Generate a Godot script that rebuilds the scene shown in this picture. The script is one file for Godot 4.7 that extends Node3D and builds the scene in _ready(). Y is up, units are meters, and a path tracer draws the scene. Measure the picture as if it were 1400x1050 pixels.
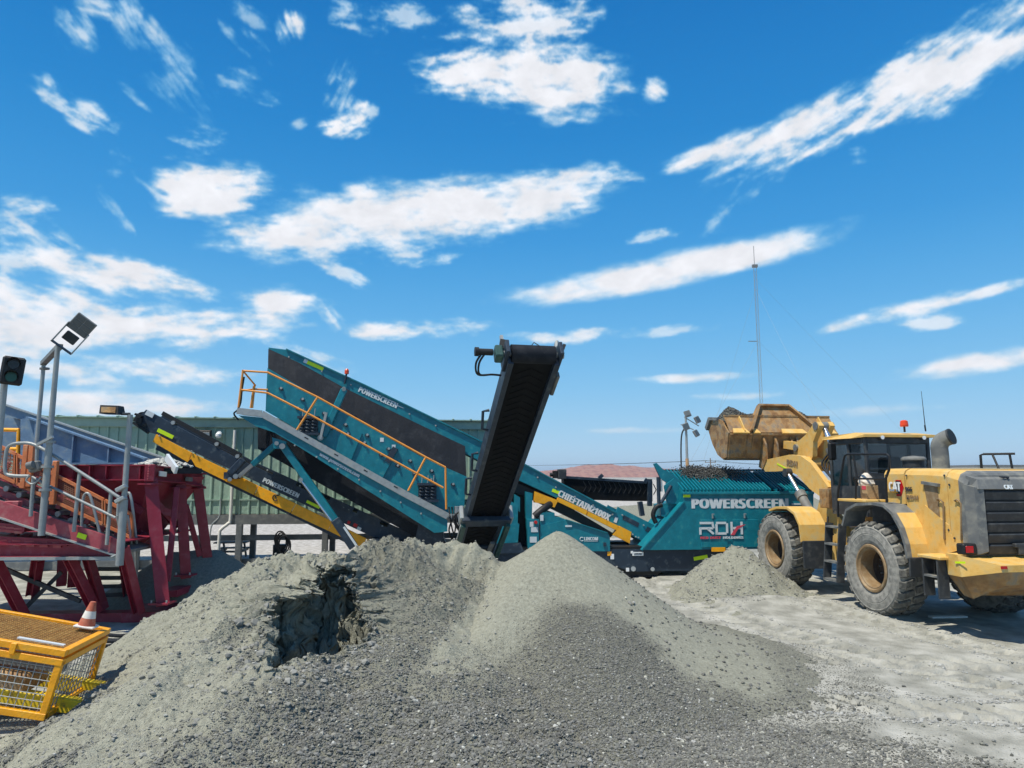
extends Node3D
# A quarry yard: a tracked screening machine, a wheel loader, sand and gravel piles, a shed and a red conveyor stand. Metres, y up, camera looks along -z.

var mats := {}
var taken := {}
var noise := FastNoiseLite.new()
var noise_b := FastNoiseLite.new()
var rng := RandomNumberGenerator.new()


func _ready() -> void:
	rng.seed = 77
	setup_camera()
	setup_sky()
	setup_noise()
	make_materials()
	build_ground()
	build_piles()
	build_backdrop()
	build_shed()
	build_machine()
	build_loader()
	build_stand()
	build_cage()
	build_small_things()
	build_gravel()


func setup_camera() -> void:
	var cam := Camera3D.new()
	cam.name = "camera"
	cam.fov = 57.85
	cam.near = 0.05
	cam.far = 6000.0
	cam.position = Vector3(0, 2.5, 0)
	cam.rotation_degrees = Vector3(7.5, 0, 0)
	cam.current = true
	add_child(cam)


func setup_sky() -> void:
	var e := Environment.new()
	e.background_mode = Environment.BG_SKY
	e.tonemap_mode = Environment.TONE_MAPPER_LINEAR
	e.tonemap_exposure = 1.1
	e.sdfgi_enabled = true
	e.ssao_enabled = true
	e.ssil_enabled = true
	e.fog_enabled = true
	e.fog_density = 0.00035
	e.fog_light_color = Color(0.78, 0.87, 0.95)
	var sm := PanoramaSkyMaterial.new()
	sm.panorama = ImageTexture.create_from_image(sky_image())
	sm.energy_multiplier = 0.95
	var sky := Sky.new()
	sky.sky_material = sm
	e.sky = sky
	var we := WorldEnvironment.new()
	we.name = "environment"
	we.environment = e
	add_child(we)
	var sun := DirectionalLight3D.new()
	sun.name = "sun"
	sun.light_color = Color(1.0, 0.97, 0.91)
	sun.light_energy = 1.55
	sun.light_angular_distance = 0.53
	sun.shadow_enabled = true
	var el := deg_to_rad(65.0)
	var az := deg_to_rad(38.0)
	var to_sun := Vector3(-cos(az) * cos(el), sin(el), sin(az) * cos(el))
	sun.look_at_from_position(to_sun * 60.0, Vector3.ZERO, Vector3.UP)
	add_child(sun)


# Clouds: azimuth and elevation in degrees, half length, half height (degrees), tilt (degrees, positive rises to the right), density, raggedness.
const CLOUDS := [
	[Vector2(2.903, 31.166), 7.4, 3.0, -6.0, 1.15, 0.8],
	[Vector2(-3.875, 31.794), 4.2, 2.0, 5.0, 0.85, 1.1],
	[Vector2(0.98, 35.018), 7.0, 1.8, 3.0, 0.75, 1.1],
	[Vector2(-6.883, 21.254), 15.0, 2.7, 6.5, 1.15, 0.62],
	[Vector2(3.782, 22.929), 5.6, 1.9, 3.0, 0.95, 0.7],
	[Vector2(-17.008, 18.767), 7.0, 2.1, 8.0, 1.0, 0.75],
	[Vector2(-24.417, 21.108), 4.4, 2.6, 4.0, 1.1, 0.85],
	[Vector2(-30.345, 14.264), 6.2, 1.5, -5.0, 1.0, 0.9],
	[Vector2(-34.023, 15.268), 3.4, 1.0, -30.0, 0.6, 1.2],
	[Vector2(12.537, 16.273), 14.2, 1.45, 8.0, 1.15, 0.4],
	[Vector2(18.64, 17.053), 7.0, 1.2, 6.0, 0.9, 0.4],
	[Vector2(28.791, 26.43), 10.0, 1.5, 21.0, 0.85, 0.9],
	[Vector2(23.245, 25.725), 7.0, 1.2, 19.0, 0.95, 0.7],
	[Vector2(17.28, 25.085), 4.5, 0.9, 12.0, 0.85, 0.7],
	[Vector2(35.031, 27.415), 5.0, 2.4, 22.0, 1.1, 0.85],
	[Vector2(31.039, 26.862), 3.6, 1.7, 22.0, 0.85, 0.95],
	[Vector2(-28.211, 10.621), 11.0, 1.5, 7.0, 0.95, 0.8],
	[Vector2(-18.488, 13.574), 3.4, 1.1, 2.0, 0.9, 0.8],
	[Vector2(-35.766, 10.537), 6.0, 2.6, -6.0, 1.0, 0.8],
	[Vector2(-34.212, 12.09), 5.5, 0.9, -6.0, 0.8, 0.9],
	[Vector2(-8.542, 11.885), 6.2, 0.8, 3.0, 0.85, 0.8],
	[Vector2(-14.757, 12.5), 1.8, 0.6, -50.0, 0.6, 1.0],
	[Vector2(-30.804, 7.493), 9.0, 1.1, 0.0, 0.72, 0.9],
	[Vector2(-31.967, 4.986), 10.0, 1.0, 1.0, 0.95, 0.6],
	[Vector2(-25.599, 7.863), 4.0, 0.6, 0.0, 0.5, 1.0],
	[Vector2(-16.065, 9.125), 3.2, 0.6, -16.0, 0.55, 1.0],
	[Vector2(-34.311, 29.405), 1.3, 1.2, -40.0, 0.6, 1.0],
	[Vector2(-33.1, 31.378), 1.0, 0.8, 0.0, 0.6, 1.0],
	[Vector2(-30.687, 31.431), 1.2, 1.0, -50.0, 0.5, 1.1],
	[Vector2(-19.208, 33.122), 0.9, 1.3, -60.0, 0.85, 1.0],
	[Vector2(-14.505, 29.783), 1.6, 1.2, 60.0, 0.5, 1.25],
	[Vector2(-13.933, 27.547), 2.0, 1.1, 20.0, 0.8, 1.2],
	[Vector2(-27.993, 27.945), 3.2, 0.9, -40.0, 0.26, 1.1],
	[Vector2(-22.06, 28.962), 1.8, 0.8, -10.0, 0.42, 1.2],
	[Vector2(-33.677, 24.8), 2.6, 0.8, -20.0, 0.65, 1.3],
	[Vector2(12.361, 29.701), 1.1, 0.9, -30.0, 0.95, 0.8],
	[Vector2(18.253, 21.063), 2.2, 0.8, 40.0, 0.34, 1.2],
	[Vector2(11.846, 19.176), 1.6, 0.6, 10.0, 0.5, 1.4],
	[Vector2(27.641, 23.023), 0.9, 0.6, -10.0, 0.6, 1.2],
	[Vector2(-36.725, 17.338), 2.0, 1.2, 20.0, 0.7, 1.2],
	[Vector2(-36.8, 14.29), 1.6, 1.0, 0.0, 0.6, 1.2],
	[Vector2(29.945, 11.812), 5.2, 0.65, 9.0, 0.85, 0.7],
	[Vector2(35.087, 12.463), 2.6, 0.4, 10.0, 0.7, 0.8],
	[Vector2(31.572, 10.793), 1.8, 0.6, 0.0, 0.6, 1.1],
	[Vector2(34.515, 7.692), 5.5, 0.8, 6.0, 0.85, 0.5],
	[Vector2(4.594, 11.378), 5.6, 0.55, 1.0, 0.7, 0.8],
	[Vector2(12.688, 11.436), 3.6, 0.4, 4.0, 0.45, 1.0],
	[Vector2(14.596, 7.728), 5.0, 0.4, 0.0, 0.75, 0.5],
	[Vector2(18.18, 6.211), 3.0, 0.3, 0.0, 0.5, 0.6],
	[Vector2(10.145, 3.648), 3.6, 0.25, 0.0, 0.5, 0.6],
	[Vector2(27.365, 4.683), 5.0, 0.35, 3.0, 0.35, 0.6],
	[Vector2(-28.882, 30.855), 0.9, 0.6, -40.0, 0.5, 1.0],
	[Vector2(-22.515, 31.756), 1.6, 0.7, -35.0, 0.34, 1.3],
	[Vector2(-22.055, 33.371), 1.4, 0.7, -20.0, 0.36, 1.3],
	[Vector2(-18.059, 26.808), 0.7, 0.35, 20.0, 0.5, 0.8],
	[Vector2(-12.132, 28.392), 0.6, 0.8, 70.0, 0.5, 1.0],
	[Vector2(-11.831, 32.288), 0.7, 0.4, 0.0, 0.4, 1.0],
	[Vector2(-26.709, 29.503), 2.0, 0.6, -35.0, 0.3, 1.2],
	[Vector2(-30.047, 26.625), 1.2, 0.3, -30.0, 0.45, 1.0],
	[Vector2(-30.884, 18.584), 1.4, 0.5, -50.0, 0.35, 1.2],
	[Vector2(-9.081, 35.153), 2.2, 1.0, 0.0, 0.5, 1.4],
	[Vector2(-13.472, 34.509), 1.8, 1.0, 0.0, 0.5, 1.4],
	[Vector2(-25.6, 24.859), 1.6, 0.9, 0.0, 0.4, 1.5],
	[Vector2(-28.911, 21.222), 1.8, 0.7, -30.0, 0.5, 1.4],
	[Vector2(-30.844, 21.248), 0.7, 0.4, 0.0, 0.5, 1.2],
	[Vector2(-15.177, 16.213), 2.6, 0.7, -20.0, 0.6, 1.2],
	[Vector2(-8.662, 17.746), 3.0, 0.7, 4.0, 0.6, 1.2],
	[Vector2(9.414, 23.91), 2.2, 0.8, 0.0, 0.5, 1.2],
]


func sky_base(el: float) -> Color:
	# clear desert air: pale at the horizon, deep blue overhead (display values)
	var stops := [-90.0, -2.0, 0.0, 3.0, 7.0, 12.0, 19.0, 27.0, 36.0, 60.0, 90.0]
	var cols := [Color8(150, 150, 140), Color8(190, 205, 215), Color8(196, 222, 240), Color8(168, 211, 240), Color8(134, 195, 237), Color8(102, 177, 231), Color8(64, 152, 218), Color8(40, 133, 204), Color8(27, 117, 190), Color8(16, 92, 166), Color8(14, 82, 152)]
	for i in range(1, stops.size()):
		if el <= stops[i]:
			var t: float = (el - stops[i - 1]) / (stops[i] - stops[i - 1])
			return (cols[i - 1] as Color).lerp(cols[i], t)
	return cols[cols.size() - 1]


func cloud_at(az: float, el: float, fine: FastNoiseLite, wisp: FastNoiseLite, near: Array) -> float:
	var best := 0.0
	var n1 := 0.0
	var have := false
	for c in near:
		var d := Vector2(az - c[0].x, el - c[0].y)
		if absf(d.x) > c[1] * 1.7 + 1.0 or absf(d.y) > c[1] * 1.2 + c[2] + 1.0:
			continue
		var r := d.rotated(-c[7])
		var k: float = (r.x * r.x) / (c[1] * c[1]) + (r.y * r.y) / (c[2] * c[2])
		if k > 2.6:
			continue
		if not have:
			n1 = fine.get_noise_2d(az, el * 1.7)
			have = true
		var n2 := wisp.get_noise_2d(r.x * 0.30 + c[0].x, r.y * 1.15 + c[0].y)
		var body: float = c[4] * (1.0 - k) * 1.15 + (n1 * 0.95 + n2 * 1.15) * c[5] * 1.15
		var a := pow(smoothstep(-0.45, 1.1, body), 1.5) * minf(1.0, c[4] + 0.2)
		best = 1.0 - (1.0 - best) * (1.0 - a)
	return best


func sky_image() -> Image:
	var fine := FastNoiseLite.new()
	fine.seed = 11
	fine.frequency = 0.19
	fine.fractal_octaves = 7
	fine.fractal_gain = 0.59
	fine.domain_warp_enabled = true
	fine.domain_warp_amplitude = 2.4
	fine.domain_warp_frequency = 0.12
	fine.domain_warp_fractal_octaves = 3
	var wisp := FastNoiseLite.new()
	wisp.seed = 5
	wisp.frequency = 0.55
	wisp.fractal_octaves = 6
	wisp.fractal_gain = 0.62
	var list := []
	for c in CLOUDS:
		list.append([c[0], c[1], c[2], c[3], c[4], c[5], 0, deg_to_rad(c[3])])
	var r := RandomNumberGenerator.new()
	r.seed = 4
	for i in 110:   # the same kind of sky all round
		var az := r.randf_range(46.0, 314.0)
		var el := r.randf_range(3.0, 50.0)
		var s := clampf(el / 22.0, 0.25, 1.1)
		list.append([Vector2(az, el), r.randf_range(2.0, 9.0), r.randf_range(0.8, 2.4) * s, 0.0, r.randf_range(0.6, 1.1), r.randf_range(0.6, 1.1), 0, r.randf_range(-0.15, 0.3)])
		list.append([Vector2(az - 360.0, el), list[-1][1], list[-1][2], 0.0, list[-1][4], list[-1][5], 0, list[-1][7]])
	var coarse := sky_patch(-180.0, 180.0, -90.0, 90.0, 1024, 512, fine, wisp, list)
	coarse.resize(4096, 2048, Image.INTERPOLATE_CUBIC)
	# the part of the sky in view at full fineness: 11.38 pixels to the degree both ways
	var x0 := 1570
	var x1 := 2526
	var y0 := 500
	var y1 := 1032
	var k := 4096.0 / 360.0
	var sharp := sky_patch((x0 - 2048) / k, (x1 - 2048) / k, (1024 - y1) / k, (1024 - y0) / k, x1 - x0, y1 - y0, fine, wisp, list)
	coarse.blit_rect(sharp, Rect2i(0, 0, x1 - x0, y1 - y0), Vector2i(x0, y0))
	# the picture starts straight ahead, so its halves change places
	var turned := Image.create_empty(4096, 2048, false, Image.FORMAT_RGB8)
	turned.blit_rect(coarse, Rect2i(2048, 0, 2048, 2048), Vector2i(0, 0))
	turned.blit_rect(coarse, Rect2i(0, 0, 2048, 2048), Vector2i(2048, 0))
	return turned


func sky_patch(a0: float, a1: float, e0: float, e1: float, w: int, h: int, fine: FastNoiseLite, wisp: FastNoiseLite, list: Array) -> Image:
	var data := PackedByteArray()
	data.resize(w * h * 3)
	var at := 0
	for y in h:
		var el := e1 - (e1 - e0) * (y + 0.5) / h
		var base := sky_base(el)
		var near := []
		for c in list:
			if absf(el - c[0].y) < c[1] * absf(sin(c[7])) * 1.7 + c[2] * 1.7 + 1.0:
				near.append(c)
		for x in w:
			var az := a0 + (a1 - a0) * (x + 0.5) / w
			var col := base
			if el > 0.3:
				var c := cloud_at(az, el, fine, wisp, near)
				if c > 0.004:
					var shade := 0.96 + 0.07 * fine.get_noise_2d(az * 1.3 + 40.0, el * 2.0)
					col = base.lerp(Color(0.99 * shade, 0.985 * shade, 1.0 * shade), c * 0.97)
			data[at] = clampi(int(col.r * 255.0), 0, 255)
			data[at + 1] = clampi(int(col.g * 255.0), 0, 255)
			data[at + 2] = clampi(int(col.b * 255.0), 0, 255)
			at += 3
	return Image.create_from_data(w, h, false, Image.FORMAT_RGB8, data)


# ---------------------------------------------------------------- helpers
func setup_noise() -> void:
	noise.seed = 3
	noise.frequency = 1.0
	noise.fractal_octaves = 4
	noise_b.seed = 9
	noise_b.noise_type = FastNoiseLite.TYPE_CELLULAR
	noise_b.frequency = 1.0


func mb() -> SurfaceTool:
	var st := SurfaceTool.new()
	st.begin(Mesh.PRIMITIVE_TRIANGLES)
	return st


func commit(st: SurfaceTool, called: String, m: String, parent: Node = self) -> MeshInstance3D:
	var o := MeshInstance3D.new()
	o.name = called
	o.mesh = st.commit()
	o.material_override = mats[m]
	parent.add_child(o, true)
	return o


func again(mesh: Mesh, called: String, m: String, parent: Node, xf: Transform3D) -> MeshInstance3D:
	var o := MeshInstance3D.new()
	o.name = called
	o.mesh = mesh
	o.material_override = mats[m]
	o.transform = xf
	parent.add_child(o, true)
	return o


func numbered(called: String) -> String:
	if not taken.has(called):
		taken[called] = 0
		return called
	taken[called] += 1
	return "%s_%03d" % [called, taken[called]]


func tag(o: Node, label: String, category: String, group := "", kind := "") -> Node:
	o.set_meta("label", label)
	o.set_meta("category", category)
	if group:
		o.set_meta("group", group)
	if kind:
		o.set_meta("kind", kind)
	return o


func thing(called: String, label: String, category: String, at := Vector3.ZERO, turn := 0.0, group := "") -> Node3D:
	var o := Node3D.new()
	o.name = numbered(called)
	add_child(o)
	o.position = at
	o.rotation.y = turn
	tag(o, label, category, group)
	return o


func node(called: String, parent: Node) -> Node3D:
	var o := Node3D.new()
	o.name = called
	parent.add_child(o, true)
	return o


func tri(st: SurfaceTool, a: Vector3, b: Vector3, c: Vector3) -> void:
	var n := (b - a).cross(c - a).normalized()
	st.set_normal(n)
	st.add_vertex(a)
	st.set_normal(n)
	st.add_vertex(c)
	st.set_normal(n)
	st.add_vertex(b)


func tri_n(st: SurfaceTool, a: Vector3, b: Vector3, c: Vector3, na: Vector3, nb: Vector3, nc: Vector3) -> void:
	st.set_normal(na)
	st.add_vertex(a)
	st.set_normal(nc)
	st.add_vertex(c)
	st.set_normal(nb)
	st.add_vertex(b)


func face(st: SurfaceTool, p: Array, inside: Vector3) -> void:
	var n: Vector3 = (p[1] - p[0]).cross(p[2] - p[0])
	var flip := n.dot(p[0] - inside) < 0.0
	for i in range(1, p.size() - 1):
		if flip:
			tri(st, p[0], p[i + 1], p[i])
		else:
			tri(st, p[0], p[i], p[i + 1])


func box(st: SurfaceTool, c: Vector3, s: Vector3, b := Basis.IDENTITY, ch := 0.0) -> void:
	var h := s * 0.5
	ch = minf(ch, minf(h.x, minf(h.y, h.z)) * 0.8)
	var q := h - Vector3.ONE * ch
	for ax in 3:
		for sg in [-1.0, 1.0]:
			var u := (ax + 1) % 3
			var v := (ax + 2) % 3
			var pts := []
			for k in [[-1, -1], [1, -1], [1, 1], [-1, 1]]:
				var p := Vector3.ZERO
				p[ax] = h[ax] * sg
				p[u] = q[u] * k[0]
				p[v] = q[v] * k[1]
				pts.append(c + b * p)
			face(st, pts, c)
	if ch <= 0.0:
		return
	for ax in 3:
		var u := (ax + 1) % 3
		var v := (ax + 2) % 3
		for su in [-1.0, 1.0]:
			for sv in [-1.0, 1.0]:
				var pts := []
				for k in [[-1, 0], [1, 0], [1, 1], [-1, 1]]:
					var p := Vector3.ZERO
					p[ax] = q[ax] * k[0]
					p[u] = (h[u] if k[1] == 0 else q[u]) * su
					p[v] = (q[v] if k[1] == 0 else h[v]) * sv
					pts.append(c + b * p)
				face(st, pts, c)
	for sx in [-1.0, 1.0]:
		for sy in [-1.0, 1.0]:
			for sz in [-1.0, 1.0]:
				var sv3 := Vector3(sx, sy, sz)
				face(st, [c + b * (Vector3(h.x, q.y, q.z) * sv3), c + b * (Vector3(q.x, h.y, q.z) * sv3), c + b * (Vector3(q.x, q.y, h.z) * sv3)], c)


func along(a: Vector3, b: Vector3, up := Vector3.UP) -> Basis:
	# columns: x across, y up, z from a to b
	var z := (b - a).normalized()
	if absf(z.dot(up)) > 0.99:
		up = Vector3.RIGHT
	var x := up.cross(z).normalized()
	return Basis(x, z.cross(x), z)


func beam(st: SurfaceTool, a: Vector3, b: Vector3, w: float, h: float, up := Vector3.UP, ch := 0.0) -> void:
	box(st, (a + b) * 0.5, Vector3(w, h, a.distance_to(b)), along(a, b, up), ch)


func ibeam(st: SurfaceTool, a: Vector3, b: Vector3, w: float, h: float, t: float, up := Vector3.UP) -> void:
	var bs := along(a, b, up)
	var l := a.distance_to(b)
	var c := (a + b) * 0.5
	box(st, c + bs.y * (h - t) * 0.5, Vector3(w, t, l), bs)
	box(st, c - bs.y * (h - t) * 0.5, Vector3(w, t, l), bs)
	box(st, c, Vector3(t, h - 2.0 * t, l), bs)


func tube(st: SurfaceTool, pts: Array, r: float, n := 8, r_end := -1.0) -> void:
	var rings := []
	var x := Vector3.ZERO
	for i in pts.size():
		var d: Vector3 = (pts[mini(i + 1, pts.size() - 1)] - pts[maxi(i - 1, 0)]).normalized()
		if i == 0:
			x = d.cross(Vector3.UP if absf(d.y) < 0.9 else Vector3.RIGHT).normalized()
		else:
			x = (x - d * x.dot(d)).normalized()
		var y := d.cross(x)
		var rr := r if r_end < 0.0 else lerpf(r, r_end, float(i) / maxf(1.0, pts.size() - 1))
		var ring := []
		for k in n:
			var a := TAU * k / n
			var nn := x * cos(a) + y * sin(a)
			ring.append([pts[i] + nn * rr, nn])
		rings.append(ring)
	for i in pts.size() - 1:
		for k in n:
			var a = rings[i][k]
			var b = rings[i][(k + 1) % n]
			var c = rings[i + 1][(k + 1) % n]
			var d = rings[i + 1][k]
			tri_n(st, a[0], b[0], c[0], a[1], b[1], c[1])
			tri_n(st, a[0], c[0], d[0], a[1], c[1], d[1])
	for e in [0, pts.size() - 1]:
		var cap := []
		for k in n:
			cap.append(rings[e][k][0])
		face(st, cap, (pts[1] if e == 0 else pts[-2]))


func smooth_path(pts: Array, steps := 5) -> Array:
	var c := Curve3D.new()
	for i in pts.size():
		var t: Vector3 = (pts[mini(i + 1, pts.size() - 1)] - pts[maxi(i - 1, 0)]) / 6.0
		c.add_point(pts[i], -t, t)
	var out := []
	for i in pts.size() - 1:
		for k in steps:
			out.append(c.sample(i, float(k) / steps))
	out.append(pts[-1])
	return out


func cyl(st: SurfaceTool, a: Vector3, b: Vector3, r: float, n := 12, r2 := -1.0) -> void:
	tube(st, [a, b], r, n, r2)


func lathe(st: SurfaceTool, prof: Array, xf: Transform3D, n := 20) -> void:
	# prof: Vector2(radius, height along local y); creased at each point
	var area := 0.0
	for i in prof.size() - 1:
		area += (prof[i].x + prof[i + 1].x) * (prof[i + 1].y - prof[i].y)
	if area < 0.0:
		prof = prof.duplicate()
		prof.reverse()
	for i in prof.size() - 1:
		var p: Vector2 = prof[i]
		var q: Vector2 = prof[i + 1]
		var d := (q - p).normalized()
		var nr := d.y
		var ny := -d.x
		for k in n:
			var a0 := TAU * k / n
			var a1 := TAU * (k + 1) / n
			var u0 := Vector3(cos(a0), 0, sin(a0))
			var u1 := Vector3(cos(a1), 0, sin(a1))
			var n0 := (xf.basis * (u0 * nr + Vector3(0, ny, 0))).normalized()
			var n1 := (xf.basis * (u1 * nr + Vector3(0, ny, 0))).normalized()
			var pa := xf * (u0 * p.x + Vector3(0, p.y, 0))
			var pb := xf * (u1 * p.x + Vector3(0, p.y, 0))
			var qa := xf * (u0 * q.x + Vector3(0, q.y, 0))
			var qb := xf * (u1 * q.x + Vector3(0, q.y, 0))
			if q.x > 1e-5:
				tri_n(st, pa, qa, qb, n0, n0, n1)
			if p.x > 1e-5:
				tri_n(st, pa, qb, pb, n0, n1, n1)


func prism(st: SurfaceTool, poly: Array, d0: float, d1: float, xf := Transform3D.IDENTITY) -> void:
	# polygon in local xy, extruded along local z from d0 to d1
	var p := PackedVector2Array(poly)
	if Geometry2D.is_polygon_clockwise(p):
		p.reverse()
	var lo := minf(d0, d1)
	var hi := maxf(d0, d1)
	var idx := Geometry2D.triangulate_polygon(p)
	for i in range(0, idx.size(), 3):
		var a := p[idx[i]]
		var b := p[idx[i + 1]]
		var c := p[idx[i + 2]]
		if (b - a).cross(c - a) < 0.0:
			var t := b
			b = c
			c = t
		tri(st, xf * Vector3(a.x, a.y, hi), xf * Vector3(b.x, b.y, hi), xf * Vector3(c.x, c.y, hi))
		tri(st, xf * Vector3(a.x, a.y, lo), xf * Vector3(c.x, c.y, lo), xf * Vector3(b.x, b.y, lo))
	for i in p.size():
		var a := p[i]
		var b := p[(i + 1) % p.size()]
		var a0 := xf * Vector3(a.x, a.y, lo)
		var b0 := xf * Vector3(b.x, b.y, lo)
		var a1 := xf * Vector3(a.x, a.y, hi)
		var b1 := xf * Vector3(b.x, b.y, hi)
		tri(st, a0, b0, b1)
		tri(st, a0, b1, a1)


# prisms whose outline is given in (z, y) and which run along x
const ZY := Transform3D(Basis(Vector3(0, 0, 1), Vector3(0, 1, 0), Vector3(-1, 0, 0)), Vector3.ZERO)


func prism_x(st: SurfaceTool, poly: Array, x0: float, x1: float) -> void:
	prism(st, poly, -x0, -x1, ZY)


func shell_x(st: SurfaceTool, path: Array, t: float, x0: float, x1: float) -> void:
	# a bent plate: path in (z, y), thickness t below it, from x0 to x1
	var out: Array = []
	var low: Array = []
	for i in path.size():
		var d: Vector2 = (path[mini(i + 1, path.size() - 1)] - path[maxi(i - 1, 0)]).normalized()
		out.append(path[i])
		low.push_front(path[i] + Vector2(d.y, -d.x) * t)
	prism_x(st, out + low, x0, x1)


func loft(st: SurfaceTool, secs: Array) -> void:
	# closed sections of equal count, joined in order and capped
	for i in secs.size() - 1:
		var c := Vector3.ZERO
		for p in secs[i] + secs[i + 1]:
			c += p
		c /= float(secs[i].size() * 2)
		var n: int = secs[i].size()
		for k in n:
			var a: Vector3 = secs[i][k]
			var b: Vector3 = secs[i][(k + 1) % n]
			var d: Vector3 = secs[i + 1][(k + 1) % n]
			var e: Vector3 = secs[i + 1][k]
			if a.distance_to(b) > 1e-5:
				face(st, [a, b, d], c)
			if d.distance_to(e) > 1e-5:
				face(st, [a, d, e], c)
		if i == 0:
			face(st, secs[0], c)
		if i == secs.size() - 2:
			face(st, secs[-1], c)


func text(words: String, called: String, m: String, parent: Node, xf: Transform3D, width: float, height: float, serif := false) -> MeshInstance3D:
	# lettering centred at xf, its face towards local +z, fitted to width and height
	var f := SystemFont.new()
	f.font_names = PackedStringArray(["Droid Serif" if serif else "Droid Sans"])
	f.font_weight = 700
	var tm := TextMesh.new()
	tm.font = f
	tm.text = words
	tm.font_size = 64
	tm.pixel_size = 0.01
	tm.depth = 0.05
	tm.curve_step = 4.0
	var bb := tm.get_aabb()
	var s := Vector3(width / maxf(bb.size.x, 0.01), height / maxf(bb.size.y, 0.01), 0.1)
	var o := MeshInstance3D.new()
	o.name = called
	# struck three times side by side for heavy strokes
	var st := mb()
	for k in 3:
		st.append_from(tm, 0, Transform3D(Basis.IDENTITY, Vector3((k - 1) * 0.03, 0.0, k * 0.012)))
	o.mesh = st.commit()
	o.material_override = mats[m]
	var c := bb.position + bb.size * 0.5
	o.transform = xf * Transform3D(Basis.from_scale(s), -Vector3(c.x * s.x, c.y * s.y, c.z * s.z))
	parent.add_child(o, true)
	return o


func noise_tex(freq: float, octaves: int, cols: Array, offs: Array, sd := 1, size := 512, type := FastNoiseLite.TYPE_SIMPLEX_SMOOTH) -> NoiseTexture2D:
	var f := FastNoiseLite.new()
	f.seed = sd
	f.noise_type = type
	f.frequency = freq
	f.fractal_octaves = octaves
	f.fractal_gain = 0.58
	var t := NoiseTexture2D.new()
	t.width = size
	t.height = size
	t.seamless = true
	t.seamless_blend_skirt = 0.2
	t.noise = f
	var g := Gradient.new()
	g.offsets = PackedFloat32Array(offs)
	var cc := PackedColorArray()
	for c in cols:
		cc.append(c)
	g.colors = cc
	t.color_ramp = g
	return t


func bump_tex(freq: float, octaves: int, strength: float, sd := 1, size := 512, type := FastNoiseLite.TYPE_SIMPLEX_SMOOTH) -> NoiseTexture2D:
	var f := FastNoiseLite.new()
	f.seed = sd
	f.noise_type = type
	f.frequency = freq
	f.fractal_octaves = octaves
	f.fractal_gain = 0.6
	var t := NoiseTexture2D.new()
	t.width = size
	t.height = size
	t.seamless = true
	t.noise = f
	t.as_normal_map = true
	t.bump_strength = strength
	return t


func mat(called: String, m_tex: Texture2D, rough: float, metal := 0.0, scale := 0.5, bump: Texture2D = null, bump_k := 1.0) -> StandardMaterial3D:
	var m := StandardMaterial3D.new()
	m.albedo_texture = m_tex
	m.roughness = rough
	m.metallic = metal
	m.uv1_triplanar = true
	m.uv1_world_triplanar = true
	m.uv1_scale = Vector3.ONE * scale
	if bump:
		m.normal_enabled = true
		m.normal_texture = bump
		m.normal_scale = bump_k
	mats[called] = m
	return m


func dull(called: String) -> void:
	# rubber hardly mirrors anything
	(mats[called] as StandardMaterial3D).metallic_specular = 0.28


func plain(called: String, c: Color, rough: float, metal := 0.0) -> StandardMaterial3D:
	var m := StandardMaterial3D.new()
	m.albedo_color = c
	m.roughness = rough
	m.metallic = metal
	mats[called] = m
	return m


func dusty(called: String, c: Color, dust: Color, amount: float, rough: float, metal := 0.0, sd := 1, scale := 0.6) -> void:
	# paint with dust lying on it in patches
	var a := clampf(amount, 0.0, 1.0)
	var t := noise_tex(0.012, 6, [c.darkened(0.12), c, c.lerp(dust, 0.18 + a * 0.25), dust.lerp(c, 0.55 - a * 0.4)], [0.0, 0.62 - a * 0.35, 0.8 - a * 0.3, 1.0], sd, 512)
	mat(called, t, rough, metal, scale, mats.get("_fine"), 0.25)


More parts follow.
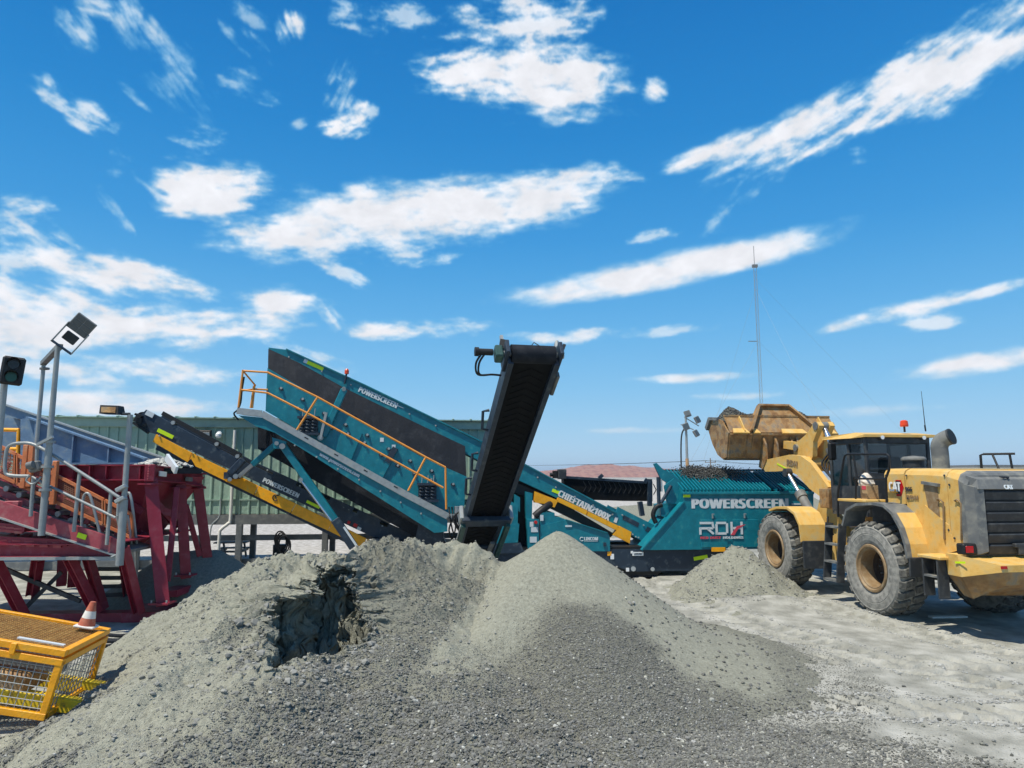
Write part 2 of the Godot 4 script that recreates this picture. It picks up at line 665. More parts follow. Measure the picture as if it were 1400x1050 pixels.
func make_materials() -> void:
	mats["_fine"] = bump_tex(0.08, 4, 3.0, 21, 512)
	var grit := bump_tex(0.11, 5, 14.0, 31, 1024)
	var dust := Color(0.70, 0.68, 0.60)
	# setting
	var gm := mat("ground", noise_tex(0.006, 7, [Color(0.50, 0.50, 0.465), Color(0.59, 0.588, 0.55), Color(0.645, 0.642, 0.605), Color(0.72, 0.715, 0.68)], [0.15, 0.42, 0.6, 0.9], 2, 1024), 0.95, 0.0, 0.25, grit, 0.3)
	gm.vertex_color_use_as_albedo = true
	var sm := mat("sand", noise_tex(0.03, 7, [Color(0.485, 0.485, 0.435), Color(0.56, 0.56, 0.50), Color(0.595, 0.597, 0.537), Color(0.655, 0.655, 0.595)], [0.15, 0.42, 0.6, 0.9], 5, 1024), 0.96, 0.0, 0.5, grit, 0.9)
	sm.vertex_color_use_as_albedo = true
	mat("pale_soil", noise_tex(0.02, 6, [Color(0.66, 0.64, 0.60), Color(0.77, 0.75, 0.72), Color(0.84, 0.825, 0.80)], [0.25, 0.5, 0.8], 8, 512), 0.95, 0.0, 0.35, grit, 0.8)
	mat("hill", noise_tex(0.01, 6, [Color(0.46, 0.29, 0.22), Color(0.64, 0.42, 0.33), Color(0.60, 0.47, 0.38)], [0.25, 0.5, 0.8], 8, 512), 0.95, 0.0, 0.02)
	var pm := plain("pebble", Color(1, 1, 1), 0.9)
	pm.vertex_color_use_as_albedo = true
	# machine
	dusty("teal", Color(0.0, 0.465, 0.53), dust, 0.07, 0.45, 0.0, 41, 0.6)
	dusty("slate", Color(0.13, 0.195, 0.26), dust, 0.08, 0.5, 0.0, 43)
	dusty("guard_yellow", Color(1.0, 0.69, 0.07), dust, 0.03, 0.45, 0.0, 44)
	dusty("rubber", Color(0.125, 0.14, 0.165), Color(0.40, 0.40, 0.40), 0.12, 0.7, 0.0, 45, 0.35)
	dusty("belt", Color(0.055, 0.062, 0.07), Color(0.22, 0.23, 0.23), 0.08, 0.8, 0.0, 46, 0.6)
	dull("rubber")
	dull("belt")
	plain("black", Color(0.06, 0.065, 0.07), 0.6)
	dusty("galvanised", Color(0.64, 0.66, 0.66), dust, 0.2, 0.45, 0.35, 47, 1.0)
	dusty("dark_green", Color(0.10, 0.27, 0.26), dust, 0.15, 0.5, 0.0, 48)
	dusty("rail_orange", Color(0.90, 0.58, 0.22), dust, 0.1, 0.5, 0.0, 49)
	plain("white", Color(0.92, 0.93, 0.93), 0.5)
	plain("letter_grey", Color(0.80, 0.83, 0.84), 0.5)
	plain("lime", Color(0.80, 0.93, 0.05), 0.5)
	plain("red", Color(0.75, 0.10, 0.10), 0.5)
	plain("pink_red", Color(0.80, 0.28, 0.34), 0.5)
	plain("beacon", Color(0.86, 0.28, 0.12), 0.3)
	plain("chrome", Color(0.86, 0.87, 0.88), 0.22, 0.9)
	# loader
	var lt := noise_tex(0.011, 6, [Color(0.81, 0.63, 0.31), Color(0.86, 0.69, 0.37), Color(0.84, 0.70, 0.42), Color(0.77, 0.70, 0.53)], [0.1, 0.42, 0.64, 0.95], 51, 512)
	mat("loader_yellow", lt, 0.55, 0.0, 0.8, mats["_fine"], 0.3)
	dusty("loader_grey", Color(0.40, 0.41, 0.41), dust, 0.45, 0.65, 0.0, 52)
	dusty("loader_dark", Color(0.19, 0.205, 0.22), Color(0.5, 0.49, 0.45), 0.3, 0.6, 0.0, 53)
	mat("bucket_steel", noise_tex(0.014, 7, [Color(0.42, 0.31, 0.19), Color(0.55, 0.41, 0.25), Color(0.66, 0.52, 0.33), Color(0.55, 0.50, 0.42), Color(0.42, 0.41, 0.39)], [0.1, 0.36, 0.54, 0.72, 0.95], 54, 512), 0.62, 0.1, 0.4, mats["_fine"], 0.5)
	mat("tyre", noise_tex(0.02, 6, [Color(0.42, 0.42, 0.405), Color(0.55, 0.545, 0.52), Color(0.64, 0.635, 0.60)], [0.2, 0.5, 0.85], 55, 512), 0.92, 0.0, 0.7, mats["_fine"], 0.5)
	mat("tread", noise_tex(0.03, 6, [Color(0.24, 0.24, 0.235), Color(0.36, 0.36, 0.345), Color(0.52, 0.515, 0.48)], [0.2, 0.52, 0.9], 57, 512), 0.92, 0.0, 0.8)
	dusty("rim", Color(0.55, 0.45, 0.32), dust, 0.35, 0.6, 0.1, 56, 1.2)
	dusty("hub_shaded", Color(0.24, 0.19, 0.15), Color(0.42, 0.36, 0.3), 0.2, 0.75, 0.1, 58, 1.5)  # disc darkened: the shade deep inside the rim is put into its brown
	var gl := plain("glass", Color(0.10, 0.15, 0.17, 0.55), 0.05)
	gl.transparency = BaseMaterial3D.TRANSPARENCY_ALPHA
	dusty("settled_dust", Color(0.70, 0.645, 0.50), Color(0.66, 0.64, 0.57), 0.5, 0.9, 0.0, 59, 0.9)
	plain("lens", Color(0.93, 0.94, 0.94), 0.15)
	plain("dark_lens", Color(0.30, 0.33, 0.34), 0.15)
	plain("tail_red", Color(0.72, 0.05, 0.08), 0.25)
	# stand and yard
	dusty("maroon", Color(0.54, 0.10, 0.19), Color(0.6, 0.5, 0.47), 0.22, 0.5, 0.0, 61)
	dusty("maroon_light", Color(0.62, 0.26, 0.30), Color(0.66, 0.55, 0.5), 0.3, 0.55, 0.0, 62)
	dusty("steel_blue", Color(0.40, 0.51, 0.62), dust, 0.1, 0.5, 0.0, 63)
	dusty("mesh_rust", Color(0.56, 0.36, 0.25), dust, 0.2, 0.7, 0.0, 68)
	dusty("guard_orange", Color(0.80, 0.46, 0.27), dust, 0.2, 0.55, 0.0, 64)
	dusty("cage_yellow", Color(0.97, 0.66, 0.05), dust, 0.05, 0.45, 0.0, 65)
	mat("worn_yellow", noise_tex(0.02, 6, [Color(0.55, 0.45, 0.25), Color(0.88, 0.74, 0.10), Color(0.92, 0.80, 0.16), Color(0.68, 0.62, 0.45)], [0.12, 0.32, 0.7, 0.95], 66, 256), 0.6, 0.0, 1.2)
	mat("rusty_mesh", noise_tex(0.03, 5, [Color(0.50, 0.36, 0.20), Color(0.70, 0.52, 0.28), Color(0.80, 0.66, 0.40)], [0.2, 0.5, 0.85], 67, 256), 0.7, 0.1, 1.5)
	dusty("shed_green", Color(0.60, 0.71, 0.64), Color(0.62, 0.63, 0.55), 0.15, 0.6, 0.0, 71, 0.25)
	dusty("shed_trim", Color(0.61, 0.70, 0.64), Color(0.62, 0.63, 0.55), 0.1, 0.6, 0.0, 72, 0.3)
	dusty("frame_grey", Color(0.44, 0.45, 0.45), dust, 0.2, 0.6, 0.1, 73)
	dusty("post_steel", Color(0.60, 0.62, 0.62), dust, 0.2, 0.5, 0.3, 74)
	dusty("rust_post", Color(0.72, 0.56, 0.40), dust, 0.2, 0.7, 0.0, 75)
	dusty("cone_orange", Color(0.70, 0.36, 0.26), dust, 0.35, 0.7, 0.0, 76, 2.0)
	dusty("cone_white", Color(0.88, 0.87, 0.84), dust, 0.3, 0.7, 0.0, 77, 2.0)
	dusty("timber", Color(0.50, 0.45, 0.40), dust, 0.2, 0.85, 0.0, 78)
	plain("signal_green", Color(0.04, 0.28, 0.22), 0.2)
	plain("signal_dark", Color(0.10, 0.05, 0.05), 0.2)
	dusty("cardboard", Color(0.66, 0.56, 0.42), dust, 0.2, 0.9, 0.0, 79, 2.0)
	plain("plastic_bag", Color(0.82, 0.78, 0.72), 0.5)
	dusty("shrub", Color(0.52, 0.47, 0.34), Color(0.62, 0.58, 0.44), 0.3, 0.9, 0.0, 80)


# ---------------------------------------------------------------- ground and piles
func cone_h(x: float, z: float, cx: float, cz: float, h: float, slope: float, round_r: float) -> float:
	var d := Vector2(x - cx, z - cz).length()
	return h - slope * (sqrt(d * d + round_r * round_r) - round_r)


func ridge_h(x: float, z: float, a: Vector3, b: Vector3, slope: float, round_r: float) -> float:
	# a, b: x, height, z
	var p := Vector2(x, z)
	var pa := Vector2(a.x, a.z)
	var ab := Vector2(b.x, b.z) - pa
	var t := clampf((p - pa).dot(ab) / ab.length_squared(), 0.0, 1.0)
	var d := (p - pa - ab * t).length()
	return lerpf(a.y, b.y, t) - slope * (sqrt(d * d + round_r * round_r) - round_r)


func soft_max(a: float, b: float, k: float) -> float:
	var h := clampf(0.5 + 0.5 * (a - b) / k, 0.0, 1.0)
	return lerpf(b, a, h) + k * h * (1.0 - h)


func lug_print(u: float, run: float) -> float:
	# u: -1..1 across the track, run: metres along it
	if absf(u) >= 1.0:
		return 0.0
	var edge := 1.0 - smoothstep(0.8, 1.0, absf(u))
	var lug := smoothstep(-0.2, 0.25, sin((run + absf(u) * 0.17) * TAU / 0.30)) * smoothstep(0.04, 0.14, absf(u))
	return edge * (-0.02 - 0.075 * lug)


func tread_mark(x: float, z: float) -> float:
	# two pairs of wheel tracks with their lug prints: one behind the loader, an older one across the yard
	var d := z + 12.0
	var out := 0.0
	for off in [0.0, -2.12]:
		var cx: float = 6.35 + off + 0.36 * d + 0.03 * d * d
		out = minf(out, lug_print((x - cx) / 0.36, z * 1.06))
	var e := x - 5.0
	for off in [0.0, 2.1]:
		var cz: float = -9.9 + off + 0.16 * e - 0.05 * e * e
		out = minf(out, 0.8 * lug_print((z - cz) / 0.36, x * 1.03))
	return out * (0.75 + 0.5 * noise.get_noise_2d(x * 0.7, z * 0.7))


func ground_h(x: float, z: float) -> float:
	var near := 1.0 - smoothstep(14.0, 26.0, Vector2(x - 1.0, z + 9.0).length())
	var h := 0.03 * noise.get_noise_2d(x * 0.22, z * 0.22)
	h += 0.022 * noise.get_noise_2d(x * 0.9 + 30.0, z * 0.9) * near
	h += 0.008 * noise.get_noise_2d(x * 4.0, z * 4.0 + 9.0) * near
	if near > 0.0 and x > 2.5:
		h += tread_mark(x, z) * near
	# a low spill of fines beside the loader
	# dust banked round the loader's tyres
	if x > 5.0 and x < 10.5 and near > 0.0:
		for wp in [Vector2(6.79, -12.99), Vector2(8.91, -13.29), Vector2(6.31, -16.41), Vector2(8.43, -16.70)]:
			h += 0.06 * exp(-(pow((x - wp.x) / 0.5, 2.0) + pow((z - wp.y) / 0.42, 2.0)))
	h += 0.2 * exp(-(pow((x + 4.9) / 1.2, 2.0) + pow((z + 7.4) / 0.8, 2.0)))
	h += 0.16 * exp(-(pow((x - 5.0) / 1.5, 2.0) + pow((z + 13.9) / 0.7, 2.0)))
	return h


func main_cone_h(x: float, z: float) -> float:
	var h := cone_h(x, z, 0.70, -10.7, 1.66, 0.70, 0.10)
	# the foot spreads out
	var d := Vector2(x - 0.75, z + 10.3).length()
	h = soft_max(h, 0.62 - 0.19 * d, 0.22)
	var lobe := ridge_h(x, z, Vector3(0.80, 1.02, -9.75), Vector3(0.95, 0.12, -7.0), 0.5, 0.5)
	h = soft_max(h, lobe, 0.16)
	h = soft_max(h, ridge_h(x, z, Vector3(0.45, 1.42, -10.4), Vector3(-0.55, 0.36, -8.3), 0.6, 0.3), 0.14)
	h += 0.022 * noise.get_noise_2d(x * 1.6, z * 1.6) + 0.008 * noise.get_noise_2d(x * 7.0, z * 7.0)
	return h


func hole_place(x: float, z: float) -> Vector2:
	# place in the hole: narrow at its front tip, wide and ragged at the back
	var wide := lerpf(0.24, 0.76, smoothstep(-7.3, -8.8, z))
	var q := Vector2((x + 2.28 + 0.08 * (z + 8.5)) / wide, (z + 8.4) / 1.2)
	q.x += 0.40 * noise.get_noise_2d(x * 1.5 + 4.0, z * 1.5)
	q.y += 0.35 * noise.get_noise_2d(x * 2.3 + 14.0, z * 2.3)
	return q


func hole_depth(x: float, z: float) -> float:
	# a bite dug out of the side pile, its walls nearly upright
	var q := hole_place(x, z)
	return 1.0 - smoothstep(0.52, 1.02, q.length())


func hole_rim(p: Vector3) -> Vector3:
	# the damp crust overhangs the hole at its back and left
	var d := Vector2(p.x + 2.25, p.z + 8.55)
	var q := hole_place(p.x, p.z).length()
	var rim := exp(-pow((q - 1.14) / 0.15, 2.0))
	var wall := 1.0 - smoothstep(1.0, 1.5, q)
	if wall <= 0.0:
		return p
	# broken, cloddy faces
	p += Vector3(noise.get_noise_3d(p.x * 4.0, p.y * 4.0, p.z * 4.0), 0.5 * noise.get_noise_3d(p.x * 5.0 + 9.0, p.y * 5.0, p.z * 5.0), noise.get_noise_3d(p.x * 4.0, p.y * 4.0 + 20.0, p.z * 4.0)) * 0.15 * wall
	p += Vector3(noise.get_noise_3d(p.x * 13.0, p.y * 13.0, p.z * 13.0), 0.3 * noise.get_noise_3d(p.x * 13.0 + 50.0, p.y * 13.0, p.z * 13.0), noise.get_noise_3d(p.x * 13.0, p.y * 13.0 + 70.0, p.z * 13.0)) * 0.05 * wall
	var back := smoothstep(0.25, -0.45, d.y) * 0.48 + smoothstep(0.0, -0.4, d.x) * smoothstep(0.75, 0.2, d.y) * 0.18
	back *= 1.0 + 0.5 * noise.get_noise_2d(p.x * 2.5, p.z * 2.5 + 40.0)
	var pull := -d.normalized() * back * rim
	return p + Vector3(pull.x, 0.03 * rim, pull.y)


func side_pile_h(x: float, z: float) -> float:
	var h := ridge_h(x, z, Vector3(-3.35, 1.30, -9.9), Vector3(-1.75, 1.50, -10.4), 0.62, 0.35)
	h = soft_max(h, ridge_h(x, z, Vector3(-1.75, 1.50, -10.4), Vector3(-0.75, 1.36, -10.9), 0.68, 0.3), 0.15)
	h = soft_max(h, ridge_h(x, z, Vector3(-3.3, 1.26, -9.8), Vector3(-3.35, 0.50, -6.9), 0.62, 0.30), 0.18)
	h = soft_max(h, ridge_h(x, z, Vector3(-2.9, 1.05, -9.0), Vector3(-2.35, 0.55, -6.8), 0.52, 0.45), 0.2)
	h = soft_max(h, ridge_h(x, z, Vector3(-3.1, 0.50, -6.8), Vector3(-2.7, 0.15, -5.2), 0.4, 0.6), 0.3)
	h = soft_max(h, ridge_h(x, z, Vector3(-1.6, 0.75, -8.9), Vector3(-0.4, 0.25, -6.6), 0.34, 0.7), 0.3)
	# slumped crust, clods and crests
	var n1 := noise.get_noise_2d(x * 1.1 + 7.0, z * 1.1)
	var n2 := noise.get_noise_2d(x * 3.4, z * 3.4 + 5.0)
	var n3 := noise.get_noise_2d(x * 10.0, z * 10.0 - 3.0)
	var clod := 1.0 + noise_b.get_noise_2d(x * 2.6, z * 2.6)
	var rough := smoothstep(0.5, 1.1, h)
	h += 0.12 * n1 + 0.075 * n2 * (0.5 + rough) + 0.032 * n3 * (0.6 + rough)
	h += 0.10 * clod * rough * smoothstep(-2.9, -1.2, x) * smoothstep(-8.6, -9.6, z)
	var hd := hole_depth(x, z)
	if hd > 0.0:
		var floor_h := 0.10 + 0.10 * n2
		h = lerpf(h, minf(h, floor_h), hd)
	# a notch near the top of the heap
	h -= 0.42 * exp(-(pow((x + 0.85) / 0.34, 2.0) + pow((z + 10.35) / 0.22, 2.0)))
	h -= 0.25 * exp(-(pow((x + 1.55) / 0.30, 2.0) + pow((z + 9.7) / 0.26, 2.0)))
	return h


func spill_pile_h(x: float, z: float) -> float:
	var h := cone_h(x, z, 4.85, -15.5, 0.98, 0.74, 0.10)
	h = soft_max(h, 0.16 - 0.12 * Vector2(x - 4.7, z + 14.9).length(), 0.14)
	return h + 0.16 * noise.get_noise_2d(x * 0.9, z * 0.9 + 2.0) + 0.07 * noise.get_noise_2d(x * 2.6, z * 2.6) + 0.03 * noise.get_noise_2d(x * 9.0, z * 9.0)


func shade_pile_h(x: float, z: float) -> float:
	var h := ridge_h(x, z, Vector3(-6.9, 0.95, -14.6), Vector3(-6.2, 0.95, -14.9), 0.68, 0.12)
	return h + 0.03 * noise.get_noise_2d(x * 2.0, z * 2.0)


func surface_h(x: float, z: float) -> float:
	return maxf(maxf(ground_h(x, z), main_cone_h(x, z)), maxf(side_pile_h(x, z), spill_pile_h(x, z) if x > 2.0 else -1.0))


func axis(a: float, b: float, c: float, d: float, step: float, far: float) -> PackedFloat32Array:
	# close spacing from b to c, plain from a to d, then ever wider out to the horizon
	var low := []
	var gap := step
	var p := a
	while p > -far:
		gap *= 1.28
		p -= gap
		low.push_front(p)
	var v := PackedFloat32Array(low)
	for q in [steps(a, b, step), steps(b, c, 0.036), steps(c, d, step)]:
		q.resize(q.size() - 1)
		v.append_array(q)
	v.append(d)
	gap = step
	p = d
	while p < far:
		gap *= 1.28
		p += gap
		v.append(p)
	return v


func field(xs: PackedFloat32Array, zs: PackedFloat32Array, h: Callable, tint: Callable, trim := false, overhang := false) -> ArrayMesh:
	# trim leaves out what lies well below the ground
	var w := xs.size()
	var n := zs.size()
	var pos := PackedVector3Array()
	var nor := PackedVector3Array()
	var col := PackedColorArray()
	var idx := PackedInt32Array()
	pos.resize(w * n)
	nor.resize(w * n)
	col.resize(w * n)
	for j in n:
		for i in w:
			pos[j * w + i] = Vector3(xs[i], h.call(xs[i], zs[j]), zs[j])
	if overhang:
		for k in pos.size():
			pos[k] = hole_rim(pos[k])
	for j in n:
		for i in w:
			var a := pos[j * w + maxi(i - 1, 0)]
			var b := pos[j * w + mini(i + 1, w - 1)]
			var c := pos[maxi(j - 1, 0) * w + i]
			var d := pos[mini(j + 1, n - 1) * w + i]
			nor[j * w + i] = (d - c).cross(b - a).normalized()
			col[j * w + i] = tint.call(pos[j * w + i])
	for j in n - 1:
		for i in w - 1:
			var k := j * w + i
			if trim and pos[k].y < -0.09 and pos[k + 1].y < -0.09 and pos[k + w].y < -0.09 and pos[k + w + 1].y < -0.09:
				continue
			idx.append_array(PackedInt32Array([k, k + 1, k + w, k + 1, k + w + 1, k + w]))
	var arr := []
	arr.resize(Mesh.ARRAY_MAX)
	arr[Mesh.ARRAY_VERTEX] = pos
	arr[Mesh.ARRAY_NORMAL] = nor
	arr[Mesh.ARRAY_COLOR] = col
	arr[Mesh.ARRAY_INDEX] = idx
	var m := ArrayMesh.new()
	m.add_surface_from_arrays(Mesh.PRIMITIVE_TRIANGLES, arr)
	return m


func steps(a: float, b: float, d: float) -> PackedFloat32Array:
	var v := PackedFloat32Array()
	var n := int(ceil((b - a) / d))
	for i in n + 1:
		v.append(a + (b - a) * i / n)
	return v


func fine_steps(a: float, b: float, c: float, d: float) -> PackedFloat32Array:
	# close spacing between b and c
	var v := steps(a, b, 0.042)
	v.resize(v.size() - 1)
	v.append_array(steps(b, c, 0.013))
	v.resize(v.size() - 1)
	v.append_array(steps(c, d, 0.042))
	return v


func build_ground() -> void:
	var tint := func(p: Vector3) -> Color:
		var k: float = 1.0 + 0.10 * noise.get_noise_2d(p.x * 0.5, p.z * 0.5)
		return Color(k, k, k * 0.995)
	var m := field(axis(-9.0, 2.6, 9.6, 11.0, 0.09, 4000.0), axis(-17.0, -14.2, -6.6, -4.6, 0.08, 4000.0), ground_h, tint)
	var g := again(m, "ground", "ground", self, Transform3D.IDENTITY)
	g.set_meta("kind", "structure")
	# pale bare soil behind the machine and under the shed
	var st := mb()
	var a := [Vector3(-60, 0.05, -24.5), Vector3(-14, 0.05, -18.6), Vector3(-2, 0.05, -21.5), Vector3(9, 0.05, -25.0), Vector3(60, 0.05, -34.0), Vector3(160, 0.05, -420.0), Vector3(-160, 0.05, -420.0)]
	for i in range(1, a.size() - 1):
		tri(st, a[0], a[i], a[i + 1])
	commit(st, "pale_yard", "pale_soil").set_meta("kind", "structure")


func grey(k: float) -> Color:
	return Color(k, k, k)


func build_piles() -> void:
	var t1 := func(p: Vector3) -> Color:
		return grey(1.04 - 0.42 * coarse_at(p.x, p.z) + 0.06 * noise.get_noise_2d(p.x * 1.3, p.z * 1.3 + 60.0))
	var pile := thing("gravel_pile", "cone of fine grey gravel under the raised black conveyor", "pile", Vector3.ZERO)
	again(field(steps(-3.6, 5.2, 0.045), steps(-13.6, -5.6, 0.045), main_cone_h, t1, true), "heap", "sand", pile, Transform3D.IDENTITY)
	var t2 := func(p: Vector3) -> Color:
		return grey(1.06 - 0.40 * coarse_at(p.x, p.z) + 0.07 * noise.get_noise_2d(p.x * 1.3, p.z * 1.3))
	pile = thing("gravel_pile", "broad lumpy grey pile with a steep hole dug in its front", "pile", Vector3.ZERO)
	again(field(fine_steps(-6.2, -3.3, -1.3, 2.2), fine_steps(-13.4, -10.0, -7.2, -4.3), side_pile_h, t2, true, true), "heap", "sand", pile, Transform3D.IDENTITY)
	var t3 := func(p: Vector3) -> Color:
		return grey(0.95 + 0.08 * noise.get_noise_2d(p.x * 2.0, p.z * 2.0))
	pile = thing("gravel_pile", "small grey heap beside the loader's front wheel and the teal hopper", "pile", Vector3.ZERO)
	again(field(steps(2.6, 7.2, 0.05), steps(-17.4, -12.6, 0.05), spill_pile_h, t3, true), "heap", "sand", pile, Transform3D.IDENTITY)
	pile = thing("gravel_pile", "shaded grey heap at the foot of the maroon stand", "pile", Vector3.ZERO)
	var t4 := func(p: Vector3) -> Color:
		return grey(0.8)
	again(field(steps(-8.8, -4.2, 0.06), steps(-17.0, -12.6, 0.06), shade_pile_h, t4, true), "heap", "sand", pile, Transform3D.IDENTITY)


func coarse_at(x: float, z: float) -> float:
	# how much loose stone lies here (0 fine sand ... 1 all stones)
	var n := noise.get_noise_2d(x * 0.9 + 3.0, z * 0.9) * 0.35 + noise.get_noise_2d(x * 3.0, z * 3.0) * 0.2
	# fan of stones on the front of the main cone
	var run := z + 9.75
	var half := 0.2 + 0.95 * run
	var fan := 0.0
	if run > -0.1:
		fan = smoothstep(-0.1, 0.9, run + n) * (1.0 - smoothstep(0.45, 1.15, absf(x - (0.85 + 0.12 * run)) / maxf(half, 0.05) + n * 0.8))
	# the apron in front of both piles
	var apron := smoothstep(-7.7, -7.0, z + n * 1.1) * (1.0 - smoothstep(2.4, 4.2, x + n * 1.6 - (z + 7.0) * 0.35)) * smoothstep(-3.0, -1.6, x + n * 1.5 + (z + 6.5) * 0.3)
	# the gully between the piles and the right end of the long pile
	var gully := (1.0 - smoothstep(-0.05, 0.22, x + 0.95 - (-z - 8.2) * 0.26 + n * 0.3)) * smoothstep(-2.5, -1.9, x + n * 0.6) * smoothstep(-10.9, -10.2, z + n)
	# streaks down the long pile
	var streak := smoothstep(0.05, 0.4, noise.get_noise_2d(x * 1.3 + z * 0.5, z * 0.35 + 20.0)) * (1.0 - smoothstep(-2.6, -2.0, x)) * smoothstep(-9.6, -8.6, z)
	var ring := (1.0 - smoothstep(0.35, 0.85, absf(Vector2(x - 0.75, (z + 10.2) * 0.95).length() - 3.35) + n * 0.6)) * smoothstep(0.2, 1.0, x)
	return clampf(maxf(maxf(fan, apron), maxf(gully * 0.85, maxf(streak * 0.7, ring * 0.6))), 0.0, 1.0)


func rock_mesh(sd: int) -> Mesh:
	# an angular chip: a cut octahedron with 20 faces
	var r := RandomNumberGenerator.new()
	r.seed = sd
	var pts := []
	var gold := PI * (3.0 - sqrt(5.0))
	for i in 12:
		var y := 1.0 - (i + 0.5) / 6.0
		var rad := sqrt(1.0 - y * y)
		var k := r.randf_range(0.72, 1.1)
		pts.append(Vector3(cos(gold * i) * rad, y * 0.72, sin(gold * i) * rad * r.randf_range(0.75, 1.0)) * k)
	var st := mb()
	# hull by brute force
	for a in 12:
		for b in range(a + 1, 12):
			for c in range(b + 1, 12):
				var n: Vector3 = (pts[b] - pts[a]).cross(pts[c] - pts[a])
				if n.length() < 1e-6:
					continue
				n = n.normalized()
				var up := false
				var down := false
				for d in 12:
					if d == a or d == b or d == c:
						continue
					var s: float = n.dot(pts[d] - pts[a])
					if s > 1e-5:
						up = true
					elif s < -1e-5:
						down = true
				if up and down:
					continue
				face(st, [pts[a], pts[b], pts[c]], Vector3.ZERO)
	return st.commit()


func scatter(called: String, parent: Node, spots: Array, sd: int) -> MultiMeshInstance3D:
	# spots: [position, size, tint]
	var r := RandomNumberGenerator.new()
	r.seed = sd
	var mm := MultiMesh.new()
	mm.transform_format = MultiMesh.TRANSFORM_3D
	mm.use_colors = true
	mm.mesh = rock_mesh(sd)
	mm.instance_count = spots.size()
	for i in spots.size():
		var s: float = spots[i][1]
		var b := Basis.from_euler(Vector3(r.randf_range(-0.6, 0.6), r.randf() * TAU, r.randf_range(-0.6, 0.6))).scaled(Vector3(s * r.randf_range(0.8, 1.3), s * r.randf_range(0.7, 1.1), s))
		mm.set_instance_transform(i, Transform3D(b, spots[i][0]))
		mm.set_instance_color(i, spots[i][2])
	var o := MultiMeshInstance3D.new()
	o.name = called
	o.multimesh = mm
	o.material_override = mats["pebble"]
	o.set_meta("kind", "stuff")
	parent.add_child(o, true)
	return o


func stone_tint(r: RandomNumberGenerator) -> Color:
	var k := r.randf_range(0.09, 0.22)
	if r.randf() < 0.03:
		k = r.randf_range(0.34, 0.52)
	return Color(k * 1.0, k * 1.005, k * r.randf_range(0.84, 0.95))


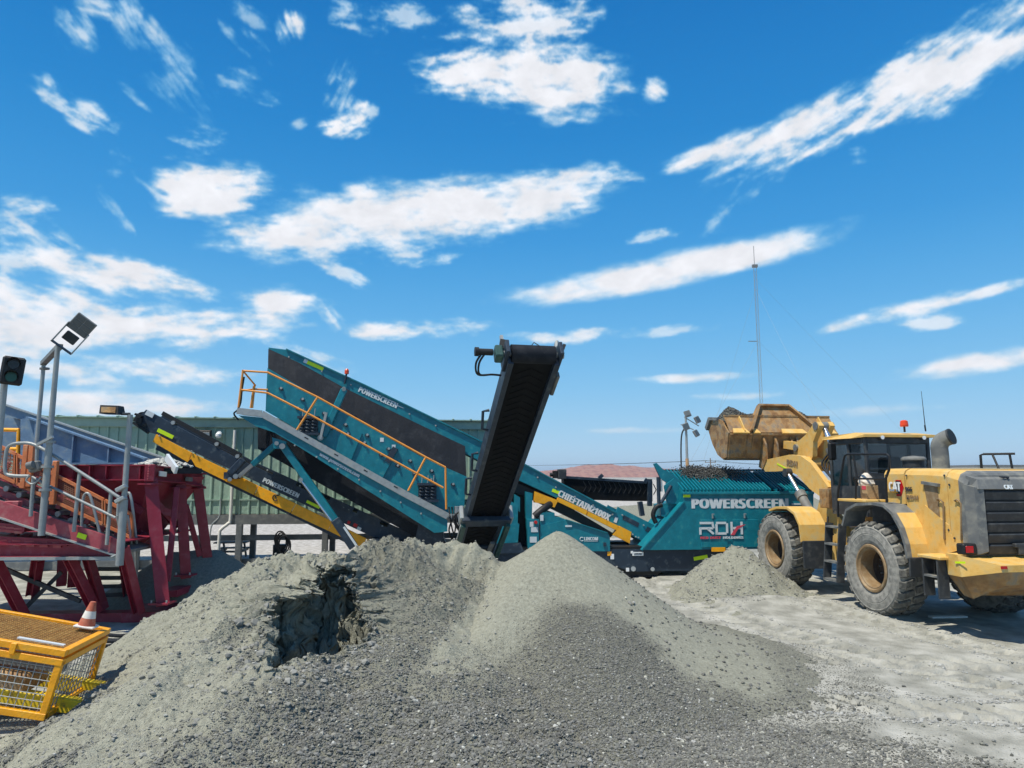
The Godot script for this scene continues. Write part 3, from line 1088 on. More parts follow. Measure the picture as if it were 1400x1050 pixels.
func build_gravel() -> void:
	var r := RandomNumberGenerator.new()
	r.seed = 19
	var lots := [[], [], []]
	for i in 420000:
		var x := r.randf_range(-5.2, 6.5)
		var z := -4.4 - 6.6 * pow(r.randf(), 1.35)
		var c := coarse_at(x, z)
		if r.randf() > c * c + 0.012:
			continue
		if hole_depth(x, z) > 0.03:
			continue
		var s := (0.006 + 0.011 * pow(r.randf(), 2.0) + (0.012 if r.randf() < 0.05 else 0.0)) * lerpf(0.55, 1.25, clampf((z + 10.0) / 4.5, 0.0, 1.0)) * lerpf(0.6, 1.0, c)
		lots[i % 3].append([Vector3(x, surface_h(x, z) + s * 0.25, z), s, stone_tint(r)])
	# sand-coloured grit over everything nearby
	for i in 300000:
		var z := -4.5 - 6.5 * pow(r.randf(), 1.5)
		var x := r.randf_range(-5.2, 4.6)
		if hole_depth(x, z) > 0.03 or r.randf() > 0.05 + 0.9 * coarse_at(x, z) + (0.16 if x < -1.6 else 0.0):
			continue
		var hs := surface_h(x, z)
		if hs < 0.1 and r.randf() > 0.25:
			continue
		var k := r.randf_range(0.22, 0.36) * (1.0 - 0.45 * coarse_at(x, z))
		var s := 0.004 + 0.008 * pow(r.randf(), 3.0)
		lots[i % 3].append([Vector3(x, hs + s * 0.15, z), s, Color(k, k * 1.005, k * 0.88)])
	# stones on the heap by the hopper
	for i in 3500:
		var x := r.randf_range(3.2, 6.4)
		var z := r.randf_range(-16.6, -13.2)
		if spill_pile_h(x, z) < 0.03:
			continue
		var s := 0.008 + 0.026 * pow(r.randf(), 4.0)
		var k := r.randf_range(0.17, 0.32)
		lots[i % 3].append([Vector3(x, surface_h(x, z) + s * 0.2, z), s, Color(k, k, k * 0.9)])
	# fallen lumps at the foot and on the lip of the hole
	for i in 260:
		var a := r.randf_range(-0.4, PI + 0.4)
		var q := r.randf_range(1.02, 1.6)
		var x := -2.28 + cos(a) * 0.5 * q
		var z := -8.3 + sin(a) * 0.95 * q
		var s := 0.012 + 0.05 * pow(r.randf(), 3.0)
		var k := r.randf_range(0.2, 0.3)
		if hole_depth(x, z) > 0.1:
			continue
		lots[i % 3].append([Vector3(x, surface_h(x, z) + s * 0.2, z), s, Color(k, k, k * 0.9)])
	# crumbs thrown up along the wheel tracks
	for i in 5200:
		var along_z := i % 2 == 0
		var off: float = [0.0, -2.12, 0.0, 2.1][i % 4 if not along_z else (i / 2) % 2]
		var x := r.randf_range(3.0, 8.8)
		var z := r.randf_range(-14.0, -7.0)
		var side := (-1.0 if r.randf() < 0.5 else 1.0) * (0.36 + absf(r.randfn()) * 0.10)
		if along_z:
			var d := z + 12.0
			x = 6.35 + off + 0.36 * d + 0.03 * d * d + side
		else:
			var e := x - 5.0
			z = -9.9 + absf(off) + 0.16 * e - 0.05 * e * e + side
		if main_cone_h(x, z) > 0.0:
			continue
		var s := 0.007 + 0.02 * pow(r.randf(), 4.0)
		var k := r.randf_range(0.24, 0.42)
		lots[i % 3].append([Vector3(x, surface_h(x, z) + s * 0.2, z), s, Color(k, k, k * 0.93)])
	# strays on the open yard
	for i in 3500:
		var x := r.randf_range(1.5, 9.5)
		var z := r.randf_range(-12.5, -5.0)
		if r.randf() > exp(-pow((x - 2.8 - (z + 7.0) * 0.3) / 1.7, 2.0)):
			continue
		var s := r.randf_range(0.008, 0.032)
		lots[i % 3].append([Vector3(x, surface_h(x, z) + s * 0.3, z), s, stone_tint(r)])
	# clods on the long pile
	for i in 2600:
		var x := r.randf_range(-5.0, -0.2)
		var z := r.randf_range(-11.2, -5.5)
		if side_pile_h(x, z) < 0.12 or hole_depth(x, z) > 0.03:
			continue
		var s := 0.01 + 0.03 * pow(r.randf(), 3.0)
		var k := r.randf_range(0.16, 0.3)
		lots[i % 3].append([Vector3(x, surface_h(x, z) + s * 0.1, z), s, Color(k, k, k * 0.88)])
	var g := thing("loose_gravel", "loose dark grey stones scattered over the front of the piles", "gravel", Vector3.ZERO)
	g.set_meta("kind", "stuff")
	for k in 3:
		for q in lots[k]:
			if q[0].x > -3.9 and q[0].x < -0.9 and q[0].z < -7.0:
				q[0] = hole_rim(q[0])
		scatter("stones", g, lots[k], 100 + k)


# ---------------------------------------------------------------- far things
func build_backdrop() -> void:
	var hx := steps(-420.0, 420.0, 8.0)
	var hz := steps(-1080.0, -900.0, 10.0)
	var hh := func(x: float, z: float) -> float:
		var across := 1.0 - pow(clampf(absf(z + 990.0) / 90.0, 0.0, 1.0), 1.6)
		var lift := 15.0 * exp(-pow((x - 118.0) / 62.0, 2.0)) + 4.5 * exp(-pow((x - 40.0) / 70.0, 2.0)) + 11.0 * exp(-pow((x - 205.0) / 60.0, 2.0)) + 1.5 * exp(-pow((x + 180.0) / 140.0, 2.0)) + 3.0 * exp(-pow((x - 330.0) / 90.0, 2.0))
		return (lift + 3.2 * noise.get_noise_2d(x * 0.025, z * 0.025) + 1.5 * noise.get_noise_2d(x * 0.09, z * 0.09)) * across - 0.6
	var ht := func(_p: Vector3) -> Color: return Color.WHITE
	again(field(hx, hz, hh, ht), "hills", "hill", self, Transform3D.IDENTITY).set_meta("kind", "structure")

	# grey bank behind the machine
	var bank := thing("gravel_bank", "long low grey bank behind the black belt of the far conveyor", "bank", Vector3.ZERO)
	var bh := func(x: float, z: float) -> float:
		return ridge_h(x, z, Vector3(3.2, 1.0, -31.0), Vector3(14.0, 1.7, -36.0), 0.42, 0.8) + 0.12 * noise.get_noise_2d(x * 0.6, z * 0.6)
	var bt := func(_p: Vector3) -> Color: return grey(0.95)
	again(field(steps(-2.0, 20.0, 0.3), steps(-42.0, -26.0, 0.3), bh, bt, true), "heap", "sand", bank, Transform3D.IDENTITY)

	# floodlight tower
	var ft := Vector3(11.525, 2.599, -46)
	var t := thing("floodlight_tower", "tall pole with four floodlights behind the teal hopper", "floodlight", Vector3(ft.x, 0, ft.z))
	var st := mb()
	cyl(st, Vector3.ZERO, Vector3(0, 3.6, 0), 0.11, 10)
	commit(st, "lower_post", "rust_post", t)
	st = mb()
	cyl(st, Vector3(0, 3.6, 0), Vector3(0, 6.4, 0), 0.09, 10, 0.07)
	commit(st, "upper_post", "post_steel", t)
	st = mb()
	tube(st, smooth_path([Vector3(-0.36, 0, 0), Vector3(-0.4, 3.0, 0), Vector3(-0.33, 5.0, 0), Vector3(-0.1, 5.6, 0)]), 0.05, 6)
	commit(st, "cable", "black", t)
	st = mb()
	beam(st, Vector3(-0.1, 6.35, 0), Vector3(0.85, 5.75, 0), 0.06, 0.06)
	beam(st, Vector3(-0.35, 5.85, 0), Vector3(0.5, 5.5, 0), 0.06, 0.06)
	commit(st, "bracket", "post_steel", t)
	for k in [[Vector3(0.1, 6.55, 0.1), 0.5, -0.3], [Vector3(0.72, 6.15, 0.15), 0.3, 0.5], [Vector3(-0.05, 5.7, 0.2), 0.1, -0.2], [Vector3(0.6, 5.25, 0.2), 0.4, 0.6]]:
		var lamp := node("floodlight", t)
		lamp.position = k[0]
		lamp.rotation = Vector3(-k[1], k[2], 0.35)
		lamp.scale = Vector3.ONE * 0.75
		st = mb()
		box(st, Vector3.ZERO, Vector3(0.55, 0.62, 0.22), Basis.IDENTITY, 0.05)
		commit(st, "housing", "frame_grey", lamp)
		st = mb()
		box(st, Vector3(0, 0, 0.12), Vector3(0.44, 0.5, 0.02))
		commit(st, "lens", "dark_lens", lamp)

	# guyed radio mast
	var mp := Vector3(43.207, 2.509, -120)
	var top := Vector3(42.991, 39.191, -120).y
	t = thing("radio_mast", "thin guyed lattice radio mast rising behind the loader bucket", "mast", Vector3(mp.x, 0, mp.z))
	var h := top
	var legs := []
	for k in 3:
		var a := TAU * k / 3.0 + 0.3
		legs.append(Vector3(cos(a), 0, sin(a)) * 0.3)
	for k in 3:
		st = mb()
		cyl(st, legs[k], legs[k] + Vector3(0, h, 0), 0.035, 5)
		commit(st, "leg", "post_steel", t)
	st = mb()
	var y := 0.0
	var flip := 0
	while y < h - 1.0:
		for k in 3:
			beam(st, legs[k] + Vector3(0, y, 0), legs[(k + 1) % 3] + Vector3(0, y + 0.9, 0), 0.022, 0.022)
			beam(st, legs[k] + Vector3(0, y, 0), legs[(k + 1) % 3] + Vector3(0, y, 0), 0.022, 0.022)
		y += 0.9
		flip += 1
	commit(st, "lattice", "post_steel", t)
	st = mb()
	cyl(st, Vector3(0, h, 0), Vector3(0, h + 4.0, 0), 0.05, 5)
	commit(st, "aerial", "frame_grey", t)
	st = mb()
	box(st, Vector3(0.05, h + 0.3, 0), Vector3(0.9, 0.5, 0.5))
	commit(st, "aerial_box", "frame_grey", t)
	st = mb()
	box(st, Vector3(-0.9, h * 0.66, 0), Vector3(1.6, 0.12, 0.12))
	commit(st, "outrigger", "frame_grey", t)
	for g in [[Vector3(-16, 0, 2), 0.66], [Vector3(-12, 0, 0), 0.9], [Vector3(30, 0, -8), 0.66], [Vector3(38, 0, -8), 0.95], [Vector3(4, 0, 24), 0.9]]:
		st = mb()
		cyl(st, g[0], Vector3(0, h * g[1], 0), 0.012, 4)
		commit(st, "guy_wire", "post_steel", t)

	# power poles and their wires
	var tops := []
	for k in [[Vector3(42.58, 2.511, -150), 5.0, "wooden power pole seen below the bucket beside the floodlight tower"], [Vector3(92.049, 2.515, -210), 5.6, "far wooden power pole standing behind the loader cab"], [Vector3(-27.135, 2.519, -260), 6.0, "far power pole hidden low behind the screening machine"]]:
		t = thing("power_pole", k[2], "power pole", Vector3(k[0].x, 0, k[0].z), 0.0, "far power poles")
		var ph: float = k[1] + 1.2
		st = mb()
		cyl(st, Vector3.ZERO, Vector3(0, ph, 0), 0.16, 8, 0.11)
		commit(st, "pole", "timber", t)
		st = mb()
		beam(st, Vector3(-1.2, ph - 0.9, 0), Vector3(1.2, ph - 0.9, 0), 0.14, 0.14)
		commit(st, "crossarm", "timber", t)
		for s in [-1.05, 0.0, 1.05]:
			st = mb()
			cyl(st, Vector3(s, ph - 0.85, 0), Vector3(s, ph - 0.5, 0), 0.08, 6)
			commit(st, "insulator", "frame_grey", t)
		tops.append(Vector3(k[0].x, ph - 0.5, k[0].z))
	for s in [-1.05, 1.05]:
		st = mb()
		var pts := []
		var order := [tops[2], tops[0], tops[1], tops[1] + Vector3(90, 0, -40)]
		for i in 3:
			for j in 12:
				var f := j / 12.0
				pts.append((order[i] as Vector3).lerp(order[i + 1], f) + Vector3(s, -3.0 * f * (1.0 - f), 0))
		tube(st, pts, 0.03, 4)
		var wo := commit(st, numbered("power_line"), "black")
		tag(wo, "thin power line strung across the sky between the far poles", "power line", "far power lines")

	# pale workshop far right
	var wp := Vector3(86.288, 2.509, -130)
	t = thing("workshop", "long pale flat-roofed workshop far beyond the loader's bonnet", "building", Vector3(wp.x, 0, wp.z))
	st = mb()
	box(st, Vector3(14, 2.05, -5), Vector3(28, 4.1, 10))
	commit(st, "wall", "cone_white", t)
	st = mb()
	box(st, Vector3(14, 4.28, -5), Vector3(28.8, 0.35, 10.8))
	commit(st, "roof", "frame_grey", t)
	for k in 5:
		st = mb()
		box(st, Vector3(4.0 + k * 5.0, 2.2, 0.03), Vector3(1.8, 1.2, 0.06))
		commit(st, "window", "dark_lens", t)

	# dry shrubs on the skyline above the hopper
	for k in [[Vector3(23.085, 2.505, -70), 2.6, 2.3, "dry straw-coloured bush rising just behind the hopper grid"], [Vector3(23.323, 2.505, -74), 1.7, 2.0, "smaller dry bush to the left of the straw-coloured bush"]]:
		t = thing("dry_bush", k[3], "bush", Vector3(k[0].x, 0, k[0].z))
		st = mb()
		var r := RandomNumberGenerator.new()
		r.seed = 8
		for i in 7:
			cyl(st, Vector3(0, 0, 0), Vector3(r.randf_range(-1, 1), k[1] * 0.9, r.randf_range(-1, 1)), 0.06, 5, 0.02)
		commit(st, "stem", "timber", t)
		st = mb()
		for i in 900:
			var dir := Vector3(r.randfn(), absf(r.randfn()) * 0.9, r.randfn()).normalized()
			var p := Vector3(dir.x * k[2], 0.9 + dir.y * (k[1] - 0.6), dir.z * k[2]) * pow(r.randf(), 0.4)
			p.y += 0.4
			var s := r.randf_range(0.06, 0.16)
			var b := Basis.from_euler(Vector3(r.randf() * TAU, r.randf() * TAU, 0))
			tri(st, p - b.x * s, p + b.x * s * 0.3, p + b.y * s * 1.6)
		commit(st, "twigs", "shrub", t)


# ---------------------------------------------------------------- shed
func build_shed() -> void:
	var s := thing("raised_shed", "long green ribbed-metal shed raised on grey steel posts", "shed", Vector3(-0.43, 0, -20.3), deg_to_rad(7.0))
	var left := -19.0
	var d := -1.6
	# cladding sheets, each with its ribs
	var w := 0.76
	var sheet := func(h: float) -> Mesh:
		var st := mb()
		var prof := []
		for k in 3:
			var x0 := k * w / 3.0
			prof.append_array([Vector2(x0, 0.0), Vector2(x0 + 0.17, 0.0), Vector2(x0 + 0.19, 0.03), Vector2(x0 + 0.225, 0.03), Vector2(x0 + 0.245, 0.0)])
		prof.append(Vector2(w - 0.003, 0.0))
		var poly := []
		for p in prof:
			poly.append(p)
		poly.append(Vector2(w - 0.003, -0.03))
		poly.append(Vector2(0, -0.03))
		prism(st, poly, 0.0, h, Transform3D(Basis(Vector3(1, 0, 0), Vector3(0, 0, 1), Vector3(0, 1, 0)), Vector3.ZERO))
		return st.commit()
	var tall: Mesh = sheet.call(1.97)
	var low: Mesh = sheet.call(0.38)
	var x := left
	while x < -0.1:
		again(tall, "cladding_sheet", "shed_green", s, Transform3D(Basis.IDENTITY, Vector3(x, 1.85, 0)))
		again(low, "cladding_sheet", "shed_green", s, Transform3D(Basis.IDENTITY, Vector3(x, 1.44, 0)))
		x += w
	var st := mb()
	box(st, Vector3(left * 0.5, 1.835, 0.012), Vector3(-left, 0.035, 0.05))
	commit(st, "cover_strip", "shed_trim", s)
	st = mb()
	box(st, Vector3(left * 0.5, 2.63, d * 0.5 - 0.06), Vector3(-left, 2.36, -d - 0.06))
	commit(st, "wall_core", "shed_trim", s)
	st = mb()
	box(st, Vector3(left * 0.5 + 0.05, 3.94, 0.04), Vector3(-left + 0.1, 0.24, 0.1), Basis.IDENTITY, 0.01)
	commit(st, "fascia", "shed_trim", s)
	st = mb()
	box(st, Vector3(left * 0.5 + 0.05, 4.075, d * 0.5), Vector3(-left + 0.3, 0.03, -d + 0.4))
	commit(st, "roof", "shed_green", s)
	st = mb()
	box(st, Vector3.ZERO, Vector3(0.06, 0.035, -d + 0.42), Basis.IDENTITY, 0.01)
	var rib := st.commit()
	x = left
	while x < 0.1:
		again(rib, "roof_rib", "shed_green", s, Transform3D(Basis.IDENTITY, Vector3(x, 4.106, d * 0.5)))
		x += 0.253 * 2.0
	st = mb()
	box(st, Vector3(left * 0.5, 1.3, 0.0), Vector3(-left, 0.26, 0.16))
	box(st, Vector3(left * 0.5, 1.3, d), Vector3(-left, 0.26, 0.16))
	commit(st, "floor_beam", "frame_grey", s)
	st = mb()
	box(st, Vector3(left * 0.5, 1.43, d * 0.5), Vector3(-left, 0.05, -d))
	commit(st, "floor", "timber", s)
	for px in [-17.0, -14.6, -12.2, -9.75, -8.55, -7.1, -4.8, -2.4, -0.2]:
		for pz in [0.0, d]:
			st = mb()
			box(st, Vector3(px, 0.585, pz), Vector3(0.16, 1.17, 0.16), Basis.IDENTITY, 0.01)
			commit(st, "post", "frame_grey", s)
	st = mb()
	box(st, Vector3(left * 0.5, 0.80, -0.11), Vector3(-left, 0.15, 0.06))
	commit(st, "rail", "frame_grey", s)
	st = mb()
	box(st, Vector3(left * 0.5, 0.12, -0.13), Vector3(-left, 0.22, 0.1))
	commit(st, "ground_beam", "frame_grey", s)
	# downpipe
	var dp := -7.33
	st = mb()
	tube(st, smooth_path([Vector3(dp, 3.75, 0.10), Vector3(dp, 2.5, 0.10), Vector3(dp, 1.35, 0.10), Vector3(dp - 0.05, 1.2, 0.12), Vector3(dp - 0.22, 1.05, 0.12), Vector3(dp - 0.26, 0.9, 0.12), Vector3(dp - 0.26, 0.1, 0.12)]), 0.045, 8)
	commit(st, "downpipe", "cone_white", s)
	st = mb()
	tube(st, smooth_path([Vector3(dp - 0.3, 1.9, 0.06), Vector3(dp - 0.3, 1.4, 0.07), Vector3(dp - 0.5, 1.1, 0.08), Vector3(dp - 0.5, 0.3, 0.08)]), 0.02, 6)
	commit(st, "cable_pipe", "galvanised", s)
	# floodlight and camera under the eave
	var fl := node("wall_floodlight", s)
	fl.position = Vector3(-8.12, 3.6, 0.16)
	fl.rotation.x = 0.25
	st = mb()
	box(st, Vector3.ZERO, Vector3(0.38, 0.28, 0.12), Basis.IDENTITY, 0.02)
	commit(st, "housing", "black", fl)
	st = mb()
	box(st, Vector3(0, 0.0, 0.065), Vector3(0.31, 0.19, 0.012))
	commit(st, "lens", "cone_white", fl)
	var cm := node("wall_camera", s)
	cm.position = Vector3(-7.74, 3.66, 0.12)
	st = mb()
	cyl(st, Vector3(0, 0, -0.1), Vector3(0, 0, 0.02), 0.06, 10)
	commit(st, "mount", "white", cm)
	st = mb()
	lathe(st, [Vector2(0, -0.09), Vector2(0.05, -0.075), Vector2(0.08, -0.03), Vector2(0.08, 0.03), Vector2(0.05, 0.07), Vector2(0, 0.08)], Transform3D(Basis.IDENTITY, Vector3(0, -0.06, 0.06)), 12)
	commit(st, "dome", "white", cm)

	# things under and behind the shed
	var pt := thing("picnic_table", "grey timber picnic table under the raised shed", "picnic table", Vector3(-8.352, 0, -21.171), 0.12)
	for k in 4:
		st = mb()
		box(st, Vector3(0, 0.53, -0.21 + k * 0.14), Vector3(0.92, 0.035, 0.125), Basis.IDENTITY, 0.005)
		commit(st, "tabletop_plank", "timber", pt)
	for sgn in [-1.0, 1.0]:
		for k in 2:
			st = mb()
			box(st, Vector3(0, 0.31, sgn * (0.5 + 0.13 * k)), Vector3(0.95, 0.035, 0.12), Basis.IDENTITY, 0.005)
			commit(st, "seat_plank", "timber", pt)
		st = mb()
		beam(st, Vector3(sgn * 0.32, 0.28, -0.62), Vector3(sgn * 0.32, 0.28, 0.62), 0.04, 0.08)
		commit(st, "seat_bearer", "timber", pt)
		for s2 in [-1.0, 1.0]:
			st = mb()
			beam(st, Vector3(sgn * 0.30, 0.0, s2 * 0.55), Vector3(sgn * 0.30, 0.51, s2 * 0.2), 0.04, 0.08)
			commit(st, "leg", "timber", pt)
	var cab := thing("cabinet", "dark upright metal cabinet between the shed posts", "cabinet", Vector3(-6.742, 0, -20.645), 0.1)
	st = mb()
	box(st, Vector3(0, 0.26, 0), Vector3(0.34, 0.52, 0.3), Basis.IDENTITY, 0.01)
	commit(st, "body", "slate", cab)
	st = mb()
	box(st, Vector3(0, 0.27, 0.155), Vector3(0.28, 0.44, 0.01))
	commit(st, "door", "loader_dark", cab)
	var hose := thing("hose_coil", "black hose looped over the grey rail under the shed", "hose", Vector3.ZERO)
	var rail_at := Vector3(-0.43, 0, -20.3) + Vector3(-6.0, 0, 0).rotated(Vector3.UP, deg_to_rad(7.0))
	for k in 4:
		st = mb()
		var pts := []
		for i in 17:
			var a := TAU * i / 16.0
			pts.append(rail_at + Vector3(0.16 * sin(a) + 0.05 * k, 0.72 + 0.26 * cos(a) - 0.04 * k, 0.03 * k + 0.06 * cos(a)))
		tube(st, pts, 0.022, 6)
		commit(st, "loop", "black", hose)


# ---------------------------------------------------------------- screening machine
func plate(poly: Array, z0: float, z1: float, called: String, m: String, parent: Node) -> MeshInstance3D:
	var st := mb()
	prism(st, poly, z0, z1)
	return commit(st, called, m, parent)


func bolts(spots: Array, parent: Node, called := "bolt", m := "galvanised", r := 0.022) -> void:
	var st := mb()
	lathe(st, [Vector2(0, 0.03), Vector2(r * 0.8, 0.03), Vector2(r, 0.022), Vector2(r, 0)], Transform3D(Basis(Vector3(1, 0, 0), Vector3(0, 0, 1), Vector3(0, -1, 0)), Vector3.ZERO), 8)
	var me := st.commit()
	for p in spots:
		again(me, called, m, parent, Transform3D(Basis.IDENTITY, p))


func slant(a: Vector2, b: Vector2) -> Basis:
	return Basis(Vector3(0, 0, 1), atan2(b.y - a.y, b.x - a.x))


func build_machine() -> void:
	var m := thing("screening_machine", "teal tracked screening machine with a raised screen box, conveyors and a loading hopper", "screening machine", Vector3(0, 0, -17.4), deg_to_rad(5.0))
	build_chassis(m)
	build_hopper(m)
	build_feed(m)
	build_screen_box(m)
	build_tail(m)
	build_power(m)
	build_side_conveyor(m)
	build_far_conveyor(m)


func build_chassis(m: Node) -> void:
	var st := mb()
	prism(st, [Vector2(-3.4, 1.0), Vector2(-0.4, 0.68), Vector2(5.5, 0.68), Vector2(5.5, 0.45), Vector2(4.9, 0.14), Vector2(2.95, 0.14), Vector2(2.5, 0.3), Vector2(-0.4, 0.36), Vector2(-3.4, 0.6)], -0.02, -1.9)
	commit(st, "chassis", "slate", m)
	# crawler tracks
	for z in [-0.3, -1.6]:
		var tr := node("crawler_track", m)
		var prof := []
		for i in 9:
			var a := PI * 0.5 + PI * i / 8.0
			prof.append(Vector2(-0.3 + cos(a) * 0.36, 0.38 + sin(a) * 0.36))
		for i in 9:
			var a := -PI * 0.5 + PI * i / 8.0
			prof.append(Vector2(3.5 + cos(a) * 0.36, 0.38 + sin(a) * 0.36))
		st = mb()
		prism(st, prof, z - 0.24, z + 0.24)
		commit(st, "belt", "black", tr)
		st = mb()
		box(st, Vector3.ZERO, Vector3(0.13, 0.04, 0.5), Basis.IDENTITY, 0.008)
		var shoe := st.commit()
		for k in 26:
			again(shoe, "track_shoe", "rubber", tr, Transform3D(Basis.IDENTITY, Vector3(-0.3 + k * 0.152, 0.02, z)))
	# hazard tape and stickers
	for k in [[Vector3(4.74, 0.46, 0), 0.36, 0.09, "lime", 0.16], [Vector3(2.42, 0.58, 0), 0.10, 0.1, "guard_yellow", 0.0], [Vector3(2.49, 0.51, 0), 0.09, 0.13, "white", 0.0], [Vector3(3.14, 0.57, 0), 0.28, 0.09, "white", 0.0], [Vector3(2.99, 0.61, 0), 0.06, 0.06, "white", 0.0], [Vector3(2.87, 0.19, 0), 0.08, 0.09, "white", 0.0]]:
		st = mb()
		box(st, Vector3(k[0].x, k[0].y, 0.003), Vector3(k[1], k[2], 0.006), Basis(Vector3(0, 0, 1), k[4]))
		commit(st, "sticker", k[3], m)
	text("LINCOM", "sticker_lettering", "slate", m, Transform3D(Basis.IDENTITY, Vector3(3.14, 0.57, 0.008)), 0.2, 0.04)
	st = mb()
	cyl(st, Vector3(3.05, 0.19, -0.1), Vector3(2.99, 0.22, 0.1), 0.06, 12)
	cyl(st, Vector3(3.53, 0.18, -0.1), Vector3(3.47, 0.21, 0.12), 0.05, 12)
	commit(st, "pin", "galvanised", m)


func build_hopper(m: Node) -> void:
	var h := node("hopper", m)
	var f := 0.1
	var bl := Vector2(3.21, 0.67)
	var ml := Vector2(4.32, 1.85)
	var tl := Vector2(4.29, 2.08)
	var tr := Vector2(7.73, 2.09)
	var br := Vector2(tr.x - 0.1, bl.y)
	plate([bl, ml, tl, tr, br], f, f - 0.06, "front_panel", "teal", h)
	var back := -1.25
	var rise := 0.50
	plate([bl + Vector2(0.6, 0), ml, tl + Vector2(0, rise), tr + Vector2(0, rise), br], back, back - 0.06, "rear_panel", "teal", h)
	plate([bl, bl + Vector2(0.05, 0), ml + Vector2(0.05, 0), ml], f - 0.06, back, "sloping_end", "teal", h)
	var st := mb()
	prism_x(st, [Vector2(f - 0.06, 0.7), Vector2(f - 0.06, tr.y), Vector2(back, tr.y + rise), Vector2(back, 0.7)], tr.x - 0.02, tr.x - 0.08)
	commit(st, "end_panel", "teal", h)
	st = mb()
	prism_x(st, [Vector2(f - 0.06, ml.y), Vector2(f - 0.06, tl.y), Vector2(back, tl.y + rise), Vector2(back, ml.y)], tl.x + 0.02, tl.x + 0.08)
	commit(st, "end_panel", "teal", h)
	# the feeder belt deep inside
	st = mb()
	box(st, Vector3((tl.x + tr.x) * 0.5, 1.35, (f + back) * 0.5), Vector3(tr.x - tl.x - 0.2, 0.05, f - back - 0.2))
	commit(st, "feeder_belt", "belt", h)
	# seam strips, hooks and the lower door panel
	st = mb()
	box(st, Vector3((tl.x + tr.x) * 0.5, tl.y - 0.02, f + 0.02), Vector3(tr.x - tl.x, 0.07, 0.05), Basis.IDENTITY, 0.01)
	commit(st, "top_rail", "teal", h)
	st = mb()
	beam(st, Vector3(bl.x, bl.y, f + 0.012), Vector3(ml.x, ml.y, f + 0.012), 0.05, 0.03)
	commit(st, "edge_strip", "teal", h)
	for x in [4.72, 5.55, 6.35, 7.1]:
		st = mb()
		box(st, Vector3(x + 0.35, 1.06, f + 0.008), Vector3(0.68, 0.68, 0.016), Basis.IDENTITY, 0.006)
		commit(st, "lower_panel", "teal", h)
		st = mb()
		box(st, Vector3(x + 0.32, 1.49, f + 0.02), Vector3(0.025, 0.11, 0.035))
		box(st, Vector3(x + 0.335, 1.54, f + 0.03), Vector3(0.05, 0.02, 0.03))
		commit(st, "hook", "galvanised", h)
	st = mb()
	box(st, Vector3(4.4, 1.99, 0.105), Vector3(0.18, 0.07, 0.012))
	commit(st, "sticker", "lime", h)
	st = mb()
	box(st, Vector3(5.16, 0.67, 0.12), Vector3(0.34, 0.1, 0.05))
	commit(st, "yellow_bracket", "guard_yellow", h)
	# bar grid
	var g := node("grid", h)
	st = mb()
	beam(st, Vector3(0, 0, 0), Vector3(0, rise + 0.02, back - f), 0.026, 0.09)
	var bar := st.commit()
	var n := 38
	for i in n:
		var x := lerpf(tl.x + 0.04, tr.x - 0.04, i / float(n - 1))
		if i == 26:
			continue
		again(bar, "grid_bar", "teal", g, Transform3D(Basis.IDENTITY, Vector3(x, tl.y + 0.03, f - 0.02)))
	for k in [0.02, 0.5, 1.0]:
		st = mb()
		beam(st, Vector3(tl.x, tl.y - 0.03 + rise * k, lerpf(f - 0.03, back, k)), Vector3(tr.x, tr.y - 0.03 + rise * k, lerpf(f - 0.03, back, k)), 0.07, 0.06)
		commit(st, "cross_bar", "teal", g)
	st = mb()
	beam(st, Vector3(tl.x, tl.y + rise + 0.06, back - 0.03), Vector3(tr.x, tr.y + rise + 0.06, back - 0.03), 0.05, 0.05)
	commit(st, "rear_rail", "slate", g)
	# folding wings at the left end
	var w := node("wing", h)
	plate([Vector2(3.71, 2.8), Vector2(3.79, 2.82), Vector2(3.94, 2.67), Vector2(4.24, 2.52), Vector2(4.58, 2.2), Vector2(4.54, 2.07), Vector2(4.31, 2.16), Vector2(3.89, 2.41)], -0.36, -0.44, "wing_plate", "teal", w)
	plate([Vector2(3.92, 2.24), Vector2(4.19, 2.43), Vector2(4.41, 2.09), Vector2(4.34, 1.76), Vector2(3.98, 1.8)], -0.2, -0.26, "wing_plate", "teal", w)
	plate([Vector2(3.83, 1.75), Vector2(4.23, 1.86), Vector2(4.54, 1.82), Vector2(4.1, 1.41), Vector2(3.85, 1.47)], -0.3, -0.9, "chute", "teal", w)
	st = mb()
	cyl(st, Vector3(3.8, 2.46, -0.3), Vector3(3.8, 1.76, -0.3), 0.05, 8)
	cyl(st, Vector3(4.09, 2.24, -0.15), Vector3(3.82, 1.82, -0.15), 0.045, 8)
	commit(st, "ram", "slate", w)
	st = mb()
	cyl(st, Vector3(3.88, 2.41, -0.32), Vector3(3.88, 2.09, -0.32), 0.03, 8)
	commit(st, "ram_rod", "chrome", w)
	st = mb()
	tube(st, smooth_path([Vector3(3.71, 1.3, -0.3), Vector3(3.64, 1.5, -0.3), Vector3(3.72, 1.69, -0.3), Vector3(3.88, 1.76, -0.3)]), 0.06, 8)
	commit(st, "hose", "black", w)
	# lettering
	text("POWERSCREEN", "lettering", "letter_grey", h, Transform3D(Basis.IDENTITY, Vector3(5.78, 1.8, 0.105)), 2.5, 0.25)
	st = mb()
	box(st, Vector3(7.3, 1.78, 0.106), Vector3(0.34, 0.035, 0.008))
	commit(st, "pinstripe", "letter_grey", h)
	var c := Vector3(5.26, 1.19, 0.13)
	# the owner's wordmark: square outlined letters with a red stroke through the last
	var lw := node("wordmark", h)
	st = mb()
	var z := c.z
	var seg := func(x0: float, y0: float, x1: float, y1: float) -> void:
		beam(st, c + Vector3(x0, y0, 0), c + Vector3(x1, y1, 0), 0.012, 0.055, Vector3(0.0, 1, 0) if absf(x1 - x0) > absf(y1 - y0) else Vector3(1, 0, 0))
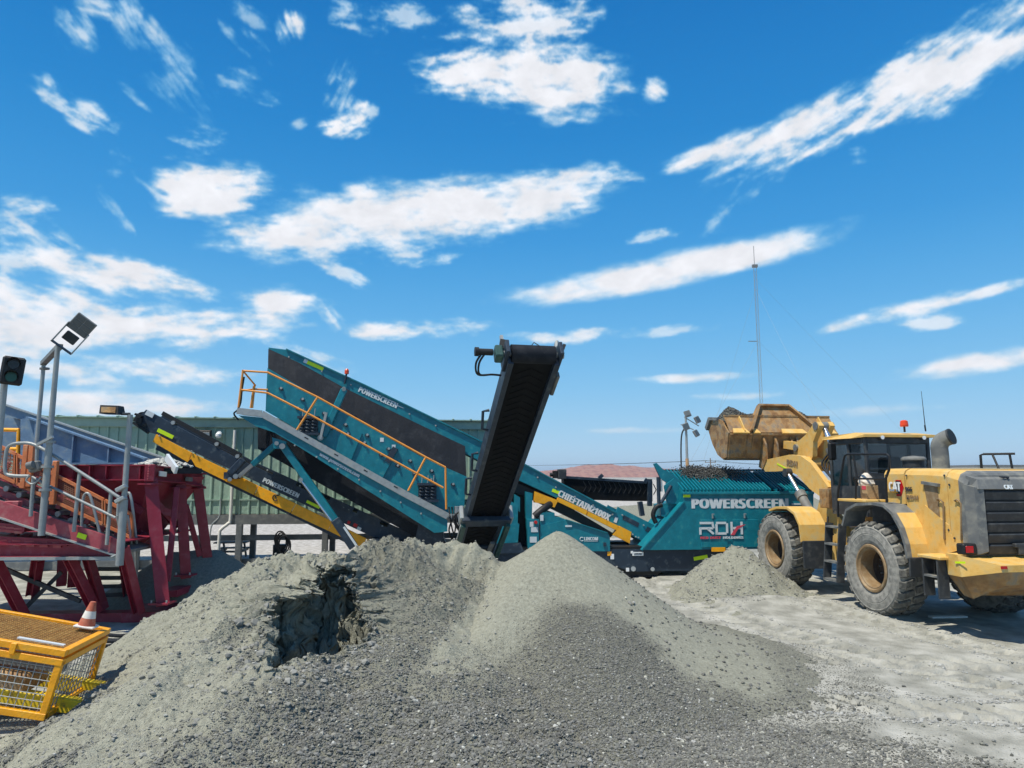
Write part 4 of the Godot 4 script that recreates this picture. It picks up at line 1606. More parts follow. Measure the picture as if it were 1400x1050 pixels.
	seg.call(-0.56, 0.13, -0.24, 0.13)
	seg.call(-0.24, 0.155, -0.21, 0.0)
	seg.call(-0.56, 0.0, -0.22, 0.0)
	seg.call(-0.55, 0.02, -0.55, -0.155)
	seg.call(-0.36, -0.01, -0.21, -0.14)
	seg.call(-0.14, 0.13, 0.12, 0.13)
	seg.call(-0.14, -0.13, 0.12, -0.13)
	seg.call(-0.13, 0.1, -0.13, -0.155)
	seg.call(0.14, 0.12, 0.14, -0.12)
	seg.call(0.26, 0.155, 0.26, -0.155)
	seg.call(0.28, 0.0, 0.50, 0.0)
	seg.call(0.52, 0.155, 0.52, -0.155)
	commit(st, "letters", "letter_grey", lw)
	st = mb()
	prism(st, [Vector2(c.x + 0.22, c.y - 0.17), Vector2(c.x + 0.32, c.y - 0.17), Vector2(c.x + 0.42, c.y - 0.02), Vector2(c.x + 0.62, c.y + 0.09), Vector2(c.x + 0.40, c.y + 0.05)], z + 0.004, z + 0.012)
	commit(st, "red_stroke", "pink_red", lw)
	text("RED DUST", "small_lettering", "pink_red", lw, Transform3D(Basis.IDENTITY, c + Vector3(-0.29, -0.23, 0)), 0.52, 0.06)
	text("HOLDINGS", "small_lettering", "letter_grey", lw, Transform3D(Basis.IDENTITY, c + Vector3(0.29, -0.23, 0)), 0.52, 0.06)


func build_feed(m: Node) -> void:
	var f := node("feed_conveyor", m)
	var z := -0.5
	var a := Vector2(-6.16, 5.72)
	var b := Vector2(-0.82, 3.39)
	var e := Vector2(2.72, 1.55)
	var g := Vector2(2.78, 1.7)
	var k := Vector2(3.85, 1.17)
	var kb := Vector2(3.47, 0.79)
	var lb := Vector2(0.04, 2.46)
	var a2 := Vector2(-5.71, 5.67)
	var side := [a, a2, Vector2(-3.7, 4.77), b, e, g, k, kb, Vector2(1.98, 1.57), lb, Vector2(-1.08, 3.02), Vector2(-6.06, 5.42)]
	plate(side, z, z - 0.05, "side_plate", "teal", f)
	plate(side, z - 1.15, z - 1.2, "side_plate", "teal", f)
	var st := mb()
	beam(st, Vector3(a2.x, a2.y + 0.012, z - 0.03), Vector3(-3.71, 4.78, -0.53), 0.16, 0.03)
	beam(st, Vector3(-3.71, 4.78, -0.53), Vector3(b.x, b.y + 0.012, z - 0.03), 0.16, 0.03)
	beam(st, Vector3(b.x, b.y + 0.012, z - 0.03), Vector3(e.x, e.y + 0.012, z - 0.03), 0.16, 0.03)
	commit(st, "top_flange", "teal", f)
	st = mb()
	beam(st, Vector3(a.x + 0.1, a.y - 0.14, z - 0.6), Vector3(kb.x + 0.3, kb.y + 0.28, z - 0.6), 1.02, 0.05)
	commit(st, "belt", "belt", f)
	st = mb()
	beam(st, Vector3(lb.x - 0.2, lb.y + 0.03, z - 0.6), Vector3(kb.x, kb.y + 0.12, z - 0.6), 1.0, 0.05)
	commit(st, "return_belt", "belt", f)
	st = mb()
	cyl(st, Vector3(a.x + 0.18, a.y - 0.22, z - 0.06), Vector3(a.x + 0.18, a.y - 0.22, z - 1.14), 0.17, 16)
	commit(st, "head_drum", "rubber", f)
	# yellow under-guards
	var y0 := Vector2(0.86, 1.93)
	var y1 := Vector2(2.87, 1.04)
	for q in [[Vector2(0.62, 2.1), Vector2(1.22, 1.87), Vector2(1.12, 1.69), Vector2(0.92, 1.78), Vector2(0.6, 1.82)], [Vector2(1.22, 1.95), Vector2(1.97, 1.61), Vector2(1.93, 1.5), Vector2(1.18, 1.85)], [Vector2(1.99, 1.59), Vector2(2.78, 1.22), Vector2(2.72, 1.11), Vector2(1.95, 1.49)], [Vector2(2.8, 1.22), Vector2(3.1, 1.07), Vector2(3.05, 0.78), Vector2(2.62, 1)]]:
		plate(q, -0.42, -0.62, "yellow_guard", "guard_yellow", f)
	plate([Vector2(0.05, 2.46), Vector2(1.28, 1.85), Vector2(2.7, 1.01), Vector2(2.6, 0.92), Vector2(1.13, 1.63), Vector2(-0.06, 2.17)], -0.62, -1.5, "under_tray", "black", f)
	# vented tail housing
	for q in [[Vector2(2.93, 1.49), Vector2(3.33, 1.29), Vector2(3.29, 1.18), Vector2(2.89, 1.38)], [Vector2(3.54, 1.2), Vector2(3.76, 1.08), Vector2(3.7, 0.97), Vector2(3.48, 1.09)]]:
		plate(q, -0.492, -0.5, "vent", "slate", f)
	bolts([Vector3(0.21, 2.69, -0.498), Vector3(0.7, 2.45, -0.498), Vector3(1.17, 2.2, -0.498), Vector3(1.66, 1.96, -0.498), Vector3(2.13, 1.74, -0.498), Vector3(2.63, 1.51, -0.498), Vector3(2.89, 1.49, -0.498), Vector3(3.44, 1.23, -0.498), Vector3(3.15, 1, -0.498), Vector3(3.23, 0.94, -0.498), Vector3(3.3, 0.92, -0.498), Vector3(-1.91, 3.76, -0.498), Vector3(-2.58, 4.05, -0.498), Vector3(-4.07, 4.79, -0.498), Vector3(-4.81, 5.12, -0.498), Vector3(-5.64, 5.48, -0.498)], f)
	var sb := slant(Vector2(1.28, 1.89), Vector2(2.55, 1.39))
	text("CHIEFTAIN", "lettering", "letter_grey", f, Transform3D(slant(Vector2(1.28, 2.02), Vector2(2.04, 1.65)), Vector3(1.66, 1.86, -0.492)), 0.92, 0.165)
	text("2100X", "lettering", "letter_grey", f, Transform3D(slant(Vector2(1.28, 2.02), Vector2(2.04, 1.65)), Vector3(2.32, 1.54, -0.492)), 0.54, 0.165)
	st = mb()
	box(st, Vector3(1.18, 2.09, -0.494), Vector3(0.22, 0.08, 0.01), sb)
	commit(st, "sticker", "lime", f)
	st = mb()
	box(st, Vector3(2.72, 1.37, -0.494), Vector3(0.08, 0.14, 0.01), sb)
	commit(st, "sticker", "letter_grey", f)
	var ub := slant(a, b)
	st = mb()
	box(st, Vector3(-4.98, 5.27, -0.494), Vector3(0.44, 0.09, 0.01), ub)
	commit(st, "sticker", "lime", f)
	st = mb()
	box(st, Vector3(-5.22, 5.38, -0.494), Vector3(0.1, 0.1, 0.01), ub)
	commit(st, "sticker", "letter_grey", f)
	text("POWERSCREEN", "lettering", "letter_grey", f, Transform3D(ub, Vector3(-3.38, 4.47, -0.492)), 1.05, 0.14)
	st = mb()
	box(st, Vector3(-2.82, 4.24, -0.494), Vector3(0.18, 0.02, 0.01), ub)
	commit(st, "pinstripe", "letter_grey", f)


func build_screen_box(m: Node) -> void:
	var s := node("screen_box", m)
	var tl := Vector2(-6.03, 5.12)
	var bl := Vector2(-6.03, 4.06)
	var br := Vector2(-1.58, 1.54)
	var rr := Vector2(-1.19, 1.61)
	var tr := Vector2(-1.12, 2.47)
	var side := [tl, Vector2(-5.16, 4.62), Vector2(-4.15, 4.04), Vector2(-2.26, 2.97), tr, rr, br, bl]
	plate(side, 0.0, -0.06, "side_wall", "teal", s)
	plate(side, -1.7, -1.76, "side_wall", "teal", s)
	# rubber dust curtains between the box and the feed conveyor
	var low := [Vector2(-6.04, 5.13), Vector2(-5.18, 4.67), Vector2(-4.16, 4.08), Vector2(-3.44, 3.63), Vector2(-2.26, 3), Vector2(-1.12, 2.38)]
	var high := [Vector2(-6.15, 5.68), Vector2(-5.37, 5.33), Vector2(-4.24, 4.71), Vector2(-3.37, 4.29), Vector2(-2.29, 3.77), Vector2(-1.16, 3.24)]
	for i in 5:
		var a: Vector2 = low[i]
		var b: Vector2 = low[i + 1]
		var c: Vector2 = high[i + 1]
		var d: Vector2 = high[i]
		# each curtain bellies out a little
		var st0 := mb()
		var n := 6
		for u in n:
			for v in n:
				var q := []
				for kk in [[u, v], [u + 1, v], [u + 1, v + 1], [u, v + 1]]:
					var fu: float = kk[0] / float(n)
					var fv: float = kk[1] / float(n)
					var p := a.lerp(b, fu).lerp(d.lerp(c, fu), fv) - Vector2(0.0, 0.08 * (1.0 - fv))
					var belly := 0.03 * sin(PI * fv) * (0.6 + 0.4 * sin(fu * 9.0 + i))
					q.append(Vector3(p.x, p.y, lerpf(-0.10, -0.46, fv) + belly * (0.4 + 0.6 * fv)))
				tri(st0, q[0], q[1], q[2])
				tri(st0, q[0], q[2], q[3])
		commit(st0, "dust_curtain", "rubber", s)
	var st := mb()
	box(st, Vector3(-3.6, 2.9, -0.9), Vector3(0.6, 0.8, 1.5), slant(bl, br))
	box(st, Vector3(-3.6, 3.1, -0.9), Vector3(4.4, 0.06, 1.58), slant(bl, br))
	commit(st, "deck", "black", s)
	# drive brace standing on the box
	st = mb()
	beam(st, Vector3(-4.15, 4.61, 0.05), Vector3(-4.62, 3.44, 0.05), 0.16, 0.1, Vector3(0, 0, 1), 0.02)
	commit(st, "drive_brace", "teal", s)
	st = mb()
	cyl(st, Vector3(-4.17, 4.62, 0), Vector3(-4.15, 4.6, 0.12), 0.05, 14)
	cyl(st, Vector3(-4.7, 3.42, 0), Vector3(-4.67, 3.41, 0.14), 0.07, 14)
	commit(st, "pivot", "galvanised", s)
	st = mb()
	beam(st, Vector3(-4.55, 4.02, 0.14), Vector3(-4.67, 3.38, 0.14), 0.06, 0.05, Vector3(0, 0, 1))
	commit(st, "turnbuckle", "galvanised", s)
	# amber beacon on its stalk
	var bk := node("beacon", s)
	st = mb()
	cyl(st, Vector3(-4.23, 4.8, -0.45), Vector3(-4.18, 5.08, -0.45), 0.025, 6)
	commit(st, "stalk", "slate", bk)
	st = mb()
	lathe(st, [Vector2(0, 0), Vector2(0.055, 0), Vector2(0.055, 0.09), Vector2(0.03, 0.13), Vector2(0, 0.135)], Transform3D(Basis.IDENTITY, Vector3(-4.18, 5.06, -0.45)), 12)
	commit(st, "lamp", "beacon", bk)
	# springs and fastenings
	for q in [Vector3(-4.98, 3.7, 0.06), Vector3(-2.08, 2.09, 0.06)]:
		var sp := node("spring_pack", s)
		for k in 3:
			st = mb()
			var pts := []
			for i in 33:
				var an := TAU * i / 8.0
				pts.append(q + Vector3(-0.14 + 0.14 * k + 0.05 * cos(an), -0.16 + 0.32 * i / 32.0, 0.05 * sin(an) + 0.06))
			tube(st, pts, 0.016, 5)
			commit(st, "spring", "slate", sp)
		st = mb()
		box(st, q + Vector3(0, 0.2, 0.02), Vector3(0.5, 0.06, 0.2))
		box(st, q + Vector3(0, -0.2, 0.02), Vector3(0.55, 0.06, 0.2))
		box(st, q + Vector3(0, 0, -0.03), Vector3(0.44, 0.34, 0.04))
		commit(st, "bracket", "slate", sp)
		st = mb()
		for k in 3:
			cyl(st, q + Vector3(-0.14 + 0.14 * k, 0.2, 0.06), q + Vector3(-0.12 + 0.14 * k, 0.42, 0.06), 0.012, 6)
		commit(st, "spring_bolt", "galvanised", sp)
	var spots := []
	for i in 9:
		var t := i / 8.0
		spots.append(Vector3(-5.67, 4.62, 0.004).lerp(Vector3(-1.45, 2.3, 0.004), t) + Vector3(0, 0.03 * sin(i * 2.0), 0))
		spots.append(Vector3(-5.35, 4.44, 0.004).lerp(Vector3(-2.09, 2.66, 0.004), t) + Vector3(0.1, -0.3 - 0.06 * sin(i * 1.3), 0))
	for p in spots:
		var bk2 := node("screen_tensioner", s)
		st = mb()
		cyl(st, p, p + Vector3(0, 0, 0.06), 0.03, 8)
		commit(st, "nut", "galvanised", bk2)
		st = mb()
		box(st, p + Vector3(-0.01, -0.02, 0.01), Vector3(0.11, 0.06, 0.02), Basis(Vector3(0, 0, 1), -0.52))
		commit(st, "clip", "slate", bk2)
	st = mb()
	beam(st, Vector3(-3.71, 3.53, 0.02), Vector3(-3.97, 2.85, 0.02), 0.04, 0.04, Vector3(0, 0, 1))
	beam(st, Vector3(-2.92, 3.07, 0.03), Vector3(-3.22, 2.47, 0.03), 0.12, 0.07, Vector3(0, 0, 1))
	commit(st, "stiffener", "teal", s)
	st = mb()
	box(st, Vector3(-2.97, 3, 0.04), Vector3(0.14, 0.4, 0.08), slant(bl, br))
	commit(st, "oil_box", "slate", s)
	st = mb()
	box(st, Vector3(-3.21, 3.37, 0.004), Vector3(0.09, 0.1, 0.008))
	box(st, Vector3(-2.92, 3.2, 0.004), Vector3(0.09, 0.1, 0.008))
	commit(st, "sticker", "letter_grey", s)

	# walkway along the box
	var w := node("walkway", m)
	var z1 := 0.62
	var e0 := Vector2(-6.52, 4.06)
	var e1 := Vector2(-5.95, 4)
	var e2 := Vector2(-5.25, 3.61)
	var e3 := Vector2(-2.6, 2.14)
	var e4 := Vector2(-1.58, 1.61)
	var edge := [e0, e1, e2, e3, e4]
	for i in 4:
		var a: Vector2 = edge[i]
		var b: Vector2 = edge[i + 1]
		st = mb()
		beam(st, Vector3(a.x, a.y - 0.06, z1), Vector3(b.x, b.y - 0.06, z1), 0.03, 0.15)
		commit(st, "kick_plate", "galvanised", w)
		st = mb()
		beam(st, Vector3(a.x, a.y - 0.10, z1 * 0.5 + 0.04), Vector3(b.x, b.y - 0.10, z1 * 0.5 + 0.04), z1 - 0.08, 0.035)
		commit(st, "deck_plate", "galvanised", w)
	plate([e0 + Vector2(0.02, -0.16), e1 + Vector2(0, -0.15), e4 + Vector2(0, -0.15), e4 + Vector2(0.0, -0.42), e4 + Vector2(-0.3, -0.45), e2 + Vector2(0.2, -0.46), e1 + Vector2(0.3, -0.5), e0 + Vector2(0.45, -0.42)], 0.58, 0.52, "side_skirt", "teal", w)
	text("www.powerscreen.com", "lettering", "letter_grey", w, Transform3D(slant(e2, e3), Vector3(-4.13, 2.73, 0.59)), 1.06, 0.085)
	bolts([Vector3(-5.17, 3.2, 0.58), Vector3(-4.66, 2.93, 0.58), Vector3(-4.16, 2.65, 0.58), Vector3(-3.66, 2.4, 0.58), Vector3(-3.16, 2.13, 0.58), Vector3(-2.68, 1.87, 0.58), Vector3(-2.2, 1.61, 0.58)], w)
	# slots in the kick plate
	for q in [Vector3(-4.9, 3.4, 0.636), Vector3(-4.2, 3.01, 0.636), Vector3(-3.51, 2.64, 0.636), Vector3(-2.8, 2.26, 0.636)]:
		st = mb()
		box(st, q + Vector3(0, -0.03, 0), Vector3(0.1, 0.025, 0.008), slant(e2, e3))
		commit(st, "slot", "black", w)
	var rails := [
		[Vector3(-6.42, 4.95, 0.62), Vector3(-5.86, 4.92, 0.62), Vector3(-4.68, 4.34, 0.62), Vector3(-2.11, 2.93, 0.62), Vector3(-1.64, 2.69, 0.62)],
		[Vector3(-6.46, 4.5, 0.62), Vector3(-5.84, 4.43, 0.62), Vector3(-4.91, 3.96, 0.62), Vector3(-1.69, 2.21, 0.62)]]
	for r in rails:
		st = mb()
		tube(st, r, 0.024, 8)
		commit(st, "guard_rail", "rail_orange", w)
	for q in [[Vector3(-6.43, 4.97, 0.62), Vector3(-6.49, 4.08, 0.62)], [Vector3(-4.68, 4.34, 0.62), Vector3(-5.13, 3.56, 0.62)], [Vector3(-2.11, 2.93, 0.62), Vector3(-2.51, 2.14, 0.62)], [Vector3(-1.64, 2.69, 0.62), Vector3(-1.61, 1.71, 0.62)], [Vector3(-6.29, 4.69, 0.1), Vector3(-6.32, 4.12, 0.1)], [Vector3(-6.25, 4.63, 0.3), Vector3(-6.3, 4.1, 0.3)]]:
		st = mb()
		cyl(st, q[0], q[1], 0.026, 8)
		commit(st, "rail_post", "rail_orange", w)
	st = mb()
	cyl(st, Vector3(-6.3, 4.58, 0.1), Vector3(-6, 4.58, 0), 0.022, 8)
	cyl(st, Vector3(-6.41, 4.48, 0.62), Vector3(-6.29, 4.58, 0.1), 0.022, 8)
	cyl(st, Vector3(-6.43, 4.95, 0.62), Vector3(-6.27, 4.67, 0.1), 0.02, 8)
	commit(st, "end_rail", "rail_orange", w)
	st = mb()
	tube(st, smooth_path([Vector3(-6.4, 4.81, 0.6), Vector3(-6.44, 4.5, 0.58), Vector3(-6.45, 4.2, 0.6), Vector3(-6.51, 4.03, 0.6), Vector3(-6.62, 3.94, 0.5), Vector3(-6.51, 3.8, 0.5)]), 0.02, 6)
	commit(st, "hose", "black", w)

	# sub-frame and dark plating under the walkway
	var u := node("sub_frame", m)
	plate([Vector2(-6.24, 3.83), Vector2(-5.39, 3.53), Vector2(-1.8, 1.61), Vector2(-1.68, 0.73), Vector2(-2.23, 0.94), Vector2(-6.2, 3.14)], -0.12, -1.5, "catch_box", "rubber", u)
	plate([Vector2(-1.97, 1.63), Vector2(-1.68, 1.56), Vector2(-1.67, 0.73), Vector2(-1.92, 0.73)], 0.2, -1.4, "rear_post", "slate", u)
	plate([Vector2(-2.26, 1.43), Vector2(-1.78, 1.25), Vector2(-1.6, 0.84), Vector2(-2.37, 0.88)], 0.1, -0.5, "hinge_plate", "slate", u)
	# prop leg with its ram
	var p := node("prop_leg", m)
	plate([Vector2(-5.72, 3.39), Vector2(-5.38, 3.29), Vector2(-5.44, 3.12), Vector2(-5.68, 3.13)], 0.5, 0.42, "bracket", "teal", p)
	st = mb()
	beam(st, Vector3(-5.47, 3.19, 0.4), Vector3(-4.15, 1.37, 0.4), 0.17, 0.15, Vector3(0, 0, 1), 0.015)
	commit(st, "outer_tube", "teal", p)
	st = mb()
	beam(st, Vector3(-4.21, 1.48, 0.42), Vector3(-3.76, 0.83, 0.42), 0.2, 0.18, Vector3(0, 0, 1), 0.015)
	commit(st, "inner_tube", "slate", p)
	st = mb()
	beam(st, Vector3(-3.99, 1.31, 0.52), Vector3(-3.69, 0.88, 0.52), 0.05, 0.02, Vector3(0, 0, 1))
	commit(st, "perforated_strip", "letter_grey", p)
	st = mb()
	cyl(st, Vector3(-5.03, 2.4, 0.47), Vector3(-4.29, 1.45, 0.47), 0.028, 8)
	commit(st, "ram_rod", "chrome", p)
	st = mb()
	cyl(st, Vector3(-5.05, 2.4, 0.38), Vector3(-5.02, 2.4, 0.52), 0.05, 10)
	cyl(st, Vector3(-5.51, 3.19, 0.36), Vector3(-5.47, 3.18, 0.54), 0.07, 10)
	cyl(st, Vector3(-5.65, 3.26, 0.36), Vector3(-5.6, 3.25, 0.54), 0.05, 10)
	commit(st, "pin", "galvanised", p)
	# strut down to the tail conveyor
	var q2 := node("strut", m)
	st = mb()
	beam(st, Vector3(-5.68, 3.23, 0.3), Vector3(-6.25, 2.76, 0.05), 0.13, 0.12, Vector3(0, 0, 1), 0.012)
	commit(st, "outer_tube", "teal", q2)
	st = mb()
	beam(st, Vector3(-6.17, 2.83, 0.1), Vector3(-6.6, 2.48, -0.1), 0.09, 0.08, Vector3(0, 0, 1))
	commit(st, "inner_tube", "galvanised", q2)
	st = mb()
	beam(st, Vector3(-6.55, 2.89, -0.2), Vector3(-6.86, 2.54, -0.2), 0.16, 0.14, Vector3(0, 0, 1), 0.02)
	box(st, Vector3(-6.82, 2.5, -0.3), Vector3(0.34, 0.16, 0.25))
	commit(st, "clamp", "slate", q2)
	st = mb()
	cyl(st, Vector3(-6.72, 2.48, -0.2), Vector3(-6.63, 2.48, 0.1), 0.06, 10)
	cyl(st, Vector3(-6.85, 2.41, -0.2), Vector3(-6.76, 2.41, 0.1), 0.05, 10)
	commit(st, "pin", "galvanised", q2)


func build_tail(m: Node) -> void:
	var t := node("tail_conveyor", m)
	var z := -0.45
	# slate side frame
	plate([Vector2(-9.24, 3.87), Vector2(-9.01, 4.11), Vector2(-6.67, 2.86), Vector2(-6.17, 2.64), Vector2(-1.61, 0.55), Vector2(-2.51, 0.56), Vector2(-8.73, 3.5), Vector2(-8.97, 3.57), Vector2(-9.24, 3.75)], z, z - 0.06, "side_frame", "slate", t)
	plate([Vector2(-9.24, 3.87), Vector2(-9.01, 4.11), Vector2(-6.67, 2.86), Vector2(-1.61, 0.55), Vector2(-2.51, 0.56), Vector2(-8.73, 3.5), Vector2(-9.24, 3.75)], z - 1.1, z - 1.16, "side_frame", "slate", t)
	var st := mb()
	beam(st, Vector3(-9.32, 4.01, -1.03), Vector3(-1.8, 0.54, -1.03), 0.98, 0.05)
	commit(st, "belt", "belt", t)
	st = mb()
	beam(st, Vector3(-8.64, 4.03, -0.5), Vector3(-6.69, 2.99, -0.5), 0.05, 0.10)
	commit(st, "skirt_rubber", "black", t)
	st = mb()
	cyl(st, Vector3(-9.1, 3.9, -0.5), Vector3(-9.55, 3.98, -1.55), 0.16, 16)
	commit(st, "head_drum", "rubber", t)
	st = mb()
	box(st, Vector3(-9.16, 3.89, -0.4), Vector3(0.12, 0.2, 0.14), Basis(Vector3(0, 0, 1), -0.45))
	cyl(st, Vector3(-9.16, 3.84, -0.45), Vector3(-9.06, 3.82, -0.2), 0.07, 10)
	cyl(st, Vector3(-9.02, 3.73, -0.45), Vector3(-8.93, 3.72, -0.25), 0.05, 10)
	beam(st, Vector3(-9.25, 3.78, -0.35), Vector3(-8.88, 3.53, -0.35), 0.08, 0.05)
	commit(st, "bearing", "black", t)
	st = mb()
	box(st, Vector3(-8.91, 4, -0.43), Vector3(0.2, 0.12, 0.02), Basis(Vector3(0, 0, 1), -0.45))
	commit(st, "sticker", "letter_grey", t)
	# yellow nip guards
	var x0 := Vector2(-8.8, 3.28)
	var segs := [[209, 604, 214, 594, 262, 619, 257, 632], [258, 632, 263, 620, 313, 644, 308, 657], [309, 657.5, 313, 645, 352, 664, 347, 676], [348, 676.5, 353, 664.5, 403, 688, 397, 700], [398, 701, 404, 688.5, 452, 712, 448, 724], [449, 724.5, 453, 712.5, 500, 735, 497, 748], [498, 748, 501, 736, 536, 752, 532, 764]]
	for g in [[Vector2(-8.78, 3.32), Vector2(-8.71, 3.5), Vector2(-7.85, 3.05), Vector2(-7.92, 2.82)], [Vector2(-7.91, 2.81), Vector2(-7.83, 3.04), Vector2(-6.94, 2.61), Vector2(-7.03, 2.38)], [Vector2(-7.02, 2.37), Vector2(-6.92, 2.6), Vector2(-6.23, 2.25), Vector2(-6.32, 2.03)], [Vector2(-6.3, 2.02), Vector2(-6.21, 2.24), Vector2(-5.31, 1.82), Vector2(-5.43, 1.59)], [Vector2(-5.41, 1.58), Vector2(-5.3, 1.81), Vector2(-4.41, 1.38), Vector2(-4.51, 1.16)], [Vector2(-4.5, 1.16), Vector2(-4.4, 1.37), Vector2(-3.57, 0.96), Vector2(-3.65, 0.73)], [Vector2(-3.63, 0.73), Vector2(-3.55, 0.95), Vector2(-2.87, 0.66), Vector2(-2.93, 0.43)]]:
		plate(g, -0.38, -0.44, "nip_guard", "guard_yellow", t)
	st = mb()
	beam(st, Vector3(-8.71, 3.18, -0.5), Vector3(-3.95, 0.85, -0.5), 0.1, 0.1)
	commit(st, "lower_tube", "slate", t)
	# vented panels
	var vb := slant(Vector2(-6.13, 2.5), Vector2(-1.79, 0.55))
	for q in [Vector3(-5.62, 2.38, -0.43), Vector3(-4.22, 1.75, -0.43), Vector3(-3.55, 1.44, -0.43), Vector3(-2.79, 1.1, -0.43)]:
		var v := node("vent_panel", t)
		st = mb()
		box(st, q, Vector3(0.62, 0.2, 0.02), vb)
		commit(st, "panel", "slate", v)
		for k in 6:
			st = mb()
			box(st, q + vb * Vector3(0, -0.07 + 0.028 * k, 0.014), Vector3(0.54, 0.012, 0.012), vb)
			commit(st, "slat", "loader_dark", v)
	bolts([Vector3(-6.03, 2.63, -0.45), Vector3(-5.23, 2.25, -0.45), Vector3(-4.15, 1.71, -0.45), Vector3(-4.02, 1.66, -0.45), Vector3(-3.19, 1.26, -0.45), Vector3(-2.52, 0.97, -0.45), Vector3(-7.84, 3.09, -0.37), Vector3(-7.7, 3, -0.37), Vector3(-8.62, 3.46, -0.37)], t)
	text("POWERSCREEN", "lettering", "letter_grey", t, Transform3D(slant(Vector2(-6.13, 2.39), Vector2(-5.21, 1.97)), Vector3(-5.68, 2.2, -0.425)), 0.95, 0.115)
	var vs := slant(Vector2(-8.78, 3.32), Vector2(-5.38, 1.66))
	st = mb()
	box(st, Vector3(-8.51, 3.52, -0.425), Vector3(0.42, 0.09, 0.012), vs)
	box(st, Vector3(-4.89, 1.79, -0.425), Vector3(0.36, 0.07, 0.012), vs)
	commit(st, "sticker", "lime", t)
	st = mb()
	box(st, Vector3(-3.85, 1.28, -0.42), Vector3(0.1, 0.08, 0.012), vs)
	box(st, Vector3(-4.01, 1.35, -0.42), Vector3(0.07, 0.07, 0.012), vs)
	commit(st, "warning_sticker", "red", t)
	st = mb()
	box(st, Vector3(-3.75, 1.2, -0.37), Vector3(0.1, 0.08, 0.012), vs)
	commit(st, "warning_sticker", "letter_grey", t)
	# round hand emblem on the guard
	st = mb()
	var c := Vector3(-5.79, 1.96, -0.372)
	var pts := []
	for i in 13:
		var a := 0.9 + 4.6 * i / 12.0
		pts.append(c + Vector3(cos(a) * 0.07, sin(a) * 0.07, 0))
	tube(st, pts, 0.013, 6)
	cyl(st, c + Vector3(0.0, -0.01, 0), c + Vector3(0.0, 0.04, 0), 0.014, 6)
	cyl(st, c + Vector3(0.0, -0.01, 0), c + Vector3(0.03, -0.01, 0), 0.014, 6)
	cyl(st, c + Vector3(0.05, 0.06, 0), c + Vector3(0.051, 0.06, 0.008), 0.022, 8)
	commit(st, "emblem", "black", t)
	# idler brackets on the upper edge
	for q in [Vector3(-8.35, 3.79, -0.42), Vector3(-7.28, 3.27, -0.42), Vector3(-6.77, 2.97, -0.42)]:
		st = mb()
		cyl(st, q, q + Vector3(0, 0, -0.3), 0.05, 10)
		commit(st, "idler", "galvanised", t)


